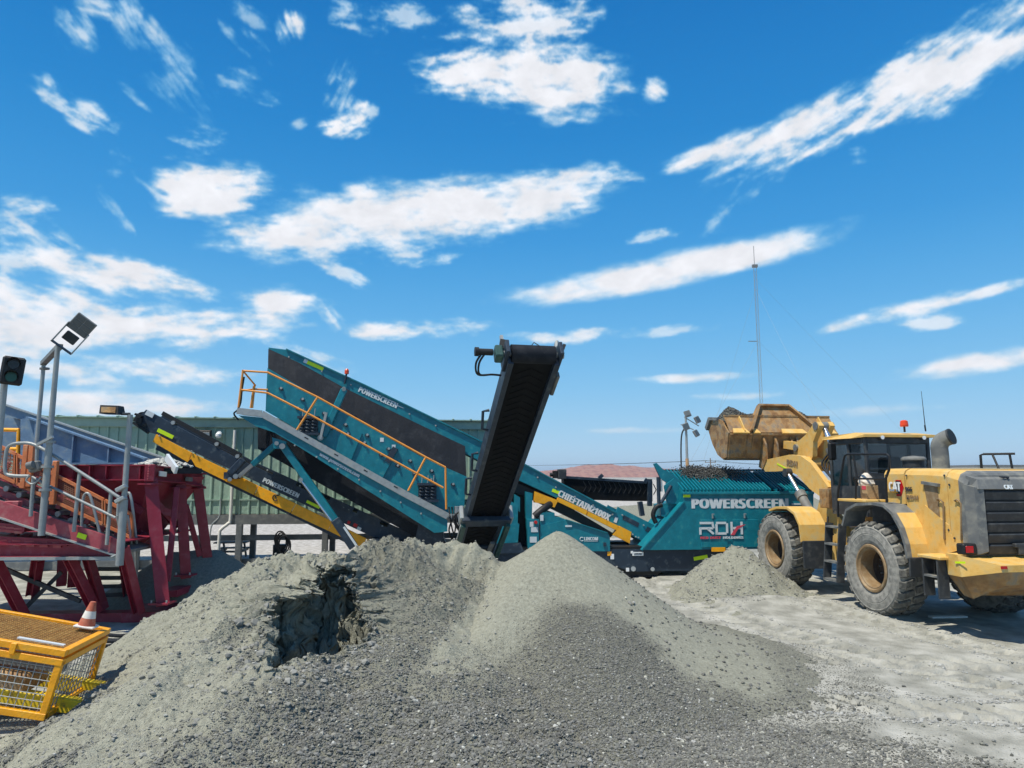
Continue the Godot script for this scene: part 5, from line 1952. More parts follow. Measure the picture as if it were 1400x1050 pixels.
func build_power(m: Node) -> void:
	var p := node("power_unit", m)
	# tall teal chute beside the side conveyor
	plate([Vector2(-0.43, 1.89), Vector2(-0.18, 1.96), Vector2(0.15, 1.77), Vector2(0.14, 1.29), Vector2(-0.4, 1.29)], 0.0, -0.8, "chute_top", "teal", p)
	plate([Vector2(-0.47, 1.29), Vector2(0.18, 1.32), Vector2(0.14, 0.87), Vector2(-0.5, 0.85)], 0.02, -0.8, "chute_body", "teal", p)
	plate([Vector2(-0.51, 0.85), Vector2(0.21, 0.86), Vector2(0.3, 0.62), Vector2(-0.5, 0.61)], 0.05, -0.5, "plinth", "slate", p)
	var st := mb()
	box(st, Vector3(-0.18, 1.15, 0.025), Vector3(0.08, 0.11, 0.008))
	commit(st, "sticker", "letter_grey", p)
	plate([Vector2(0.37, 2.1), Vector2(0.53, 2.06), Vector2(0.51, 1.43), Vector2(0.37, 1.43)], -0.15, -0.5, "duct", "teal", p)
	plate([Vector2(0.1, 2.03), Vector2(0.23, 1.95), Vector2(0.23, 1.59), Vector2(0.1, 1.66)], -0.3, -0.6, "duct", "teal", p)
	plate([Vector2(-0.19, 2.41), Vector2(0.17, 2.27), Vector2(0.5, 2.01), Vector2(0.5, 0.63), Vector2(-0.19, 0.64)], -0.9, -1.7, "dark_housing", "black", p)
	# control box
	var c := node("control_box", p)
	plate([Vector2(0.37, 1.43), Vector2(0.66, 1.43), Vector2(0.66, 0.72), Vector2(0.39, 0.73)], 0.05, -0.3, "case", "teal", c)
	st = mb()
	box(st, Vector3(0.48, 1.31, 0.055), Vector3(0.09, 0.12, 0.008))
	box(st, Vector3(0.55, 1.18, 0.055), Vector3(0.17, 0.12, 0.008))
	box(st, Vector3(0.52, 0.94, 0.055), Vector3(0.17, 0.14, 0.008))
	commit(st, "sticker", "letter_grey", c)
	st = mb()
	cyl(st, Vector3(0.58, 1.36, 0.05), Vector3(0.58, 1.36, 0.1), 0.04, 10)
	commit(st, "stop_button", "red", c)
	# engine canopy
	plate([Vector2(0.69, 1.53), Vector2(0.78, 1.59), Vector2(1.06, 1.58), Vector2(1.07, 1.48), Vector2(1.29, 1.44), Vector2(1.31, 1.26), Vector2(0.69, 1.21)], -0.02, -1.2, "canopy_step", "teal", p)
	plate([Vector2(0.69, 1.27), Vector2(1.34, 1.41), Vector2(2.39, 1.08), Vector2(2.44, 0.97), Vector2(2.43, 0.64), Vector2(0.68, 0.66)], 0.02, -1.3, "canopy", "teal", p)
	st = mb()
	beam(st, Vector3(1.34, 1.42, 0.03), Vector3(2.38, 1.09, 0.03), 0.06, 0.02)
	commit(st, "canopy_edge", "teal", p)
	st = mb()
	box(st, Vector3(1.4, 1.26, 0.03), Vector3(0.16, 0.04, 0.02))
	box(st, Vector3(0.74, 1.46, 0), Vector3(0.08, 0.14, 0.02))
	commit(st, "sticker", "letter_grey", p)
	st = mb()
	box(st, Vector3(2.3, 0.81, 0.04), Vector3(0.07, 0.09, 0.03))
	commit(st, "latch", "slate", p)
	text("LINCOM", "lettering", "letter_grey", p, Transform3D(Basis.IDENTITY, Vector3(1.96, 0.95, 0.03)), 0.34, 0.08)
	st = mb()
	box(st, Vector3(1.96, 0.89, 0.026), Vector3(0.34, 0.012, 0.006))
	commit(st, "underline", "letter_grey", p)
	st = mb()
	var e := Vector3(1.73, 0.94, 0.028)
	var pts := []
	for i in 11:
		var a := 0.7 + 4.9 * i / 10.0
		pts.append(e + Vector3(cos(a) * 0.045, sin(a) * 0.045, 0))
	tube(st, pts, 0.009, 5)
	commit(st, "emblem", "letter_grey", p)
	st = mb()
	tube(st, smooth_path([Vector3(0.57, 1.49, -0.1), Vector3(0.7, 1.6, -0.1), Vector3(0.88, 1.72, -0.2), Vector3(1, 1.77, -0.4)]), 0.09, 8)
	commit(st, "exhaust", "black", p)
	# hydraulics in the gap left of the side conveyor
	var h := node("hydraulics", m)
	st = mb()
	box(st, Vector3(-1.3, 1.68, 0.3), Vector3(0.22, 0.16, 0.2))
	box(st, Vector3(-1.42, 1.52, 0.3), Vector3(0.3, 0.12, 0.2))
	commit(st, "valve_block", "galvanised", h)
	var r := RandomNumberGenerator.new()
	r.seed = 6
	for k in 7:
		st = mb()
		var a := Vector3(-1.55 + 0.07 * k, 1.75, 0.3)
		tube(st, smooth_path([a, a + Vector3(r.randf_range(-0.15, 0.05), -0.25, 0.1), a + Vector3(r.randf_range(-0.2, 0.1), -0.55, 0.08), a + Vector3(r.randf_range(-0.1, 0.3), -0.9, 0.0)]), 0.02, 6)
		commit(st, "hose", "black", h)
	st = mb()
	box(st, Vector3(-1.69, 0.79, 0.3), Vector3(0.12, 0.2, 0.1))
	box(st, Vector3(-1.55, 0.74, 0.35), Vector3(0.1, 0.12, 0.1))
	commit(st, "jack", "guard_yellow", h)


func build_side_conveyor(m: Node3D) -> void:
	var s := node("side_conveyor", m)
	var foot := Vector3(-0.889, 0.773, -16.6)
	var head := Vector3(0.34, 4.362, -11)
	var b := along(foot, head)
	s.transform = m.transform.affine_inverse() * Transform3D(b, foot)
	# local: x right as seen from the camera, y off the belt, the head lies at +z
	var l := foot.distance_to(head)
	var st := mb()
	for sg in [-1.0, 1.0]:
		st = mb()
		box(st, Vector3(sg * 0.395, 0.04, l * 0.5), Vector3(0.05, 0.28, l), Basis.IDENTITY, 0.008)
		commit(st, "side_frame", "slate", s)
		st = mb()
		box(st, Vector3(sg * 0.38, -0.115, l * 0.5), Vector3(0.09, 0.03, l))
		commit(st, "flange", "slate", s)
	# return belt with raised chevrons
	var bl := node("belt", s)
	st = mb()
	box(st, Vector3(0, -0.05, l * 0.5), Vector3(0.66, 0.02, l))
	box(st, Vector3(0, 0.2, l * 0.5), Vector3(0.66, 0.02, l))
	commit(st, "belt_run", "belt", bl)
	st = mb()
	for sg in [-1.0, 1.0]:
		beam(st, Vector3(0, 0, 0.09), Vector3(sg * 0.24, 0, -0.06), 0.03, 0.014)
	var chev := st.commit()
	var z := 0.2
	while z < l - 0.15:
		again(chev, "chevron", "belt", bl, Transform3D(Basis.IDENTITY, Vector3(0, -0.065, z)))
		z += 0.17
	var d := node("head_drum", s)
	st = mb()
	cyl(st, Vector3(-0.36, 0.08, l), Vector3(0.36, 0.08, l), 0.155, 20)
	commit(st, "lagging", "rubber", d)
	st = mb()
	for sg in [-1.0, 1.0]:
		cyl(st, Vector3(sg * 0.36, 0.08, l), Vector3(sg * 0.52, 0.08, l), 0.05, 10)
	commit(st, "shaft", "galvanised", d)
	st = mb()
	tube(st, [Vector3(-0.02, 0.20, l + 0.08), Vector3(0.02, 0.24, l + 0.12), Vector3(0.1, 0.12, l + 0.16), Vector3(0.16, 0.0, l + 0.13)], 0.008, 5)
	commit(st, "loose_wire", "black", d)
	for sg in [-1.0, 1.0]:
		st = mb()
		box(st, Vector3(sg * 0.44, 0.08, l - 0.05), Vector3(0.06, 0.26, 0.5), Basis.IDENTITY, 0.01)
		commit(st, "bearing_plate", "slate", s)
	# drive motor
	var mo := node("drive_motor", s)
	st = mb()
	box(st, Vector3(-0.56, 0.07, l), Vector3(0.13, 0.24, 0.2), Basis.IDENTITY, 0.02)
	commit(st, "gearbox", "dark_green", mo)
	st = mb()
	cyl(st, Vector3(-0.65, 0.1, l), Vector3(-0.9, 0.1, l), 0.055, 12)
	cyl(st, Vector3(-0.88, 0.1, l), Vector3(-0.94, 0.1, l), 0.075, 12)
	commit(st, "motor", "black", mo)
	for k in 2:
		st = mb()
		tube(st, smooth_path([Vector3(-0.84 + 0.05 * k, 0.05, l), Vector3(-0.92 + 0.05 * k, -0.06, l - 0.1), Vector3(-0.86 + 0.03 * k, -0.1, l - 0.32), Vector3(-0.62, -0.06, l - 0.36), Vector3(-0.46, -0.02, l - 0.42)]), 0.018, 6)
		commit(st, "hose", "black", mo)
	# cleat plates at the head
	st = mb()
	box(st, Vector3(-0.47, 0.28, l - 0.02), Vector3(0.1, 0.2, 0.08), Basis(Vector3(0, 0, 1), -0.2))
	box(st, Vector3(0.52, 0.22, l - 0.04), Vector3(0.05, 0.24, 0.12), Basis(Vector3(0, 0, 1), -0.5))
	commit(st, "scraper_arm", "black", s)
	st = mb()
	box(st, Vector3(0.44, 0.31, l - 0.05), Vector3(0.06, 0.18, 0.2), Basis(Vector3(0, 0, 1), -0.15), 0.03)
	box(st, Vector3(-0.47, 0.42, l - 0.02), Vector3(0.05, 0.12, 0.06))
	commit(st, "deflector", "galvanised", s)
	st = mb()
	box(st, Vector3(0.5, 0.0, l - 0.62), Vector3(0.06, 0.12, 0.5), Basis.IDENTITY, 0.01)
	commit(st, "head_cover", "loader_grey", s)
	# looped idler brackets
	for zz in [l - 1.75, l - 3.1, l - 4.0]:
		st = mb()
		tube(st, [Vector3(-0.45, -0.08, zz - 0.12), Vector3(-0.56, -0.08, zz - 0.08), Vector3(-0.56, 0.14, zz + 0.14), Vector3(-0.45, 0.14, zz + 0.18)], 0.028, 6)
		commit(st, "idler_bracket", "slate", s)
	# fold yoke across the frame
	var y := node("fold_yoke", s)
	var zy := 1.75
	st = mb()
	box(st, Vector3(0, -0.2, zy), Vector3(1.06, 0.12, 0.26), Basis.IDENTITY, 0.015)
	commit(st, "cross_beam", "slate", y)
	for k in [-1.0, 1.0]:
		st = mb()
		box(st, Vector3(k * 0.53, -0.05, zy), Vector3(0.09, 0.32, 0.3), Basis.IDENTITY, 0.02)
		commit(st, "cheek", "galvanised", y)
	st = mb()
	tube(st, smooth_path([Vector3(-0.55, 0.05, zy), Vector3(-0.68, -0.05, zy - 0.1), Vector3(-0.62, -0.2, zy - 0.2), Vector3(-0.5, -0.25, zy - 0.4)]), 0.018, 6)
	commit(st, "hose", "black", y)
	# support legs from the yoke to the chassis
	for q in [[-0.49, "left"], [0.47, "right"]]:
		st = mb()
		beam(st, Vector3(q[0], -0.27, zy), Vector3(q[0], -0.26, -0.25), 0.09, 0.14, Vector3.UP, 0.01)
		commit(st, "support_leg", "dark_green", s)
	st = mb()
	box(st, Vector3(-0.55, -0.26, zy * 0.42), Vector3(0.012, 0.05, zy * 1.1))
	commit(st, "bright_edge", "galvanised", s)
	st = mb()
	beam(st, Vector3(0.26, -0.3, 0.95), Vector3(0.2, -0.3, -0.3), 0.09, 0.06)
	commit(st, "inner_strut", "frame_grey", s)
	st = mb()
	cyl(st, Vector3(-0.4, -0.1, 0.35), Vector3(0.4, -0.1, 0.35), 0.06, 12)
	commit(st, "tail_roller", "slate", s)


func build_far_conveyor(m: Node) -> void:
	var f := node("far_conveyor", m)
	plate([Vector2(1.69, 2.44), Vector2(4.26, 2.29), Vector2(4.25, 1.77), Vector2(3.35, 1.78), Vector2(2.29, 1.82), Vector2(1.71, 1.97)], -2.4, -2.9, "belt_run", "belt", f)
	# belt cleats
	var st := mb()
	beam(st, Vector3(0, -0.14, 0), Vector3(0.08, 0, 0), 0.02, 0.03, Vector3(0, 0, 1))
	beam(st, Vector3(0.08, 0, 0), Vector3(0, 0.16, 0), 0.02, 0.03, Vector3(0, 0, 1))
	var cl := st.commit()
	for i in 15:
		again(cl, "chevron", "black", f, Transform3D(Basis.IDENTITY, Vector3(2.25 + 0.145 * i, 2.18 - 0.006 * i, -2.39)))
	st = mb()
	beam(st, Vector3(1.63, 2.46, -2.38), Vector3(4.25, 2.29, -2.38), 0.06, 0.07)
	commit(st, "side_frame", "slate", f)
	st = mb()
	beam(st, Vector3(4.15, 2.4, -2.3), Vector3(4.13, 1.64, -2.3), 0.12, 0.12)
	beam(st, Vector3(3.85, 1.76, -2.3), Vector3(3.91, 1.37, -2.3), 0.16, 0.12)
	commit(st, "support", "slate", f)
	var mo := node("drive_motor", f)
	st = mb()
	box(st, Vector3(1.63, 2.54, -2.4), Vector3(0.24, 0.28, 0.24), Basis.IDENTITY, 0.02)
	commit(st, "gearbox", "loader_dark", mo)
	st = mb()
	cyl(st, Vector3(1.46, 2.63, -2.4), Vector3(1.46, 2.42, -2.4), 0.1, 10)
	cyl(st, Vector3(1.29, 2.52, -2.4), Vector3(1.55, 2.54, -2.4), 0.06, 10)
	commit(st, "motor", "black", mo)
	st = mb()
	beam(st, Vector3(2.68, 2.42, -2.3), Vector3(2.79, 2.52, -2.3), 0.06, 0.1)
	beam(st, Vector3(4, 2.29, -2.3), Vector3(4.08, 2.4, -2.3), 0.06, 0.1)
	commit(st, "idler", "slate", f)


# ---------------------------------------------------------------- wheel loader
var lug_mesh: Mesh
var tyre_mesh: Mesh
var rim_mesh: Mesh
var disc_mesh: Mesh


func build_wheel(parent: Node, at: Vector3, right: bool, turn: float) -> void:
	var w := node("wheel", parent)
	w.position = at
	# local y points outwards
	w.basis = Basis(Vector3(0, 0, 1), -PI * 0.5 if right else PI * 0.5)
	var st := mb()
	if tyre_mesh == null:
		lathe(st, [Vector2(0.40, -0.22), Vector2(0.44, -0.26), Vector2(0.60, -0.30), Vector2(0.72, -0.29), Vector2(0.765, -0.26), Vector2(0.79, -0.20), Vector2(0.795, 0.0), Vector2(0.79, 0.20), Vector2(0.765, 0.26), Vector2(0.735, 0.283), Vector2(0.73, 0.288), Vector2(0.722, 0.288), Vector2(0.715, 0.283), Vector2(0.62, 0.298), Vector2(0.61, 0.292), Vector2(0.60, 0.298), Vector2(0.50, 0.285), Vector2(0.44, 0.262), Vector2(0.40, 0.22)], Transform3D.IDENTITY, 48)
		tyre_mesh = st.commit()
		st = mb()
		# lug: slanted bar across half the tread, bent down over the shoulder
		box(st, Vector3(0.80, 0.105, 0.0), Vector3(0.07, 0.19, 0.125), Basis(Vector3(1, 0, 0), 0.32), 0.012)
		box(st, Vector3(0.783, 0.225, 0.042), Vector3(0.065, 0.12, 0.13), Basis(Vector3(0, 0, 1), 0.5), 0.012)
		lug_mesh = st.commit()
		st = mb()
		lathe(st, [Vector2(0.41, 0.24), Vector2(0.43, 0.265), Vector2(0.415, 0.285), Vector2(0.385, 0.285), Vector2(0.375, 0.26), Vector2(0.36, 0.25), Vector2(0.345, 0.255), Vector2(0.335, 0.245), Vector2(0.325, 0.0)], Transform3D.IDENTITY, 40)
		rim_mesh = st.commit()
		st = mb()
		lathe(st, [Vector2(0.325, 0.0), Vector2(0.30, -0.06), Vector2(0.285, -0.06), Vector2(0.27, -0.1), Vector2(0.2, -0.12), Vector2(0.15, -0.06), Vector2(0.0, -0.05)], Transform3D.IDENTITY, 40)
		disc_mesh = st.commit()
	again(tyre_mesh, "tyre", "tyre", w, Transform3D.IDENTITY)
	again(rim_mesh, "rim", "rim", w, Transform3D.IDENTITY)
	again(disc_mesh, "hub_disc", "hub_shaded", w, Transform3D.IDENTITY)
	for i in 25:
		again(lug_mesh, "lug", "tread", w, Transform3D(Basis(Vector3(0, 1, 0), TAU * i / 25.0 + turn), Vector3.ZERO))
		again(lug_mesh, "lug", "tread", w, Transform3D(Basis(Vector3(0, 1, 0), TAU * (i + 0.5) / 25.0 + turn) * Basis(Vector3(1, 0, 0), PI), Vector3.ZERO))
	st = mb()
	for i in 12:
		var a := TAU * i / 12.0
		cyl(st, Vector3(cos(a) * 0.24, -0.12, sin(a) * 0.24), Vector3(cos(a) * 0.24, -0.07, sin(a) * 0.24), 0.018, 6)
	commit(st, "wheel_nuts", "loader_grey", w)


func hood_sec(z: float, yb: float, yt: float, wide: float, ch: float) -> Array:
	return [Vector3(-wide, yb, z), Vector3(-wide, yt - ch, z), Vector3(-wide + ch * 0.35, yt - ch * 0.35, z), Vector3(-wide + ch * 1.1, yt, z), Vector3(wide - ch * 1.1, yt, z), Vector3(wide - ch * 0.35, yt - ch * 0.35, z), Vector3(wide, yt - ch, z), Vector3(wide, yb, z)]


func build_loader() -> void:
	var l := thing("wheel_loader", "dusty yellow wheel loader lifting a full bucket to the hopper", "wheel loader", Vector3(7.85, 0, -13.14), deg_to_rad(8.0))
	for q in [[-1.07, 0.0, false], [1.07, 0.0, true], [-1.07, -3.45, false], [1.07, -3.45, true]]:
		build_wheel(l, Vector3(q[0], 0.83, q[1]), q[2], q[1] * 0.3)
	var st := mb()
	# frames and axles
	box(st, Vector3(0, 0.98, 0.1), Vector3(0.95, 0.62, 3.0), Basis.IDENTITY, 0.04)
	commit(st, "rear_frame", "loader_dark", l)
	st = mb()
	cyl(st, Vector3(-0.85, 0.83, 0), Vector3(0.85, 0.83, 0), 0.2, 14)
	commit(st, "rear_axle", "loader_dark", l)
	st = mb()
	cyl(st, Vector3(-0.85, 0.83, -3.45), Vector3(0.85, 0.83, -3.45), 0.2, 14)
	commit(st, "front_axle", "loader_dark", l)
	st = mb()
	box(st, Vector3(0, 1.0, -2.75), Vector3(0.8, 0.8, 1.7), Basis.IDENTITY, 0.04)
	prism_x(st, [Vector2(-1.95, 0.62), Vector2(-1.95, 1.45), Vector2(-2.3, 1.75), Vector2(-2.38, 2.36), Vector2(-2.62, 2.4), Vector2(-2.95, 1.75), Vector2(-3.5, 1.3), Vector2(-3.6, 0.7)], -0.52, -0.42)
	prism_x(st, [Vector2(-1.95, 0.62), Vector2(-1.95, 1.45), Vector2(-2.3, 1.75), Vector2(-2.38, 2.36), Vector2(-2.62, 2.4), Vector2(-2.95, 1.75), Vector2(-3.5, 1.3), Vector2(-3.6, 0.7)], 0.42, 0.52)
	commit(st, "front_frame", "loader_yellow", l)
	st = mb()
	box(st, Vector3(-0.6, 2.01, -2.31), Vector3(0.3, 0.42, 0.34), Basis.IDENTITY, 0.015)
	commit(st, "tower_box", "bucket_steel", l)
	# bonnet in three panels
	st = mb()
	loft(st, [hood_sec(0.0, 1.98, 2.62, 0.95, 0.1), hood_sec(0.53, 2.0, 2.625, 0.955, 0.1)])
	commit(st, "bonnet_panel", "loader_yellow", l)
	st = mb()
	loft(st, [hood_sec(0.545, 1.7, 2.62, 0.945, 0.11), hood_sec(1.1, 1.4, 2.615, 0.95, 0.11), hood_sec(1.53, 1.3, 2.6, 0.95, 0.12)])
	commit(st, "bonnet_panel", "loader_yellow", l)
	st = mb()
	loft(st, [hood_sec(1.545, 1.3, 2.598, 0.955, 0.12), hood_sec(1.80, 1.3, 2.57, 0.965, 0.15)])
	commit(st, "bonnet_panel", "loader_yellow", l)
	st = mb()
	box(st, Vector3(0, 2.6275, 0.27), Vector3(1.66, 0.006, 0.5))
	box(st, Vector3(0, 2.617, 1.04), Vector3(1.64, 0.006, 0.94), Basis(Vector3(1, 0, 0), 0.02))
	commit(st, "bonnet_dust", "settled_dust", l)
	st = mb()
	box(st, Vector3(0, 1.68, 0.25), Vector3(1.5, 0.7, 1.9))
	commit(st, "engine_bay", "loader_dark", l)
	# rear grille and its surround
	var g := node("rear_grille", l)
	st = mb()
	loft(st, [hood_sec(1.812, 1.28, 2.575, 0.985, 0.15), hood_sec(1.93, 1.26, 2.54, 0.995, 0.17), hood_sec(1.96, 1.26, 2.50, 0.97, 0.17)])
	commit(st, "surround_core", "loader_grey", g)
	for sg in [-1.0, 1.0]:
		st = mb()
		loft(st, [[Vector3(sg * 0.995, 1.26, 1.93), Vector3(sg * 0.995, 2.36, 1.93), Vector3(sg * 0.74, 2.36, 1.93), Vector3(sg * 0.74, 1.26, 1.93)], [Vector3(sg * 0.93, 1.30, 2.08), Vector3(sg * 0.93, 2.32, 2.06), Vector3(sg * 0.78, 2.30, 2.08), Vector3(sg * 0.80, 1.34, 2.10)]])
		commit(st, "surround_pillar", "loader_grey", g)
	st = mb()
	loft(st, [[Vector3(-0.95, 2.26, 1.93), Vector3(-0.95, 2.5, 1.93), Vector3(0.95, 2.5, 1.93), Vector3(0.95, 2.26, 1.93)], [Vector3(-0.88, 2.29, 2.09), Vector3(-0.84, 2.44, 2.03), Vector3(0.84, 2.44, 2.03), Vector3(0.88, 2.29, 2.09)]])
	commit(st, "surround_top", "loader_grey", g)
	st = mb()
	box(st, Vector3(0, 1.78, 1.99), Vector3(1.54, 1.0, 0.05))
	commit(st, "grille_back", "black", g)
	for k in 6:
		st = mb()
		box(st, Vector3(0, 1.36 + 0.165 * k, 2.03), Vector3(1.5, 0.145, 0.04), Basis(Vector3(1, 0, 0), 0.25), 0.012)
		commit(st, "slat", "loader_dark", g)
	st = mb()
	box(st, Vector3(0.1, 1.42, 2.08), Vector3(0.9, 0.07, 0.08), Basis.IDENTITY, 0.015)
	box(st, Vector3(-0.25, 1.36, 2.1), Vector3(0.1, 0.16, 0.05), Basis.IDENTITY, 0.01)
	commit(st, "latch_bar", "loader_dark", g)
	text("CAT", "lettering", "letter_grey", g, Transform3D(Basis(Vector3(1, 0, 0), -0.35), Vector3(-0.35, 2.32, 2.085)), 0.15, 0.07)
	st = mb()
	prism(st, [Vector2(-0.09, 0.02), Vector2(0.09, 0.02), Vector2(0.04, -0.03), Vector2(0.02, 0.0), Vector2(-0.03, -0.01)], 0.0, 0.012, Transform3D(Basis(Vector3(1, 0, 0), -0.6), Vector3(-0.35, 2.46, 2.03)))
	commit(st, "emblem", "black", g)
	# side vent, handles, maker's panel
	st = mb()
	loft(st, [[Vector3(-0.94, 2.34, 1.0), Vector3(-0.94, 2.34, 1.32), Vector3(-0.94, 1.56, 1.32), Vector3(-0.94, 1.56, 1.14)], [Vector3(-0.956, 2.34, 1.0), Vector3(-0.956, 2.34, 1.32), Vector3(-0.956, 1.56, 1.32), Vector3(-0.956, 1.56, 1.14)]])
	commit(st, "side_vent", "rim", l)
	for q in [Vector3(-0.957, 2.5, 0.6), Vector3(-0.957, 2.5, 1.5), Vector3(-0.957, 1.62, 1.5), Vector3(-0.957, 2.1, 0.6), Vector3(-0.965, 2.35, 1.6), Vector3(-0.965, 1.5, 1.62), Vector3(-0.96, 2.5, 0.06), Vector3(-0.96, 2.06, 0.06)]:
		st = mb()
		cyl(st, q, q + Vector3(-0.012, 0, 0), 0.018, 8)
		commit(st, "bolt", "loader_dark", l)
	st = mb()
	beam(st, Vector3(-0.97, 2.38, 1), Vector3(-0.97, 2.34, 1.38), 0.06, 0.05)
	commit(st, "vent_hood", "loader_grey", l)
	for q in [[Vector3(-0.99, 2.1, 1.33), Vector3(-0.99, 1.49, 1.32)], [Vector3(-0.99, 2.1, 1.71), Vector3(-0.99, 1.51, 1.68)]]:
		st = mb()
		var a: Vector3 = q[0]
		var b: Vector3 = q[1]
		tube(st, [a + Vector3(0.04, -0.02, 0.0), a + Vector3(0, 0, 0.0), a + Vector3(0, 0.02, 0.05), a.lerp(b, 0.06) + Vector3(0, 0, 0.13), b + Vector3(0, -0.02, 0.1), b + Vector3(0.04, -0.03, 0.06)], 0.014, 6)
		commit(st, "grab_handle", "rim", l)
	var mk := node("maker_panel", l)
	var e := Vector3(-0.958, 2.29, 0.29)
	var toward := Basis(Vector3(0, 0, 1), Vector3(0, 1, 0), Vector3(-1, 0, 0))
	st = mb()
	prism(st, [Vector2(0.02, 0.13), Vector2(0.16, 0.13), Vector2(0.22, 0.0), Vector2(0.14, -0.16), Vector2(0.02, -0.16)], 0.0, 0.004, Transform3D(toward, e))
	commit(st, "emblem_red", "tail_red", mk)
	st = mb()
	prism(st, [Vector2(0.02, 0.11), Vector2(0.13, 0.11), Vector2(0.13, -0.12), Vector2(0.02, -0.12)], 0.005, 0.008, Transform3D(toward, e))
	commit(st, "emblem_black", "black", mk)
	text("CAT", "lettering", "white", mk, Transform3D(toward, e + Vector3(-0.012, 0.01, 0.0)), 0.30, 0.17)
	st = mb()
	prism(st, [Vector2(-0.08, -0.1), Vector2(0.08, -0.1), Vector2(0.0, -0.01)], 0.012, 0.015, Transform3D(toward, e))
	commit(st, "emblem_triangle", "guard_yellow", mk)
	text("966", "model_lettering", "loader_dark", mk, Transform3D(toward, Vector3(-0.96, 2.26, 0.63)), 0.17, 0.08)
	text("RDH", "owner_lettering", "rim", mk, Transform3D(toward, Vector3(-0.96, 2.12, 0.71)), 0.28, 0.07)
	# rear mudguards
	for sg in [-1.0, 1.0]:
		var f := node("rear_mudguard", l)
		var xo: float = sg * 1.37
		var xi: float = sg * 0.93
		var path := [Vector2(-0.78, 1.55), Vector2(-0.62, 1.86), Vector2(-0.30, 1.985), Vector2(0.20, 2.02), Vector2(0.50, 1.99), Vector2(0.72, 1.86), Vector2(0.90, 1.62), Vector2(1.00, 1.35), Vector2(1.03, 1.12)]
		var front_part := path.slice(0, 6)
		var rear_part := path.slice(5)
		st = mb()
		shell_x(st, front_part, 0.05, minf(xo, xi), maxf(xo, xi))
		commit(st, "front_shell", "loader_grey", f)
		st = mb()
		shell_x(st, rear_part, 0.05, minf(xo * 0.94, xi), maxf(xo * 0.94, xi))
		commit(st, "rear_shell", "loader_yellow", f)
		st = mb()
		shell_x(st, rear_part, 0.055, minf(xo, xo * 0.94), maxf(xo, xo * 0.94))
		commit(st, "edge_trim", "loader_grey", f)
		st = mb()
		prism_x(st, [Vector2(1.0, 2.0), Vector2(0.9, 1.64), Vector2(1.03, 1.12), Vector2(1.62, 1.3), Vector2(1.5, 1.7)], minf(xi, sg * 0.96), maxf(xi, sg * 0.96))
		commit(st, "inner_panel", "loader_yellow", f)
		st = mb()
		box(st, Vector3(sg * 1.14, 0.98, 1.05), Vector3(0.46, 0.32, 0.04), Basis(Vector3(1, 0, 0), 0.05), 0.008)
		commit(st, "mud_flap", "loader_dark", f)
	# front mudguards
	for sg in [-1.0, 1.0]:
		var f := node("front_mudguard", l)
		var xo: float = sg * 1.38
		var xi: float = sg * 0.78
		st = mb()
		shell_x(st, [Vector2(-3.55, 1.72), Vector2(-3.2, 1.80), Vector2(-2.75, 1.81), Vector2(-2.45, 1.70), Vector2(-2.25, 1.45), Vector2(-2.2, 1.1)], 0.05, minf(xo, xi), maxf(xo, xi))
		commit(st, "shell", "loader_yellow", f)
		st = mb()
		box(st, Vector3(sg * 1.08, 0.83, -2.17), Vector3(0.6, 0.58, 0.04), Basis.IDENTITY, 0.008)
		commit(st, "mud_flap", "loader_dark", f)
	# cab
	var c := node("cab", l)
	var cz0 := -2.05
	var cz1 := -0.87
	var hw := 0.68
	st = mb()
	loft(st, [[Vector3(-hw - 0.1, 3.27, cz0 - 0.15), Vector3(-hw - 0.1, 3.33, cz0 - 0.15), Vector3(hw + 0.1, 3.33, cz0 - 0.15), Vector3(hw + 0.1, 3.27, cz0 - 0.15)], [Vector3(-hw - 0.12, 3.25, cz1 - 0.3), Vector3(-hw, 3.37, cz1 - 0.3), Vector3(hw, 3.37, cz1 - 0.3), Vector3(hw + 0.12, 3.25, cz1 - 0.3)], [Vector3(-hw - 0.1, 3.26, cz1 + 0.12), Vector3(-hw - 0.1, 3.31, cz1 + 0.12), Vector3(hw + 0.1, 3.31, cz1 + 0.12), Vector3(hw + 0.1, 3.26, cz1 + 0.12)]])
	commit(st, "roof", "loader_yellow", c)
	for q in [Vector2(-hw, cz0), Vector2(hw, cz0), Vector2(-hw, cz1), Vector2(hw, cz1), Vector2(-hw, -1.42), Vector2(hw, -1.42)]:
		st = mb()
		box(st, Vector3(q.x, 2.5, q.y), Vector3(0.07, 1.52, 0.07), Basis.IDENTITY, 0.015)
		commit(st, "pillar", "loader_dark", c)
	st = mb()
	box(st, Vector3(0, 3.2, cz1), Vector3(hw * 2.0, 0.14, 0.09), Basis.IDENTITY, 0.02)
	box(st, Vector3(-hw, 3.2, -1.46), Vector3(0.08, 0.13, 1.12), Basis.IDENTITY, 0.02)
	box(st, Vector3(hw, 3.2, -1.46), Vector3(0.08, 0.13, 1.12), Basis.IDENTITY, 0.02)
	commit(st, "header", "loader_dark", c)
	st = mb()
	box(st, Vector3(0, 1.75, -1.46), Vector3(1.4, 0.12, 1.25))
	commit(st, "floor", "loader_dark", c)
	st = mb()
	box(st, Vector3(-hw, 2.04, -1.74), Vector3(0.05, 0.5, 0.56))
	box(st, Vector3(-hw, 2.04, -1.14), Vector3(0.05, 0.5, 0.5))
	box(st, Vector3(0, 2.15, cz1), Vector3(1.3, 0.8, 0.05))
	box(st, Vector3(hw, 2.04, -1.46), Vector3(0.05, 0.5, 1.12))
	commit(st, "lower_panel", "loader_dark", c)
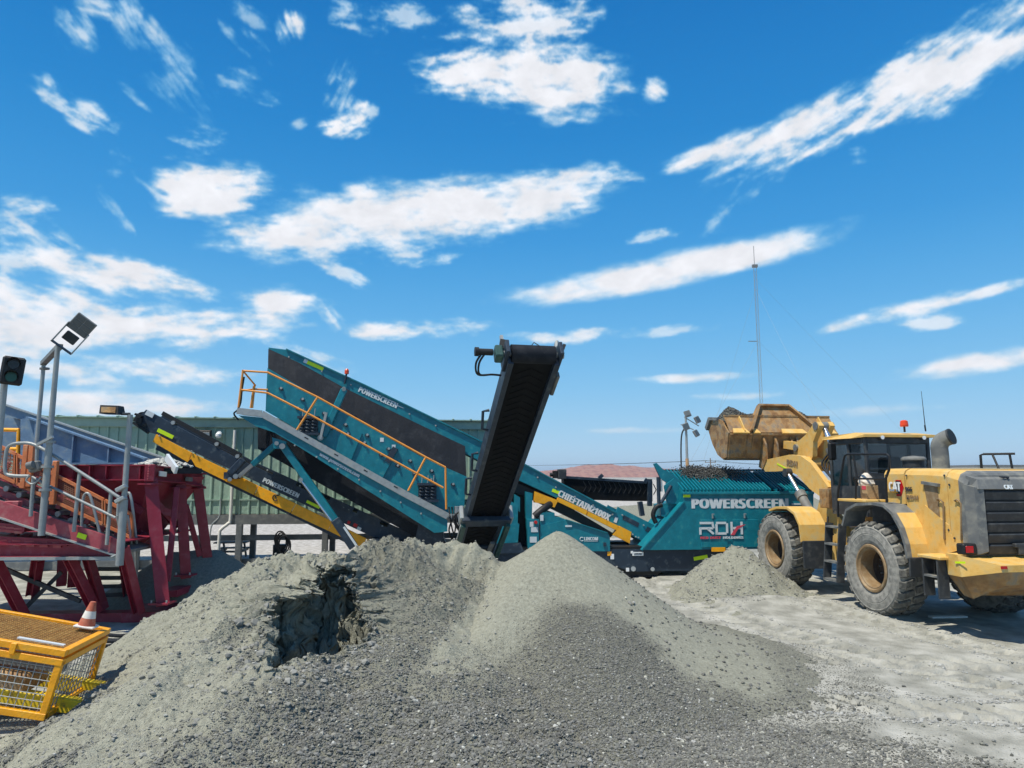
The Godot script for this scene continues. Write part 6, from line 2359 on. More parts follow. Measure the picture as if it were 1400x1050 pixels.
	for q in [[Vector3(-hw, 2.72, -1.74), Vector3(0.012, 0.86, 0.56)], [Vector3(-hw, 2.72, -1.14), Vector3(0.012, 0.86, 0.5)], [Vector3(hw, 2.72, -1.46), Vector3(0.012, 0.86, 1.12)], [Vector3(0, 2.86, cz1), Vector3(1.28, 0.6, 0.012)], [Vector3(0, 2.5, cz0), Vector3(1.28, 1.36, 0.012)]]:
		st = mb()
		box(st, q[0], q[1])
		commit(st, "window_pane", "glass", c)
	st = mb()
	box(st, Vector3(0.0, 2.1, -1.4), Vector3(0.5, 0.14, 0.5), Basis.IDENTITY, 0.05)
	box(st, Vector3(0.0, 2.5, -1.14), Vector3(0.5, 0.75, 0.14), Basis(Vector3(1, 0, 0), 0.1), 0.05)
	commit(st, "seat", "black", c)
	st = mb()
	cyl(st, Vector3(0, 1.85, -1.85), Vector3(0, 2.35, -1.8), 0.05, 8)
	box(st, Vector3(0, 2.4, -1.8), Vector3(0.36, 0.04, 0.3))
	commit(st, "steering_column", "black", c)
	for xx in [Vector3(-0.39, 3.25, -0.8), Vector3(0.52, 3.25, -0.8)]:
		var wl := node("work_light", c)
		st = mb()
		box(st, xx + Vector3(0, 0, 0.02), Vector3(0.1, 0.09, 0.07), Basis.IDENTITY, 0.02)
		commit(st, "housing", "loader_dark", wl)
		st = mb()
		cyl(st, xx + Vector3(0, 0, 0.055), xx + Vector3(0, 0, 0.062), 0.04, 12)
		commit(st, "lens", "lens", wl)
	var mi := node("side_mirror", c)
	st = mb()
	box(st, Vector3(-0.95, 3, -1.59), Vector3(0.2, 0.36, 0.09), Basis(Vector3(0, 1, 0), 0.25), 0.03)
	commit(st, "housing", "black", mi)
	st = mb()
	tube(st, [Vector3(-0.95, 3.19, -1.64), Vector3(-0.9, 3.23, -1.65), Vector3(-0.7, 3.22, -1.82)], 0.016, 6)
	commit(st, "arm", "black", mi)
	var bk := node("beacon", c)
	var bp := Vector3(0.22, 3.37, -0.9)
	st = mb()
	cyl(st, bp, bp + Vector3(0, 0.12, 0), 0.02, 8)
	commit(st, "stalk", "loader_dark", bk)
	st = mb()
	lathe(st, [Vector2(0, 0), Vector2(0.075, 0), Vector2(0.08, 0.03), Vector2(0.07, 0.11), Vector2(0.04, 0.13), Vector2(0, 0.135)], Transform3D(Basis.IDENTITY, bp + Vector3(0, 0.11, 0)), 14)
	commit(st, "lamp", "beacon", bk)
	st = mb()
	cyl(st, Vector3(0.93, 3.41, -1.2), Vector3(0.9, 4.25, -1.2), 0.01, 5, 0.004)
	cyl(st, Vector3(0.93, 3.41, -1.2), Vector3(0.92, 3.54, -1.2), 0.016, 5)
	commit(st, "aerial", "black", c)
	# exhaust stack and air cleaner on the bonnet
	var ex := node("exhaust_stack", l)
	st = mb()
	tube(st, smooth_path([Vector3(-0.02, 2.58, 0.3), Vector3(-0.02, 2.9, 0.3), Vector3(-0.02, 3.03, 0.3), Vector3(0.02, 3.14, 0.34), Vector3(0.09, 3.2, 0.44)], 4), 0.145, 18)
	commit(st, "pipe", "loader_grey", ex)
	st = mb()
	var md := Vector3(0.42, 0.3, 0.86).normalized()
	var mc := Vector3(0.095, 3.2, 0.445)
	cyl(st, mc, mc + md * 0.03, 0.15, 18)
	commit(st, "mouth_ring", "loader_dark", ex)
	st = mb()
	cyl(st, mc + md * 0.031, mc + md * 0.034, 0.128, 18)
	commit(st, "mouth", "black", ex)
	var ac := node("air_cleaner", l)
	var apos := Vector3(-0.06, 2.66, -0.35)
	st = mb()
	lathe(st, [Vector2(0, 0.0), Vector2(0.19, 0.0), Vector2(0.19, 0.13), Vector2(0.0, 0.13)], Transform3D(Basis.IDENTITY, apos), 18)
	commit(st, "body", "loader_dark", ac)
	st = mb()
	lathe(st, [Vector2(0, 0.13), Vector2(0.22, 0.13), Vector2(0.22, 0.16), Vector2(0.18, 0.2), Vector2(0.0, 0.22)], Transform3D(Basis.IDENTITY, apos), 18)
	commit(st, "cap", "loader_grey", ac)
	st = mb()
	tube(st, [Vector3(0.45, 2.6, 0.7), Vector3(0.45, 2.86, 0.7), Vector3(0.5, 2.88, 0.72), Vector3(0.86, 2.88, 1.0)], 0.022, 6)
	cyl(st, Vector3(0.52, 2.6, 1.0), Vector3(0.60, 2.87, 0.8), 0.02, 6)
	cyl(st, Vector3(0.80, 2.6, 0.98), Vector3(0.80, 2.87, 0.95), 0.02, 6)
	commit(st, "bonnet_rail", "black", l)
	# access platform: rail, ladder, toolbox
	var pl := node("access_platform", l)
	st = mb()
	box(st, Vector3(-1.1, 2.03, -0.42), Vector3(0.55, 0.05, 0.85), Basis.IDENTITY, 0.01)
	commit(st, "deck_plate", "loader_yellow", pl)
	st = mb()
	tube(st, [Vector3(-1.3, 1.69, -0.97), Vector3(-1.3, 2.15, -0.94), Vector3(-1.25, 2.88, -0.72), Vector3(-1.25, 2.91, -0.61), Vector3(-1.25, 2.88, 0.51), Vector3(-1.25, 2.83, 0.59), Vector3(-1.25, 2.6, 0.55), Vector3(-1.25, 2.45, 0.45), Vector3(-1.25, 2.02, 0.43)], 0.022, 8)
	commit(st, "hand_rail", "black", pl)
	for q in [[Vector3(-1.25, 1.99, -0.46), Vector3(-1.25, 2.44, -0.41)], [Vector3(-1.25, 2.44, -0.41), Vector3(-1.25, 2.44, 0.45)], [Vector3(-1.25, 2.87, -0.43), Vector3(-1.25, 2.43, -0.37)]]:
		st = mb()
		cyl(st, q[0], q[1], 0.018, 8)
		commit(st, "rail_bar", "black", pl)
	var ld := node("ladder", l)
	for z in [-1.44, -1.0]:
		st = mb()
		beam(st, Vector3(-1.2, 1.55, z), Vector3(-1.32, 0.42, z), 0.035, 0.16, Vector3(1, 0, 0))
		commit(st, "stile", "loader_dark", ld)
	for y in [0.45, 0.8, 1.14, 1.48]:
		st = mb()
		box(st, Vector3(-1.32 + 0.1 * (y - 0.42), y, -1.22), Vector3(0.18, 0.035, 0.42))
		commit(st, "tread", "loader_grey", ld)
	st = mb()
	tube(st, smooth_path([Vector3(-0.75, 1.62, -2.2), Vector3(-0.8, 1.42, -2.14), Vector3(-0.8, 1.29, -2.04), Vector3(-0.75, 1.26, -2.02)]), 0.02, 6)
	commit(st, "hose", "black", l)
	# counterweight
	var cw := node("counterweight", l)
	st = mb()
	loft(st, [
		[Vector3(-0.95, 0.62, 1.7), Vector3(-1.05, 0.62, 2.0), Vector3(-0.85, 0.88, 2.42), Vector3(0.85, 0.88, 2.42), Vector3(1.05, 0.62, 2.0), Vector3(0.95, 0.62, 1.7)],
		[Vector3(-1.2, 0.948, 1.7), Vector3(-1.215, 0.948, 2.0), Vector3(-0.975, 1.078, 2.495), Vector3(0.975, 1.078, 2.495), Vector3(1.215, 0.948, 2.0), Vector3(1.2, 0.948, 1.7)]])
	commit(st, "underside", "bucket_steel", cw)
	st = mb()
	loft(st, [
		[Vector3(-1.2, 0.95, 1.7), Vector3(-1.22, 0.95, 2.0), Vector3(-0.98, 1.08, 2.5), Vector3(0.98, 1.08, 2.5), Vector3(1.22, 0.95, 2.0), Vector3(1.2, 0.95, 1.7)],
		[Vector3(-1.22, 1.28, 1.7), Vector3(-1.22, 1.28, 1.95), Vector3(-0.98, 1.18, 2.5), Vector3(0.98, 1.18, 2.5), Vector3(1.22, 1.28, 1.95), Vector3(1.22, 1.28, 1.7)]])
	commit(st, "block", "loader_yellow", cw)
	st = mb()
	beam(st, Vector3(-1.235, 1.16, 1.91), Vector3(-1.225, 1.18, 2.1), 0.006, 0.03)
	commit(st, "sticker", "lime", cw)
	st = mb()
	box(st, Vector3(-0.94, 1.15, 2.505), Vector3(0.1, 0.04, 0.012))
	commit(st, "reflector", "tail_red", cw)
	st = mb()
	cyl(st, Vector3(-0.1, 1.12, 2.46), Vector3(-0.1, 1.12, 2.53), 0.09, 14)
	commit(st, "tow_pin", "loader_dark", cw)
	for sg in [-1.0, 1.0]:
		var tlp := node("tail_light", l)
		var tp := Vector3(sg * 1.08, 1.37, 1.98)
		st = mb()
		box(st, tp, Vector3(0.24, 0.17, 0.16), Basis.IDENTITY, 0.02)
		commit(st, "housing", "black", tlp)
		st = mb()
		box(st, tp + Vector3(0.02 * sg, 0, 0.085), Vector3(0.13, 0.1, 0.012), Basis.IDENTITY, 0.004)
		commit(st, "lens", "tail_red", tlp)
	var rs := node("rear_step", l)
	st = mb()
	box(st, Vector3(-1.16, 1.2, 1.5), Vector3(0.42, 0.05, 0.5), Basis.IDENTITY, 0.01)
	commit(st, "top_step", "loader_yellow", rs)
	for z in [1.34, 1.66]:
		st = mb()
		box(st, Vector3(-1.26, 0.88, z), Vector3(0.2, 0.62, 0.03), Basis.IDENTITY, 0.008)
		commit(st, "side_plate", "loader_dark", rs)
	st = mb()
	box(st, Vector3(-1.26, 0.9, 1.5), Vector3(0.18, 0.03, 0.3))
	commit(st, "lower_step", "loader_grey", rs)
	# lift arms, cylinders and linkage
	var ar := node("lift_arm", l)
	var arm := [Vector2(-2.36, 2.25), Vector2(-2.6, 2.46), Vector2(-3.0, 2.79), Vector2(-3.4, 2.96), Vector2(-3.9, 3.0), Vector2(-4.5, 2.95), Vector2(-5.1, 2.9), Vector2(-5.25, 2.75), Vector2(-5.1, 2.6), Vector2(-4.6, 2.6), Vector2(-4.0, 2.62), Vector2(-3.6, 2.52), Vector2(-3.1, 2.2), Vector2(-2.6, 2.0)]
	for x in [-0.6, 0.48]:
		st = mb()
		prism_x(st, arm, x, x + 0.12)
		commit(st, "arm_plate", "loader_yellow", ar)
	st = mb()
	cyl(st, Vector3(-0.5, 2.78, -3.75), Vector3(0.5, 2.78, -3.75), 0.17, 14)
	commit(st, "cross_tube", "loader_yellow", ar)
	text("RDH", "owner_lettering", "rim", ar, Transform3D(toward * Basis(Vector3(0, 0, 1), -0.14), Vector3(-0.61, 2.79, -3.77)), 0.46, 0.14)
	st = mb()
	beam(st, Vector3(-0.606, 2.79, -4.47), Vector3(-0.606, 2.66, -4.04), 0.006, 0.03)
	commit(st, "sticker", "lime", ar)
	for x in [-0.68, 0.68]:
		var cy := node("lift_cylinder", l)
		st = mb()
		cyl(st, Vector3(x, 2.55, -3.85), Vector3(x, 1.95, -3.25), 0.045, 12)
		commit(st, "rod", "chrome", cy)
		st = mb()
		var ca := Vector3(x, 2.1, -3.38)
		var cb := Vector3(x, 1.25, -2.55)
		cyl(st, ca, cb, 0.1, 16)
		cyl(st, ca, ca.lerp(cb, 0.14), 0.125, 16)
		commit(st, "barrel", "loader_grey", cy)
		st = mb()
		cyl(st, Vector3(x - 0.08, 2.57, -3.87), Vector3(x + 0.08, 2.57, -3.87), 0.1, 12)
		commit(st, "eye", "loader_dark", cy)
	var tl := node("tilt_linkage", l)
	st = mb()
	prism_x(st, [Vector2(-3.45, 3.72), Vector2(-3.3, 3.76), Vector2(-3.2, 3.66), Vector2(-3.5, 3.3), Vector2(-3.55, 2.95), Vector2(-3.75, 2.68), Vector2(-4.05, 2.85), Vector2(-4.35, 3.05), Vector2(-4.35, 3.3), Vector2(-4.1, 3.36), Vector2(-3.75, 3.5)], -0.2, -0.08)
	commit(st, "tilt_lever", "loader_yellow", tl)
	st = mb()
	prism_x(st, [Vector2(-3.45, 3.72), Vector2(-3.3, 3.76), Vector2(-3.2, 3.66), Vector2(-3.5, 3.3), Vector2(-3.55, 2.95), Vector2(-3.75, 2.68), Vector2(-4.05, 2.85), Vector2(-4.35, 3.05), Vector2(-4.35, 3.3), Vector2(-4.1, 3.36), Vector2(-3.75, 3.5)], 0.08, 0.2)
	commit(st, "tilt_lever", "loader_yellow", tl)
	st = mb()
	cyl(st, Vector3(-0.22, 3.66, -3.35), Vector3(0.22, 3.66, -3.35), 0.1, 14)
	cyl(st, Vector3(-0.24, 3.18, -4.25), Vector3(0.24, 3.18, -4.25), 0.09, 14)
	commit(st, "pin", "loader_grey", tl)
	st = mb()
	cyl(st, Vector3(0, 3.62, -3.33), Vector3(0, 3.0, -2.95), 0.06, 12)
	commit(st, "rod", "chrome", tl)
	st = mb()
	cyl(st, Vector3(0, 3.08, -3.0), Vector3(0, 1.9, -2.3), 0.13, 16)
	cyl(st, Vector3(0, 3.12, -3.02), Vector3(0, 2.94, -2.92), 0.17, 16)
	box(st, Vector3(0.0, 2.9, -2.8), Vector3(0.4, 0.16, 0.2))
	commit(st, "barrel", "loader_grey", tl)
	st = mb()
	beam(st, Vector3(0, 3.2, -4.25), Vector3(0, 3.3, -5.1), 0.12, 0.2)
	commit(st, "tilt_link", "loader_yellow", tl)
	for k in 3:
		st = mb()
		tube(st, smooth_path([Vector3(-0.2 + 0.08 * k, 3.0, -2.9), Vector3(-0.35 + 0.08 * k, 2.75, -2.95), Vector3(-0.3, 2.45, -2.7), Vector3(-0.25 + 0.1 * k, 2.1, -2.3)]), 0.022, 6)
		commit(st, "hose", "black", tl)
	build_bucket(l)
	# bag and box on the platform
	var cb2 := thing("carton", "brown carton standing on the loader's access platform", "carton", Vector3.ZERO)
	cb2.transform = l.transform * Transform3D(Basis.IDENTITY, Vector3(-1, 2, -0.39) + Vector3(0, 0.03, 0))
	st = mb()
	box(st, Vector3(0, 0.14, 0), Vector3(0.24, 0.28, 0.2), Basis.IDENTITY, 0.006)
	commit(st, "case", "cardboard", cb2)
	st = mb()
	box(st, Vector3(-0.122, 0.24, 0.02), Vector3(0.006, 0.07, 0.12))
	commit(st, "red_print", "pink_red", cb2)
	var bg := thing("plastic_bag", "crumpled pale plastic bag on top of the brown carton", "bag", Vector3.ZERO)
	bg.transform = l.transform * Transform3D(Basis.IDENTITY, Vector3(-1, 1.99, -0.46) + Vector3(0, 0.31, 0))
	var pts := []
	st = mb()
	var rings := []
	for j in 7:
		var ring := []
		for i in 12:
			var a := TAU * i / 12.0
			var rr: float = [0.13, 0.15, 0.145, 0.13, 0.11, 0.08, 0.03][j] * (1.0 + 0.25 * noise.get_noise_2d(i * 3.1, j * 2.7))
			ring.append(Vector3(cos(a) * rr, j * 0.042, sin(a) * rr))
		rings.append(ring)
	loft(st, rings)
	commit(st, "crumpled_film", "plastic_bag", bg)


func build_bucket(l: Node3D) -> void:
	var b := node("bucket", l)
	var w := 1.5
	# section in (z, y): back knee, heel, floor, lip
	var knee := Vector2(-5.15, 3.6)
	var heel := Vector2(-5.32, 2.97)
	var floor_pts := [heel, Vector2(-5.55, 2.93), Vector2(-5.85, 3.05), Vector2(-6.15, 3.35), Vector2(-6.42, 3.8)]
	var top := Vector2(-5.5, 4.06)
	var st := mb()
	shell_x(st, [top, knee], -0.03, -w, w)
	commit(st, "upper_back", "bucket_steel", b)
	st = mb()
	shell_x(st, [knee, heel], -0.03, -w, w)
	commit(st, "lower_back", "bucket_steel", b)
	st = mb()
	shell_x(st, floor_pts, -0.03, -w, w)
	commit(st, "floor_plate", "bucket_steel", b)
	for sg in [-1.0, 1.0]:
		st = mb()
		var x0: float = sg * w
		prism_x(st, [knee, heel, floor_pts[1], floor_pts[2], floor_pts[3], floor_pts[4], Vector2(-6.2, 4.02), Vector2(-5.75, 4.0), top - Vector2(0.02, 0.12)], minf(x0, x0 + sg * 0.04), maxf(x0, x0 + sg * 0.04))
		commit(st, "side_plate", "bucket_steel", b)
		st = mb()
		beam(st, Vector3(x0 + sg * 0.05, 3.78, -6.44), Vector3(x0 + sg * 0.05, 4.05, -6.2), 0.1, 0.12)
		beam(st, Vector3(x0 + sg * 0.05, 4.05, -6.2), Vector3(x0 + sg * 0.05, 4.0, -5.7), 0.09, 0.08)
		commit(st, "side_edge", "loader_grey", b)
	st = mb()
	beam(st, Vector3(-w, 3.82, -6.45), Vector3(w, 3.82, -6.45), 0.3, 0.05, Vector3(0, 0.75, 0.66))
	commit(st, "lip", "loader_grey", b)
	# spill guard: a raised trapezoid in the middle of the back
	var d := (top - knee).normalized()
	var up := func(x: float, t: float, o: float) -> Vector3:
		var q: Vector2 = knee + d * t
		return Vector3(x, q.y - d.x * 0.0, q.x + o)
	st = mb()
	loft(st, [[up.call(-0.75, 0.5, 0.04), up.call(-0.42, 0.98, 0.04), up.call(0.42, 0.98, 0.04), up.call(0.75, 0.5, 0.04)], [up.call(-0.75, 0.5, 0.0), up.call(-0.42, 0.98, 0.0), up.call(0.42, 0.98, 0.0), up.call(0.75, 0.5, 0.0)]])
	commit(st, "spill_guard", "bucket_steel", b)
	st = mb()
	beam(st, up.call(-0.95, 0.05, 0.1), up.call(-0.42, 0.96, 0.1), 0.05, 0.16, Vector3(0, 0.4, 1))
	beam(st, up.call(0.95, 0.05, 0.1), up.call(0.42, 0.96, 0.1), 0.05, 0.16, Vector3(0, 0.4, 1))
	beam(st, up.call(-0.44, 0.96, 0.08), up.call(0.44, 0.96, 0.08), 0.05, 0.16, Vector3(0, 0.4, 1))
	commit(st, "guard_flange", "bucket_steel", b)
	for x in [-1.12, 1.12]:
		st = mb()
		beam(st, up.call(x, 0.02, 0.06), up.call(x, 0.52, 0.06), 0.03, 0.13, Vector3(0, 0.4, 1))
		commit(st, "rib", "loader_yellow", b)
	st = mb()
	beam(st, Vector3(-w, top.y + 0.01, top.x + 0.03), Vector3(w, top.y + 0.01, top.x + 0.03), 0.08, 0.05)
	commit(st, "top_edge", "bucket_steel", b)
	# ledges along the knee
	for q in [[-1.45, -1.0], [-0.9, -0.7], [-0.1, 0.6], [1.1, 1.45]]:
		st = mb()
		loft(st, [[Vector3(q[0] + 0.05, knee.y + 0.12, knee.x - 0.03), Vector3(q[1] - 0.05, knee.y + 0.12, knee.x - 0.03), Vector3(q[1], knee.y + 0.0, knee.x + 0.12), Vector3(q[0], knee.y + 0.0, knee.x + 0.12)], [Vector3(q[0] + 0.05, knee.y - 0.02, knee.x - 0.04), Vector3(q[1] - 0.05, knee.y - 0.02, knee.x - 0.04), Vector3(q[1], knee.y - 0.03, knee.x + 0.1), Vector3(q[0], knee.y - 0.03, knee.x + 0.1)]])
		commit(st, "ledge", "loader_yellow", b)
	st = mb()
	beam(st, Vector3(-w, knee.y - 0.03, knee.x + 0.03), Vector3(w, knee.y - 0.03, knee.x + 0.03), 0.08, 0.06)
	commit(st, "knee_bar", "bucket_steel", b)
	# hinge plates to arms and link
	for x in [-0.62, -0.3, 0.14, 0.3, 0.5]:
		st = mb()
		prism_x(st, [Vector2(-5.16, 3.56), Vector2(-5.3, 2.98), Vector2(-5.4, 2.72), Vector2(-5.2, 2.66), Vector2(-4.98, 2.9), Vector2(-5.0, 3.3)], x, x + 0.05)
		commit(st, "hinge_plate", "bucket_steel", b)
	for x in [-1.0, -0.85, 0.95]:
		st = mb()
		beam(st, Vector3(x, knee.y - 0.05, knee.x + 0.02), Vector3(x - 0.04, heel.y + 0.05, heel.x + 0.02), 0.03, 0.05, Vector3(0, 0, 1))
		commit(st, "weld_strip", "bucket_steel", b)
	# load of wet gravel
	var g := thing("bucket_load", "dark damp gravel heaped in the raised loader bucket", "gravel", Vector3.ZERO)
	g.transform = l.transform
	g.set_meta("kind", "stuff")
	var hh := func(x: float, z: float) -> float:
		var e := 1.0 - pow(absf(x) / 1.48, 4.0)
		var q := 1.0 - pow(absf(z + 5.95) / 0.52, 2.0)
		return 3.82 + 0.34 * e * q + 0.10 * noise.get_noise_2d(x * 1.4 + 5.0, z * 2.0) + 0.26 * exp(-pow((x + 1.2) / 0.4, 2.0)) * q + 0.12 * exp(-pow((x - 0.85) / 0.3, 2.0)) * q
	var tt := func(_p: Vector3) -> Color: return grey(0.42)
	again(field(steps(-1.49, 1.49, 0.06), steps(-6.46, -5.5, 0.06), hh, tt), "heap", "sand", g, Transform3D.IDENTITY)
	var r := RandomNumberGenerator.new()
	r.seed = 12
	var lot := []
	for i in 2600:
		var x := r.randf_range(-1.47, 1.47)
		var z := r.randf_range(-6.42, -5.52)
		var s := r.randf_range(0.012, 0.035)
		var k := r.randf_range(0.05, 0.12)
		lot.append([Vector3(x, hh.call(x, z) + s * 0.2, z), s, Color(k, k, k * 0.93)])
	scatter("stones", g, lot, 33)


# ---------------------------------------------------------------- maroon stand, walkway, yard things
func build_stand() -> void:
	var s := thing("hopper_stand", "maroon steel hopper stand on splayed columns beside the green shed", "steel stand", Vector3.ZERO)
	var st := mb()
	var cols := [
		[Vector3(-6.492, 2.436, -12.6), Vector3(-6.051, 0.262, -12.45), 0.21], [Vector3(-6.466, 2.331, -13.7), Vector3(-6.303, 0.539, -13.8), 0.18], [Vector3(-6.452, 2.323, -14.4), Vector3(-6.281, 0.735, -14.7), 0.18],
		[Vector3(-9.252, 2.35, -14.6), Vector3(-9.324, 0.25, -14.8), 0.18], [Vector3(-7.932, 2.368, -12.9), Vector3(-8.223, 0.463, -13.4), 0.18]]
	for c in cols:
		st = mb()
		ibeam(st, c[1], c[0], c[2], 0.2, 0.02, Vector3(0.55, 0, 1))
		commit(st, "column", "maroon", s)
	for c in [[Vector3(-6.296, 2.283, -13.2), Vector3(-6.218, 0.603, -12.9)], [Vector3(-6.481, 1.925, -14), Vector3(-6.278, 0.897, -14.3)]]:
		st = mb()
		beam(st, c[0], c[1], 0.10, 0.09, Vector3(0.4, 0, 1), 0.01)
		commit(st, "brace", "maroon", s)
	# ring beam
	for q in [[Vector3(-8.959, 2.555, -13), Vector3(-6.461, 2.553, -12.5)], [Vector3(-6.461, 2.546, -12.5), Vector3(-6.415, 2.487, -13.6)], [Vector3(-6.414, 2.473, -13.6), Vector3(-6.41, 2.396, -14.5)], [Vector3(-10.467, 2.47, -15.2), Vector3(-6.411, 2.411, -14.5)]]:
		st = mb()
		var a: Vector3 = q[0]
		var b: Vector3 = q[1]
		ibeam(st, a, b, 0.2, 0.28, 0.02)
		commit(st, "ring_beam", "maroon", s)
	st = mb()
	box(st, Vector3(-6.44, 2.546, -12.46), Vector3(0.16, 0.3, 0.14), Basis(Vector3(0, 1, 0), 0.4), 0.01)
	commit(st, "corner_plate", "maroon", s)
	for k in 6:
		st = mb()
		var p := Vector3(-6.397, 2.667, -12.36) + Vector3(0.0, -0.045 * k, 0.0)
		cyl(st, p, p + Vector3(-0.01, 0, 0.03), 0.016, 6)
		commit(st, "bolt", "maroon_light", s)
	for q in [[Vector3(-6.394, 2.528, -12.95), 0.24, 0.09], [Vector3(-6.359, 2.429, -13.92), 0.26, 0.08]]:
		st = mb()
		var bs := along(Vector3(-6.461, 2.553, -12.5), Vector3(-6.415, 2.487, -13.6))
		box(st, q[0] + Vector3(0.02, 0, 0.16), Vector3(0.02, q[2], q[1]), bs)
		commit(st, "name_plate", "cone_white" if q[1] < 0.25 else "loader_grey", s)
	for c in [[Vector3(-6.461, 2.371, -12.55), 0.30], [Vector3(-6.439, 2.275, -13.65), 0.26], [Vector3(-6.426, 2.264, -14.35), 0.26]]:
		st = mb()
		box(st, c[0] + Vector3(0, -0.02, 0.02), Vector3(c[1], 0.025, 0.28))
		commit(st, "head_plate", "maroon", s)
	for c in [[Vector3(-6.043, 0.32, -12.4), 0.34], [Vector3(-6.284, 0.601, -13.75), 0.3]]:
		st = mb()
		box(st, c[0], Vector3(c[1], 0.03, 0.32))
		commit(st, "base_plate", "maroon", s)
		for kx in [-0.13, 0.13]:
			st = mb()
			cyl(st, c[0] + Vector3(kx, 0.01, 0.12), c[0] + Vector3(kx, 0.06, 0.12), 0.016, 6)
			commit(st, "anchor_bolt", "galvanised", s)
	for k in 7:
		st = mb()
		var sp := Vector3(-8.621, 2.554, -12.9).lerp(Vector3(-6.618, 2.553, -12.55), k / 6.0)
		box(st, sp + Vector3(0, 0, 0.02), Vector3(0.015, 0.23, 0.17))
		commit(st, "stiffener", "maroon", s)
	# hopper cone inside
	var c0 := Vector3(-7.407, 2.473, -13.6)
	st = mb()
	loft(st, [[c0 + Vector3(-1.2, 0.0, 0.9), c0 + Vector3(0.75, 0.0, 0.75), c0 + Vector3(1.1, 0.0, -0.8), c0 + Vector3(-1.2, 0.0, -1.0)], [c0 + Vector3(-0.4, -1.35, 0.3), c0 + Vector3(0.3, -1.35, 0.3), c0 + Vector3(0.3, -1.35, -0.4), c0 + Vector3(-0.4, -1.35, -0.4)]])
	commit(st, "hopper_cone", "maroon", s)
	for q in [[Vector3(-7.382, 2.208, -12.9), Vector3(-6.792, 1.833, -13)], [Vector3(-6.851, 1.958, -13.2), Vector3(-6.395, 1.719, -13.6)], [Vector3(-6.821, 2.259, -13), Vector3(-6.487, 1.518, -13.7)], [Vector3(-7.399, 1.958, -13.2), Vector3(-6.856, 1.277, -13.3)]]:
		st = mb()
		beam(st, q[0], q[1], 0.07, 0.12)
		commit(st, "cross_member", "maroon", s)
	# sheet flap and rubble on the rim
	st = mb()
	beam(st, Vector3(-6.524, 2.844, -13.2), Vector3(-6.185, 2.594, -12.9), 0.05, 0.14)
	commit(st, "flap", "letter_grey", s)
	st = mb()
	prism(st, [Vector2(-0.2, 0), Vector2(0.25, 0.05), Vector2(0.1, 0.3), Vector2(-0.05, 0.12)], 0.0, 0.03, Transform3D(Basis(Vector3(0, 1, 0), 0.5), Vector3(-6.407, 2.529, -13.7)))
	commit(st, "flap", "rubber", s)
	# skids
	st = mb()
	box(st, Vector3(-6.317, 0.059, -12.55) + Vector3(0.0, -0.02, -0.3), Vector3(0.9, 0.24, 0.9), Basis(Vector3(0, 1, 0), 0.1), 0.01)
	commit(st, "foot_skid", "maroon", s)
	st = mb()
	beam(st, Vector3(-9.333, 0, -12.414), Vector3(-6.625, 0, -12.536), 0.3, 0.3)
	commit(st, "skid_beam", "maroon", s)
	st = mb()
	beam(st, Vector3(-6.239, 0.369, -13), Vector3(-6.451, 0.311, -14.4), 0.3, 0.12)
	commit(st, "skid_beam", "maroon", s)
	# rubble pad on top of the stand
	var hp := thing("feed_rubble", "pale stones lying in the top of the maroon stand", "rubble", Vector3.ZERO)
	hp.set_meta("kind", "stuff")
	var r := RandomNumberGenerator.new()
	r.seed = 3
	var lot := []
	var top := Vector3(-6.747, 2.683, -13.5)
	for i in 420:
		var p := Vector2(r.randfn() * 0.22, r.randfn() * 0.22)
		var k := r.randf_range(0.3, 0.55)
		lot.append([top + Vector3(p.x, 0.16 * exp(-p.length_squared() * 5.0) - 0.04, p.y), r.randf_range(0.02, 0.06), Color(k, k, k * 0.92)])
	scatter("stones", hp, lot, 51)
	st = mb()
	box(st, top + Vector3(0, -0.1, 0), Vector3(1.3, 0.1, 1.3), Basis(Vector3(0, 1, 0), 0.5))
	commit(st, "bed", "rubber", hp)

	# blue-grey chute
	var ch := thing("steel_chute", "blue-grey ribbed steel chute sloping above the maroon beam", "chute", Vector3.ZERO)
	var za := 13.4
	var p0 := Vector3(-9.497, 3.58, -13.4)
	var p1 := Vector3(-9.33, 3.608, -13.4)
	var p2 := Vector3(-7.014, 2.821, -13.4)
	var p3 := Vector3(-7.008, 2.73, -13.4)
	var p4 := Vector3(-9.418, 2.723, -13.4)
	st = mb()
	prism(st, [Vector2(p0.x, p0.y), Vector2(p1.x, p1.y), Vector2(p2.x, p2.y), Vector2(p3.x, p3.y), Vector2(p4.x, p4.y)], -za, -za - 0.03)
	commit(st, "side_plate", "steel_blue", ch)
	for x in [Vector3(-9.139, 3.522, -13.38), Vector3(-8.402, 3.296, -13.38), Vector3(-7.708, 3.058, -13.38), Vector3(-7.032, 2.82, -13.38)]:
		st = mb()
		box(st, Vector3(x.x, (x.y + p3.y) * 0.5, -za + 0.04), Vector3(0.025, x.y - p3.y, 0.09))
		commit(st, "rib", "steel_blue", ch)
	st = mb()
	beam(st, p1 + Vector3(0, 0, 0.02), p2 + Vector3(0, 0, 0.02), 0.16, 0.03)
	commit(st, "top_flange", "steel_blue", ch)
	st = mb()
	beam(st, p4 + Vector3(0, 0, 0.03), p3 + Vector3(0, 0, 0.03), 0.16, 0.03)
	commit(st, "bottom_flange", "steel_blue", ch)
	var q0 := Vector3(-8.988, 3.33, -15)
	var q1 := Vector3(-7.219, 2.781, -15)
	st = mb()
	prism(st, [Vector2(q0.x - 2.2, q0.y + 0.75), Vector2(q0.x, q0.y + 0.03), Vector2(q1.x, q1.y), Vector2(q1.x, q1.y - 0.12), Vector2(q0.x - 2.2, q0.y - 0.5)], -15.0, -15.03)
	commit(st, "rear_plate", "steel_blue", ch)
	st = mb()
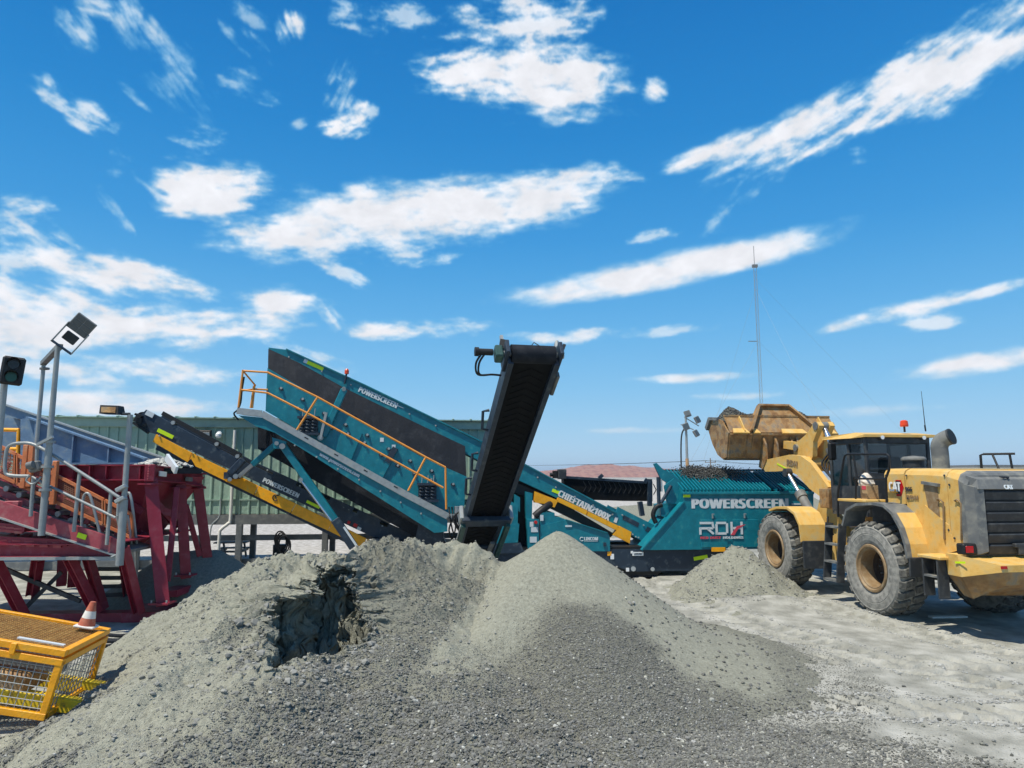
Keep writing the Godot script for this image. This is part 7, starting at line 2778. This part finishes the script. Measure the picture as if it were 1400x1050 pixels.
	beam(st, Vector3(q0.x - 2.2, q0.y + 0.76, -15.0), Vector3(q1.x, q1.y + 0.01, -15.0), 0.12, 0.03)
	commit(st, "rear_flange", "galvanised", ch)
	st = mb()
	face(st, [Vector3(p1.x, p1.y - 0.05, -13.45), Vector3(p2.x, p2.y - 0.05, -13.45), Vector3(q1.x, q1.y - 0.1, -15.0), Vector3(q0.x - 1.8, q0.y + 0.4, -15.0)], Vector3(0, -50, 0))
	commit(st, "floor_plate", "frame_grey", ch)

	# sloping conveyor platform with its guards
	var w := thing("inclined_platform", "maroon inclined conveyor platform with orange mesh guards at the left edge", "platform", Vector3.ZERO)
	var a0 := Vector3(-9.089, 2.193, -11.5)
	var a1 := Vector3(-6.372, 1.35, -11.5)
	st = mb()
	beam(st, a0, a1, 0.05, 0.24)
	commit(st, "edge_plate", "maroon_light", w)
	st = mb()
	beam(st, a0 + Vector3(0, -0.13, 0.0), a1 + Vector3(0, -0.13, 0.0), 0.14, 0.025)
	commit(st, "edge_flange", "galvanised", w)
	st = mb()
	beam(st, a0 + Vector3(0, -0.1, -0.55), a1 + Vector3(0, -0.1, -0.55), 1.0, 0.05)
	commit(st, "deck_plate", "frame_grey", w)
	st = mb()
	box(st, Vector3(-6.954, 1.528, -11.46), Vector3(0.15, 0.08, 0.012), Basis(Vector3(0, 0, 1), -0.30))
	commit(st, "sticker", "lime", w)
	# lower frame
	for q in [[Vector3(-9.075, 1.293, -11.6), Vector3(-6.376, 1.293, -11.6), 0.22], [Vector3(-9.87, 1.316, -12.6), Vector3(-6.929, 1.24, -12.6), 0.2]]:
		st = mb()
		ibeam(st, q[0], q[1], 0.2, q[2], 0.02)
		commit(st, "bottom_beam", "maroon", w)
	st = mb()
	var dk := Vector3(-9.313, 1.293, -11.6)
	var dr := Vector3(-6.376, 1.293, -11.6)
	box(st, Vector3((dk.x + dr.x) * 0.5 - 0.6, dk.y + 0.125, -12.9), Vector3(dr.x - dk.x + 1.2, 0.02, 2.7))
	commit(st, "lower_deck", "maroon", w)
	st = mb()
	beam(st, Vector3(-8.746, 1.165, -11.5), Vector3(-6.383, 1.177, -11.5), 0.05, 0.05)
	commit(st, "conduit", "post_steel", w)
	for q in [[Vector3(-8.837, 1.733, -11.7), Vector3(-7.956, 1.638, -11.7)], [Vector3(-8.691, 1.484, -11.7), Vector3(-7.237, 1.413, -11.7)]]:
		for k in 5:
			st = mb()
			var pa: Vector3 = (q[0] as Vector3).lerp(q[1], 0.28 + k * 0.15)
			box(st, pa, Vector3(0.13, 0.1, 0.3), Basis(Vector3(1, 0, 0), 0.3))
			commit(st, "cleat", "maroon_light", w)
		st = mb()
		beam(st, q[0], q[1], 0.3, 0.1)
		commit(st, "stringer", "maroon", w)
	st = mb()
	box(st, Vector3(-8.209, 2, -11.6), Vector3(0.24, 0.17, 0.1), Basis.IDENTITY, 0.01)
	commit(st, "gusset", "maroon_light", w)
	for q in [[Vector3(-8.19, 1.06, -12.3), Vector3(-8.437, 0.397, -12.6), 0.15], [Vector3(-7.351, 1.154, -11.8), Vector3(-7.109, 0.168, -12.3), 0.14], [Vector3(-7.393, 1.085, -12.4), Vector3(-7.287, 0.149, -12.8), 0.13], [Vector3(-6.41, 1.33, -11.7), Vector3(-6.383, 0.168, -12.3), 0.14], [Vector3(-8.557, 1.083, -11.8), Vector3(-8.288, 0.139, -12.2), 0.15], [Vector3(-7.009, 1.169, -12.8), Vector3(-7.167, 0.263, -13.4), 0.12]]:
		st = mb()
		ibeam(st, q[1], q[0], q[2], 0.14, 0.016, Vector3(1, 0, 0.3))
		commit(st, "leg", "maroon", w)
	for q in [[Vector3(-8.907, 0.924, -12.4), Vector3(-7.46, 0.345, -12.4)], [Vector3(-7.957, 0.81, -12.6), Vector3(-8.41, 0.222, -12.4)], [Vector3(-7.811, 0.582, -13.5), Vector3(-7.245, 0.582, -13.5)], [Vector3(-7.799, 0.421, -13.5), Vector3(-7.234, 0.434, -13.5)], [Vector3(-7.893, 0.744, -13.5), Vector3(-7.256, 0.744, -13.5)], [Vector3(-7.797, 0.277, -13.4), Vector3(-7.115, 0.303, -13.4)]]:
		st = mb()
		beam(st, q[0], q[1], 0.06, 0.07)
		commit(st, "tie_bar", "loader_dark", w)
	# conveyor body behind the walkway
	st = mb()
	beam(st, Vector3(-10.246, 2.635, -12.9), Vector3(-6.974, 1.379, -12.9), 0.8, 0.12)
	commit(st, "belt_bed", "rubber", w)
	for q in [[Vector3(-9.677, 2.734, -12.5), Vector3(-6.821, 1.579, -12.5)], [Vector3(-9.608, 2.437, -12.45), Vector3(-6.93, 1.33, -12.45)]]:
		st = mb()
		ibeam(st, q[0], q[1], 0.1, 0.14, 0.015)
		commit(st, "conveyor_rail", "maroon_light", w)
	for k in 9:
		st = mb()
		var f := k / 8.0
		var pa := Vector3(-9.027, 2.437, -12.4).lerp(Vector3(-6.933, 1.41, -12.4), f)
		beam(st, pa, pa + Vector3(0.1, 0.3, 0), 0.08, 0.05, Vector3(0, 0, 1))
		commit(st, "idler_bracket", "maroon_light", w)
		st = mb()
		var pb := Vector3(-8.905, 2.271, -12.36).lerp(Vector3(-7.011, 1.389, -12.36), f)
		cyl(st, pb, pb + Vector3(0.0, 0.0, -0.4), 0.05, 10)
		commit(st, "idler", "post_steel", w)
	# orange mesh guards
	var span := [[-24, 22], [24, 64], [66, 76], [78, 112], [114, 141], [143, 166], [168, 182]]
	var upper_a := Vector3(-8.961, 3.009, -12.2)
	var upper_b := Vector3(-6.547, 1.824, -12.2)
	var lower_a := Vector3(-8.913, 2.501, -12.2)
	var lower_b := Vector3(-6.519, 1.428, -12.2)
	for sp in [[-0.14, 0.12], [0.13, 0.35], [0.36, 0.58], [0.59, 0.78], [0.79, 0.99]]:
		var g := node("mesh_guard", w)
		var ta: Vector3 = upper_a.lerp(upper_b, sp[0])
		var tb: Vector3 = upper_a.lerp(upper_b, sp[1])
		var ba: Vector3 = lower_a.lerp(lower_b, sp[0])
		var bb: Vector3 = lower_a.lerp(lower_b, sp[1])
		st = mb()
		beam(st, ta, tb, 0.04, 0.05)
		beam(st, ba, bb, 0.04, 0.05)
		beam(st, ta, ba, 0.05, 0.04)
		beam(st, tb, bb, 0.05, 0.04)
		commit(st, "frame", "guard_orange", g)
		st = mb()
		for k in 13:
			var f := (k + 1) / 14.0
			cyl(st, ta.lerp(tb, f), ba.lerp(bb, f), 0.0045, 4)
			cyl(st, ta.lerp(ba, f), tb.lerp(bb, f), 0.0045, 4)
		commit(st, "wire_mesh", "mesh_rust", g)
	for x in [Vector3(-8.457, 2.905, -12.15), Vector3(-8.357, 2.93, -12.15), Vector3(-7.923, 2.627, -12.15)]:
		st = mb()
		box(st, x + Vector3(0, -0.25, 0), Vector3(0.09, 0.75, 0.07), Basis.IDENTITY, 0.01)
		commit(st, "guard_post", "guard_orange", w)
	# galvanised handrail
	var hr := [Vector3(-7.851, 2.489, -11.4), Vector3(-8.162, 2.501, -11.4), Vector3(-8.253, 2.583, -11.4), Vector3(-8.259, 2.904, -11.4), Vector3(-8.185, 2.999, -11.4), Vector3(-8.043, 3.023, -11.4), Vector3(-7.851, 3.011, -11.4), Vector3(-7.601, 2.892, -11.4), Vector3(-6.999, 2.536, -11.4), Vector3(-6.425, 2.184, -11.4), Vector3(-6.373, 2.125, -11.4), Vector3(-6.362, 1.822, -11.4)]
	st = mb()
	tube(st, smooth_path(hr, 4), 0.028, 8)
	commit(st, "hand_rail", "post_steel", w)
	st = mb()
	tube(st, [Vector3(-7.803, 2.477, -11.4), Vector3(-7.553, 2.348, -11.4), Vector3(-6.618, 1.927, -11.4), Vector3(-6.398, 1.822, -11.4)], 0.022, 8)
	commit(st, "mid_rail", "post_steel", w)
	for q in [[Vector3(-7.792, 2.477, -11.42), Vector3(-7.783, 1.844, -11.42)], [Vector3(-7.047, 2.536, -11.42), Vector3(-7.065, 1.6, -11.42)], [Vector3(-6.512, 2.242, -11.42), Vector3(-6.518, 1.393, -11.42)], [Vector3(-7.78, 3, -11.42), Vector3(-7.757, 2.619, -11.42)]]:
		st = mb()
		cyl(st, q[0], q[1], 0.03, 10)
		commit(st, "rail_post", "post_steel", w)
	st = mb()
	box(st, Vector3(-7.702, 2.641, -11.3), Vector3(0.18, 0.16, 0.12), Basis(Vector3(0, 0, 1), 0.3), 0.02)
	cyl(st, Vector3(-7.752, 2.652, -11.2), Vector3(-7.66, 2.675, -11.2), 0.06, 10)
	commit(st, "junction_box", "frame_grey", w)
	st = mb()
	tube(st, smooth_path([Vector3(-7.783, 2.501, -11.3), Vector3(-7.823, 2.419, -11.3), Vector3(-7.724, 2.361, -11.3), Vector3(-7.635, 2.419, -11.3), Vector3(-7.593, 2.477, -11.3)]), 0.016, 6)
	tube(st, smooth_path([Vector3(-6.265, 1.868, -11.2), Vector3(-6.221, 1.461, -11.3), Vector3(-6.287, 1.28, -11.4), Vector3(-6.422, 1.2, -11.4)]), 0.018, 6)
	commit(st, "cable", "post_steel", w)
	# second, lower gate rail behind
	st = mb()
	tube(st, smooth_path([Vector3(-7.287, 1.397, -12), Vector3(-7.312, 2.007, -12), Vector3(-7.288, 2.179, -12), Vector3(-7.213, 2.179, -12), Vector3(-7.137, 2.007, -12), Vector3(-6.958, 1.458, -12)], 3), 0.024, 8)
	tube(st, smooth_path([Vector3(-6.712, 1.999, -12.2), Vector3(-6.686, 2.174, -12.2), Vector3(-6.623, 2.174, -12.2), Vector3(-6.551, 1.874, -12.2), Vector3(-6.528, 1.11, -12.4), Vector3(-6.58, 0.724, -12.5)], 3), 0.024, 8)
	tube(st, smooth_path([Vector3(-6.662, 1.731, -12.1), Vector3(-6.615, 1.78, -12.1), Vector3(-6.562, 1.731, -12.1), Vector3(-6.553, 0.738, -12.4)], 3), 0.02, 8)
	commit(st, "gate_rail", "post_steel", w)

	# yellow rail behind the platform
	var yr := thing("yellow_guard_rail", "yellow tubular guard rail in front of the shed at the left edge", "guard rail", Vector3.ZERO)
	for q in [[Vector3(-11.066, 3.448, -14.4), Vector3(-10.215, 3.433, -14.4)], [Vector3(-11.026, 3.055, -14.4), Vector3(-10.194, 3.04, -14.4)], [Vector3(-10.217, 3.448, -14.4), Vector3(-10.134, 1.908, -14.4)], [Vector3(-11.035, 3.448, -14.4), Vector3(-10.971, 1.908, -14.4)]]:
		st = mb()
		cyl(st, q[0], q[1], 0.04, 8)
		commit(st, "rail", "guard_yellow", yr)
	st = mb()
	var ga := Vector3(-11.063, 3.042, -14.45)
	var gb := Vector3(-10.23, 3.042, -14.45)
	for k in 12:
		var f := k / 11.0
		cyl(st, ga.lerp(gb, f), ga.lerp(gb, f) + Vector3(0, -0.8, 0), 0.01, 4)
		cyl(st, ga + Vector3(0, -0.8 * f, 0), gb + Vector3(0, -0.8 * f, 0), 0.01, 4)
	commit(st, "wire_mesh", "guard_orange", yr)


func flood_head(parent: Node, at: Vector3, turn: Basis) -> void:
	var h := node("floodlight", parent)
	h.transform = Transform3D(turn * Basis.from_scale(Vector3.ONE * 0.64), at)
	var st := mb()
	for sg in [-1.0, 1.0]:
		st = mb()
		beam(st, Vector3(sg * 0.27, -0.02, 0), Vector3(sg * 0.27, 0.62, 0.02), 0.02, 0.14, Vector3(0, 0, 1))
		commit(st, "bracket_arm", "post_steel", h)
	st = mb()
	beam(st, Vector3(-0.28, -0.02, 0), Vector3(0.28, -0.02, 0), 0.16, 0.025)
	commit(st, "bracket_base", "loader_dark", h)
	st = mb()
	box(st, Vector3(0, 0.72, 0), Vector3(0.52, 0.46, 0.09), Basis.IDENTITY, 0.015)
	commit(st, "housing", "frame_grey", h)
	for i in 2:
		for j in 3:
			st = mb()
			box(st, Vector3(-0.125 + i * 0.25, 0.57 + j * 0.15, 0.05), Vector3(0.225, 0.13, 0.012), Basis.IDENTITY, 0.004)
			commit(st, "lens", "dark_lens", h)
	st = mb()
	box(st, Vector3(0, 0.3, -0.02), Vector3(0.32, 0.24, 0.1), Basis.IDENTITY, 0.015)
	for k in 6:
		box(st, Vector3(0, 0.2 + 0.04 * k, 0.035), Vector3(0.32, 0.012, 0.03))
	commit(st, "driver", "loader_dark", h)


func build_cage() -> void:
	var c := thing("mesh_cage", "tilted yellow steel cage with wire mesh sides at the bottom left", "cage", Vector3(-4.404, 0.233, -6.861), 0.0)
	# local: x right, y up, z to the camera; origin at the front right bottom corner
	c.basis = Basis(Vector3(0, 1, 0), 0.20) * Basis(Vector3(0, 0, 1), -0.2166) * Basis(Vector3(1, 0, 0), -0.036)
	var L := 1.9
	var D := 1.16
	var H := 0.53
	var st := mb()
	var t := 0.06
	var posts := [Vector2(0, 0), Vector2(0, -D), Vector2(-L, 0), Vector2(-L, -D)]
	for p in posts:
		st = mb()
		box(st, Vector3(p.x, H * 0.5, p.y), Vector3(t, H, t), Basis.IDENTITY, 0.004)
		commit(st, "post", "cage_yellow", c)
	for y in [0.03, H - 0.01, H + 0.075]:
		for z in [0.0, -D]:
			st = mb()
			box(st, Vector3(-L * 0.5, y, z + 0.002), Vector3(L + t, 0.06, t + 0.006), Basis.IDENTITY, 0.004)
			commit(st, "long_rail", "cage_yellow", c)
		for x in [0.0, -L]:
			st = mb()
			box(st, Vector3(x + 0.003, y, -D * 0.5), Vector3(t + 0.004, 0.056, D - t), Basis.IDENTITY, 0.004)
			commit(st, "cross_rail", "cage_yellow", c)
	st = mb()
	for k in 27:
		var x := -0.06 - k * 0.068
		cyl(st, Vector3(x, 0.05, 0), Vector3(x, H - 0.03, 0), 0.0045, 4)
		cyl(st, Vector3(x, 0.05, -D), Vector3(x, H - 0.03, -D), 0.0045, 4)
	for k in 7:
		var y := 0.09 + k * 0.062
		cyl(st, Vector3(0, y, 0.004), Vector3(-L, y, 0.004), 0.0045, 4)
		cyl(st, Vector3(0, y, -D), Vector3(-L, y, -D), 0.0045, 4)
		cyl(st, Vector3(0, y, 0), Vector3(0, y, -D), 0.0045, 4)
	for k in 13:
		var z := -0.06 - k * 0.085
		cyl(st, Vector3(0.004, 0.05, z), Vector3(0.004, H - 0.03, z), 0.0045, 4)
	commit(st, "side_mesh", "galvanised", c)
	# expanded metal lid
	st = mb()
	var y := H + 0.075
	for k in 46:
		var x := -0.05 - k * 0.04
		beam(st, Vector3(x, y, -0.04), Vector3(x, y, -D + 0.04), 0.007, 0.014)
	for k in 23:
		var z := -0.05 - k * 0.047
		beam(st, Vector3(-0.04, y + 0.004, z), Vector3(-L + 0.04, y + 0.004, z), 0.007, 0.014)
	commit(st, "lid_mesh", "rusty_mesh", c)
	st = mb()
	box(st, Vector3(-0.25, H + 0.118, -0.1), Vector3(0.42, 0.012, 0.05))
	commit(st, "lid_strip", "letter_grey", c)
	st = mb()
	box(st, Vector3(-0.42, H + 0.05, 0.045), Vector3(0.05, 0.1, 0.02), Basis.IDENTITY, 0.004)
	commit(st, "latch", "cage_yellow", c)
	# skids under it and the gear inside
	for z in [-0.3, -0.95]:
		st = mb()
		box(st, Vector3(-0.72, 0.07, z), Vector3(2.55, 0.13, 0.13), Basis.IDENTITY, 0.006)
		commit(st, "skid", "worn_yellow", c)
	st = mb()
	box(st, Vector3(-0.8, 0.42, -0.35), Vector3(1.5, 0.16, 0.1))
	commit(st, "inner_beam", "frame_grey", c)
	st = mb()
	box(st, Vector3(-0.9, 0.2, -0.5), Vector3(1.2, 0.2, 0.5), Basis.IDENTITY, 0.03)
	commit(st, "inner_drum", "bucket_steel", c)

	var cone := thing("traffic_cone", "dirty orange and white traffic cone on the yellow cage", "traffic cone", Vector3.ZERO)
	cone.transform = c.transform * Transform3D(Basis(Vector3(0, 0, 1), 0.02), Vector3(-0.16, H + 0.12, -D + 0.2))
	st = mb()
	box(st, Vector3(0, 0.012, 0), Vector3(0.2, 0.024, 0.2), Basis.IDENTITY, 0.008)
	commit(st, "base", "cone_white", cone)
	var rads := [[0.085, 0.024, 0.068, 0.10, "cone_orange"], [0.068, 0.10, 0.052, 0.175, "cone_white"], [0.052, 0.175, 0.028, 0.27, "cone_orange"]]
	for q in rads:
		st = mb()
		lathe(st, [Vector2(0, q[1]), Vector2(q[0], q[1]), Vector2(q[2], q[3]), Vector2(0, q[3])], Transform3D.IDENTITY, 18)
		commit(st, "band", q[4], cone)


func build_small_things() -> void:
	var st := mb()
	# tall floodlight pole
	var f := thing("floodlight_pole", "galvanised pole with a square floodlight at the left edge", "floodlight", Vector3.ZERO)
	var top := Vector3(-7.503, 4.609, -11.3)
	var foot := Vector3(top.x, 1.55, top.z)
	st = mb()
	tube(st, [foot, Vector3(top.x, 2.9, top.z), Vector3(top.x, 2.95, top.z)], 0.052, 12)
	commit(st, "lower_pole", "post_steel", f)
	st = mb()
	cyl(st, Vector3(top.x, 2.9, top.z), top, 0.045, 12, 0.038)
	commit(st, "upper_pole", "post_steel", f)
	for y in [2.25, 2.62, 3.02]:
		st = mb()
		cyl(st, Vector3(top.x, y, top.z), Vector3(top.x, y + 0.04, top.z), 0.09, 12)
		commit(st, "collar", "post_steel", f)
	st = mb()
	beam(st, Vector3(top.x - 0.14, 2.99, top.z + 0.08), Vector3(top.x + 0.1, 3.12, top.z + 0.08), 0.05, 0.04)
	commit(st, "clamp", "galvanised", f)
	st = mb()
	cyl(st, Vector3(-8.392, 4.503, -12.3), Vector3(-8.392, 4.503, -12.3) - Vector3(0, 1.9, 0), 0.034, 10)
	commit(st, "rear_pole", "post_steel", f)
	st = mb()
	beam(st, Vector3(-8.403, 4.49, -12.3), Vector3(-7.468, 4.621, -11.3), 0.09, 0.07)
	cyl(st, Vector3(-8.37, 4.41, -12.3), Vector3(-8.368, 4.383, -12.3), 0.08, 10)
	commit(st, "arm", "frame_grey", f)
	flood_head(f, Vector3(-7.365, 4.591, -11.2), Basis(Vector3(0, 1, 0), 0.55) * Basis(Vector3(0, 0, 1), -0.62) * Basis(Vector3(1, 0, 0), 0.35))

	# traffic signal
	var t := thing("traffic_signal", "black two-lamp traffic signal on a pole at the left edge", "traffic light", Vector3.ZERO)
	var tp := Vector3(-7.706, 4.1, -10.6)
	st = mb()
	cyl(st, Vector3(tp.x - 0.18, 1.2, tp.z - 0.1), Vector3(tp.x - 0.18, tp.y + 0.1, tp.z - 0.1), 0.05, 10)
	commit(st, "pole", "post_steel", t)
	var hd := node("signal_head", t)
	hd.transform = Transform3D(Basis(Vector3(0, 1, 0), 0.62) * Basis(Vector3(0, 0, 1), -0.08), tp)
	st = mb()
	box(st, Vector3.ZERO, Vector3(0.3, 0.44, 0.08), Basis.IDENTITY, 0.03)
	commit(st, "housing", "black", hd)
	for k in [[0.1, "signal_dark"], [-0.1, "signal_green"]]:
		st = mb()
		cyl(st, Vector3(0, k[0], 0.04), Vector3(0, k[0], 0.055), 0.075, 16)
		commit(st, "lamp_lens", k[1], hd)
		st = mb()
		for i in 12:
			var a0 := -0.35 + (PI + 0.7) * i / 12.0
			var a1 := -0.35 + (PI + 0.7) * (i + 1) / 12.0
			var e0 := Vector3(cos(a0) * 0.09, k[0] + sin(a0) * 0.09, 0.04)
			var e1 := Vector3(cos(a1) * 0.09, k[0] + sin(a1) * 0.09, 0.04)
			var l0 := 0.05 + 0.13 * maxf(0.0, sin(a0))
			var l1 := 0.05 + 0.13 * maxf(0.0, sin(a1))
			var c := Vector3(0, k[0], 0.08)
			face(st, [e0, e1, e1 + Vector3(0, 0, l1), e0 + Vector3(0, 0, l0)], c)
			var i0 := Vector3(cos(a0) * 0.083, k[0] + sin(a0) * 0.083, 0.04)
			var i1 := Vector3(cos(a1) * 0.083, k[0] + sin(a1) * 0.083, 0.04)
			face(st, [i0, i1, i1 + Vector3(0, 0, l1), i0 + Vector3(0, 0, l0)], c + (i0 - c) * 4.0)
		commit(st, "visor", "black", hd)

	# lower lamp on a thin pole
	var l := thing("yard_lamp", "small box-shaped yard lamp on a thin pole above the handrail", "lamp", Vector3.ZERO)
	var lt := Vector3(-6.171, 3.474, -11.2)
	st = mb()
	cyl(st, Vector3(lt.x, 2.0, lt.z), lt, 0.042, 10)
	commit(st, "upper_pole", "post_steel", l)
	st = mb()
	cyl(st, Vector3(lt.x, 1.1, lt.z), Vector3(lt.x, 2.12, lt.z), 0.06, 10)
	commit(st, "lower_pole", "post_steel", l)
	for y in [2.12, 2.3]:
		st = mb()
		box(st, Vector3(lt.x - 0.03, y, lt.z + 0.04), Vector3(0.16, 0.06, 0.12), Basis(Vector3(0, 0, 1), 0.5), 0.01)
		commit(st, "clamp", "galvanised", l)
	st = mb()
	cyl(st, Vector3(-6.172, 3.486, -11.2), Vector3(-6.258, 3.477, -11.1), 0.022, 8)
	commit(st, "arm", "loader_dark", l)
	var lh := node("lamp_head", l)
	var lp := Vector3(-6.403, 3.536, -11.1)
	st = mb()
	loft(st, [[lp + Vector3(-0.16, -0.06, 0.09), lp + Vector3(-0.17, 0.08, 0.06), lp + Vector3(-0.17, 0.08, -0.1), lp + Vector3(-0.14, -0.06, -0.1)], [lp + Vector3(0.14, -0.07, 0.09), lp + Vector3(0.12, 0.07, 0.06), lp + Vector3(0.12, 0.07, -0.1), lp + Vector3(0.16, -0.07, -0.1)]])
	commit(st, "housing", "black", lh)
	st = mb()
	face(st, [lp + Vector3(-0.13, -0.04, 0.095), lp + Vector3(-0.14, 0.05, 0.078), lp + Vector3(0.09, 0.045, 0.078), lp + Vector3(0.1, -0.05, 0.097)], lp)
	commit(st, "lens", "bucket_steel", lh)

	# cables on the ground beside the cage
	var paths := [
		[Vector3(-6.595, 0, -11.416), Vector3(-6.079, 0, -11.216), Vector3(-5.839, 0, -11.519), Vector3(-5.473, 0, -11.73)], [Vector3(-6.473, 0, -11.023), Vector3(-5.922, 0, -10.837), Vector3(-5.738, 0, -11.216), Vector3(-5.418, 0, -11.519)], [Vector3(-6.036, 0, -10.658), Vector3(-5.708, 0, -10.747), Vector3(-5.525, 0, -11.023), Vector3(-5.27, 0, -11.119)],
		[Vector3(-6.001, 0, -10.074), Vector3(-5.733, 0, -10.316), Vector3(-5.458, 0, -10.484), Vector3(-5.319, 0, -10.837)], [Vector3(-5.655, 0, -9.92), Vector3(-5.485, 0, -10.154), Vector3(-5.263, 0, -10.316)]]
	for i in paths.size():
		st = mb()
		var pts := []
		for p in paths[i]:
			pts.append(p + Vector3(0, 0.03 + 0.02 * i, 0))
		tube(st, smooth_path(pts, 6), 0.028, 7)
		var o := commit(st, numbered("ground_cable"), "rubber")
		tag(o, ["farthest", "second farthest", "middle", "second nearest", "nearest"][i] + " of five thick black cables on the ground behind the yellow cage", "cable", "cables on the ground")
	# flat rock
	st = mb()
	var rp := Vector3(-4.82, 0, -8.606)
	loft(st, [[rp + Vector3(-0.14, -0.03, 0.1), rp + Vector3(0.12, -0.03, 0.06), rp + Vector3(0.14, -0.03, -0.12), rp + Vector3(-0.1, -0.03, -0.1)], [rp + Vector3(-0.13, 0.05, 0.08), rp + Vector3(0.1, 0.1, 0.05), rp + Vector3(0.12, 0.12, -0.1), rp + Vector3(-0.08, 0.08, -0.09)]])
	tag(commit(st, "flat_rock", "loader_dark"), "dark flat-sided rock beside the yellow cage", "rock")
	# plank on the ground by the loader's shadow
	st = mb()
	var pa := Vector3(7.361, 0, -12.661) + Vector3(0, 0.03, 0)
	var pb := Vector3(8.02, 0, -12.724) + Vector3(0, 0.03, 0)
	beam(st, pa, pb, 0.12, 0.03)
	tag(commit(st, "plank", "cone_white"), "pale plank lying on the ground behind the loader's rear wheel", "plank")
	# damp gravel caught on the hopper grid
	var g := thing("grid_gravel", "dark gravel caught on the bars of the hopper grid", "gravel", Vector3.ZERO)
	g.transform = (get_node("screening_machine") as Node3D).transform
	g.set_meta("kind", "stuff")
	var r := RandomNumberGenerator.new()
	r.seed = 21
	var lot := []
	for i in 3600:
		var x := 5.5 + r.randfn() * 0.34
		if i % 3 == 0:
			x = 4.95 + r.randfn() * 0.16
		var k := clampf(0.8 + r.randfn() * 0.15, 0.1, 0.98)
		var tint := r.randf_range(0.04, 0.13)
		lot.append([Vector3(x, 2.16 + 0.5 * k + absf(r.randfn()) * 0.06, 0.08 - 1.33 * k), r.randf_range(0.01, 0.028), Color(tint, tint, tint * 0.92)])
	scatter("stones", g, lot, 71)
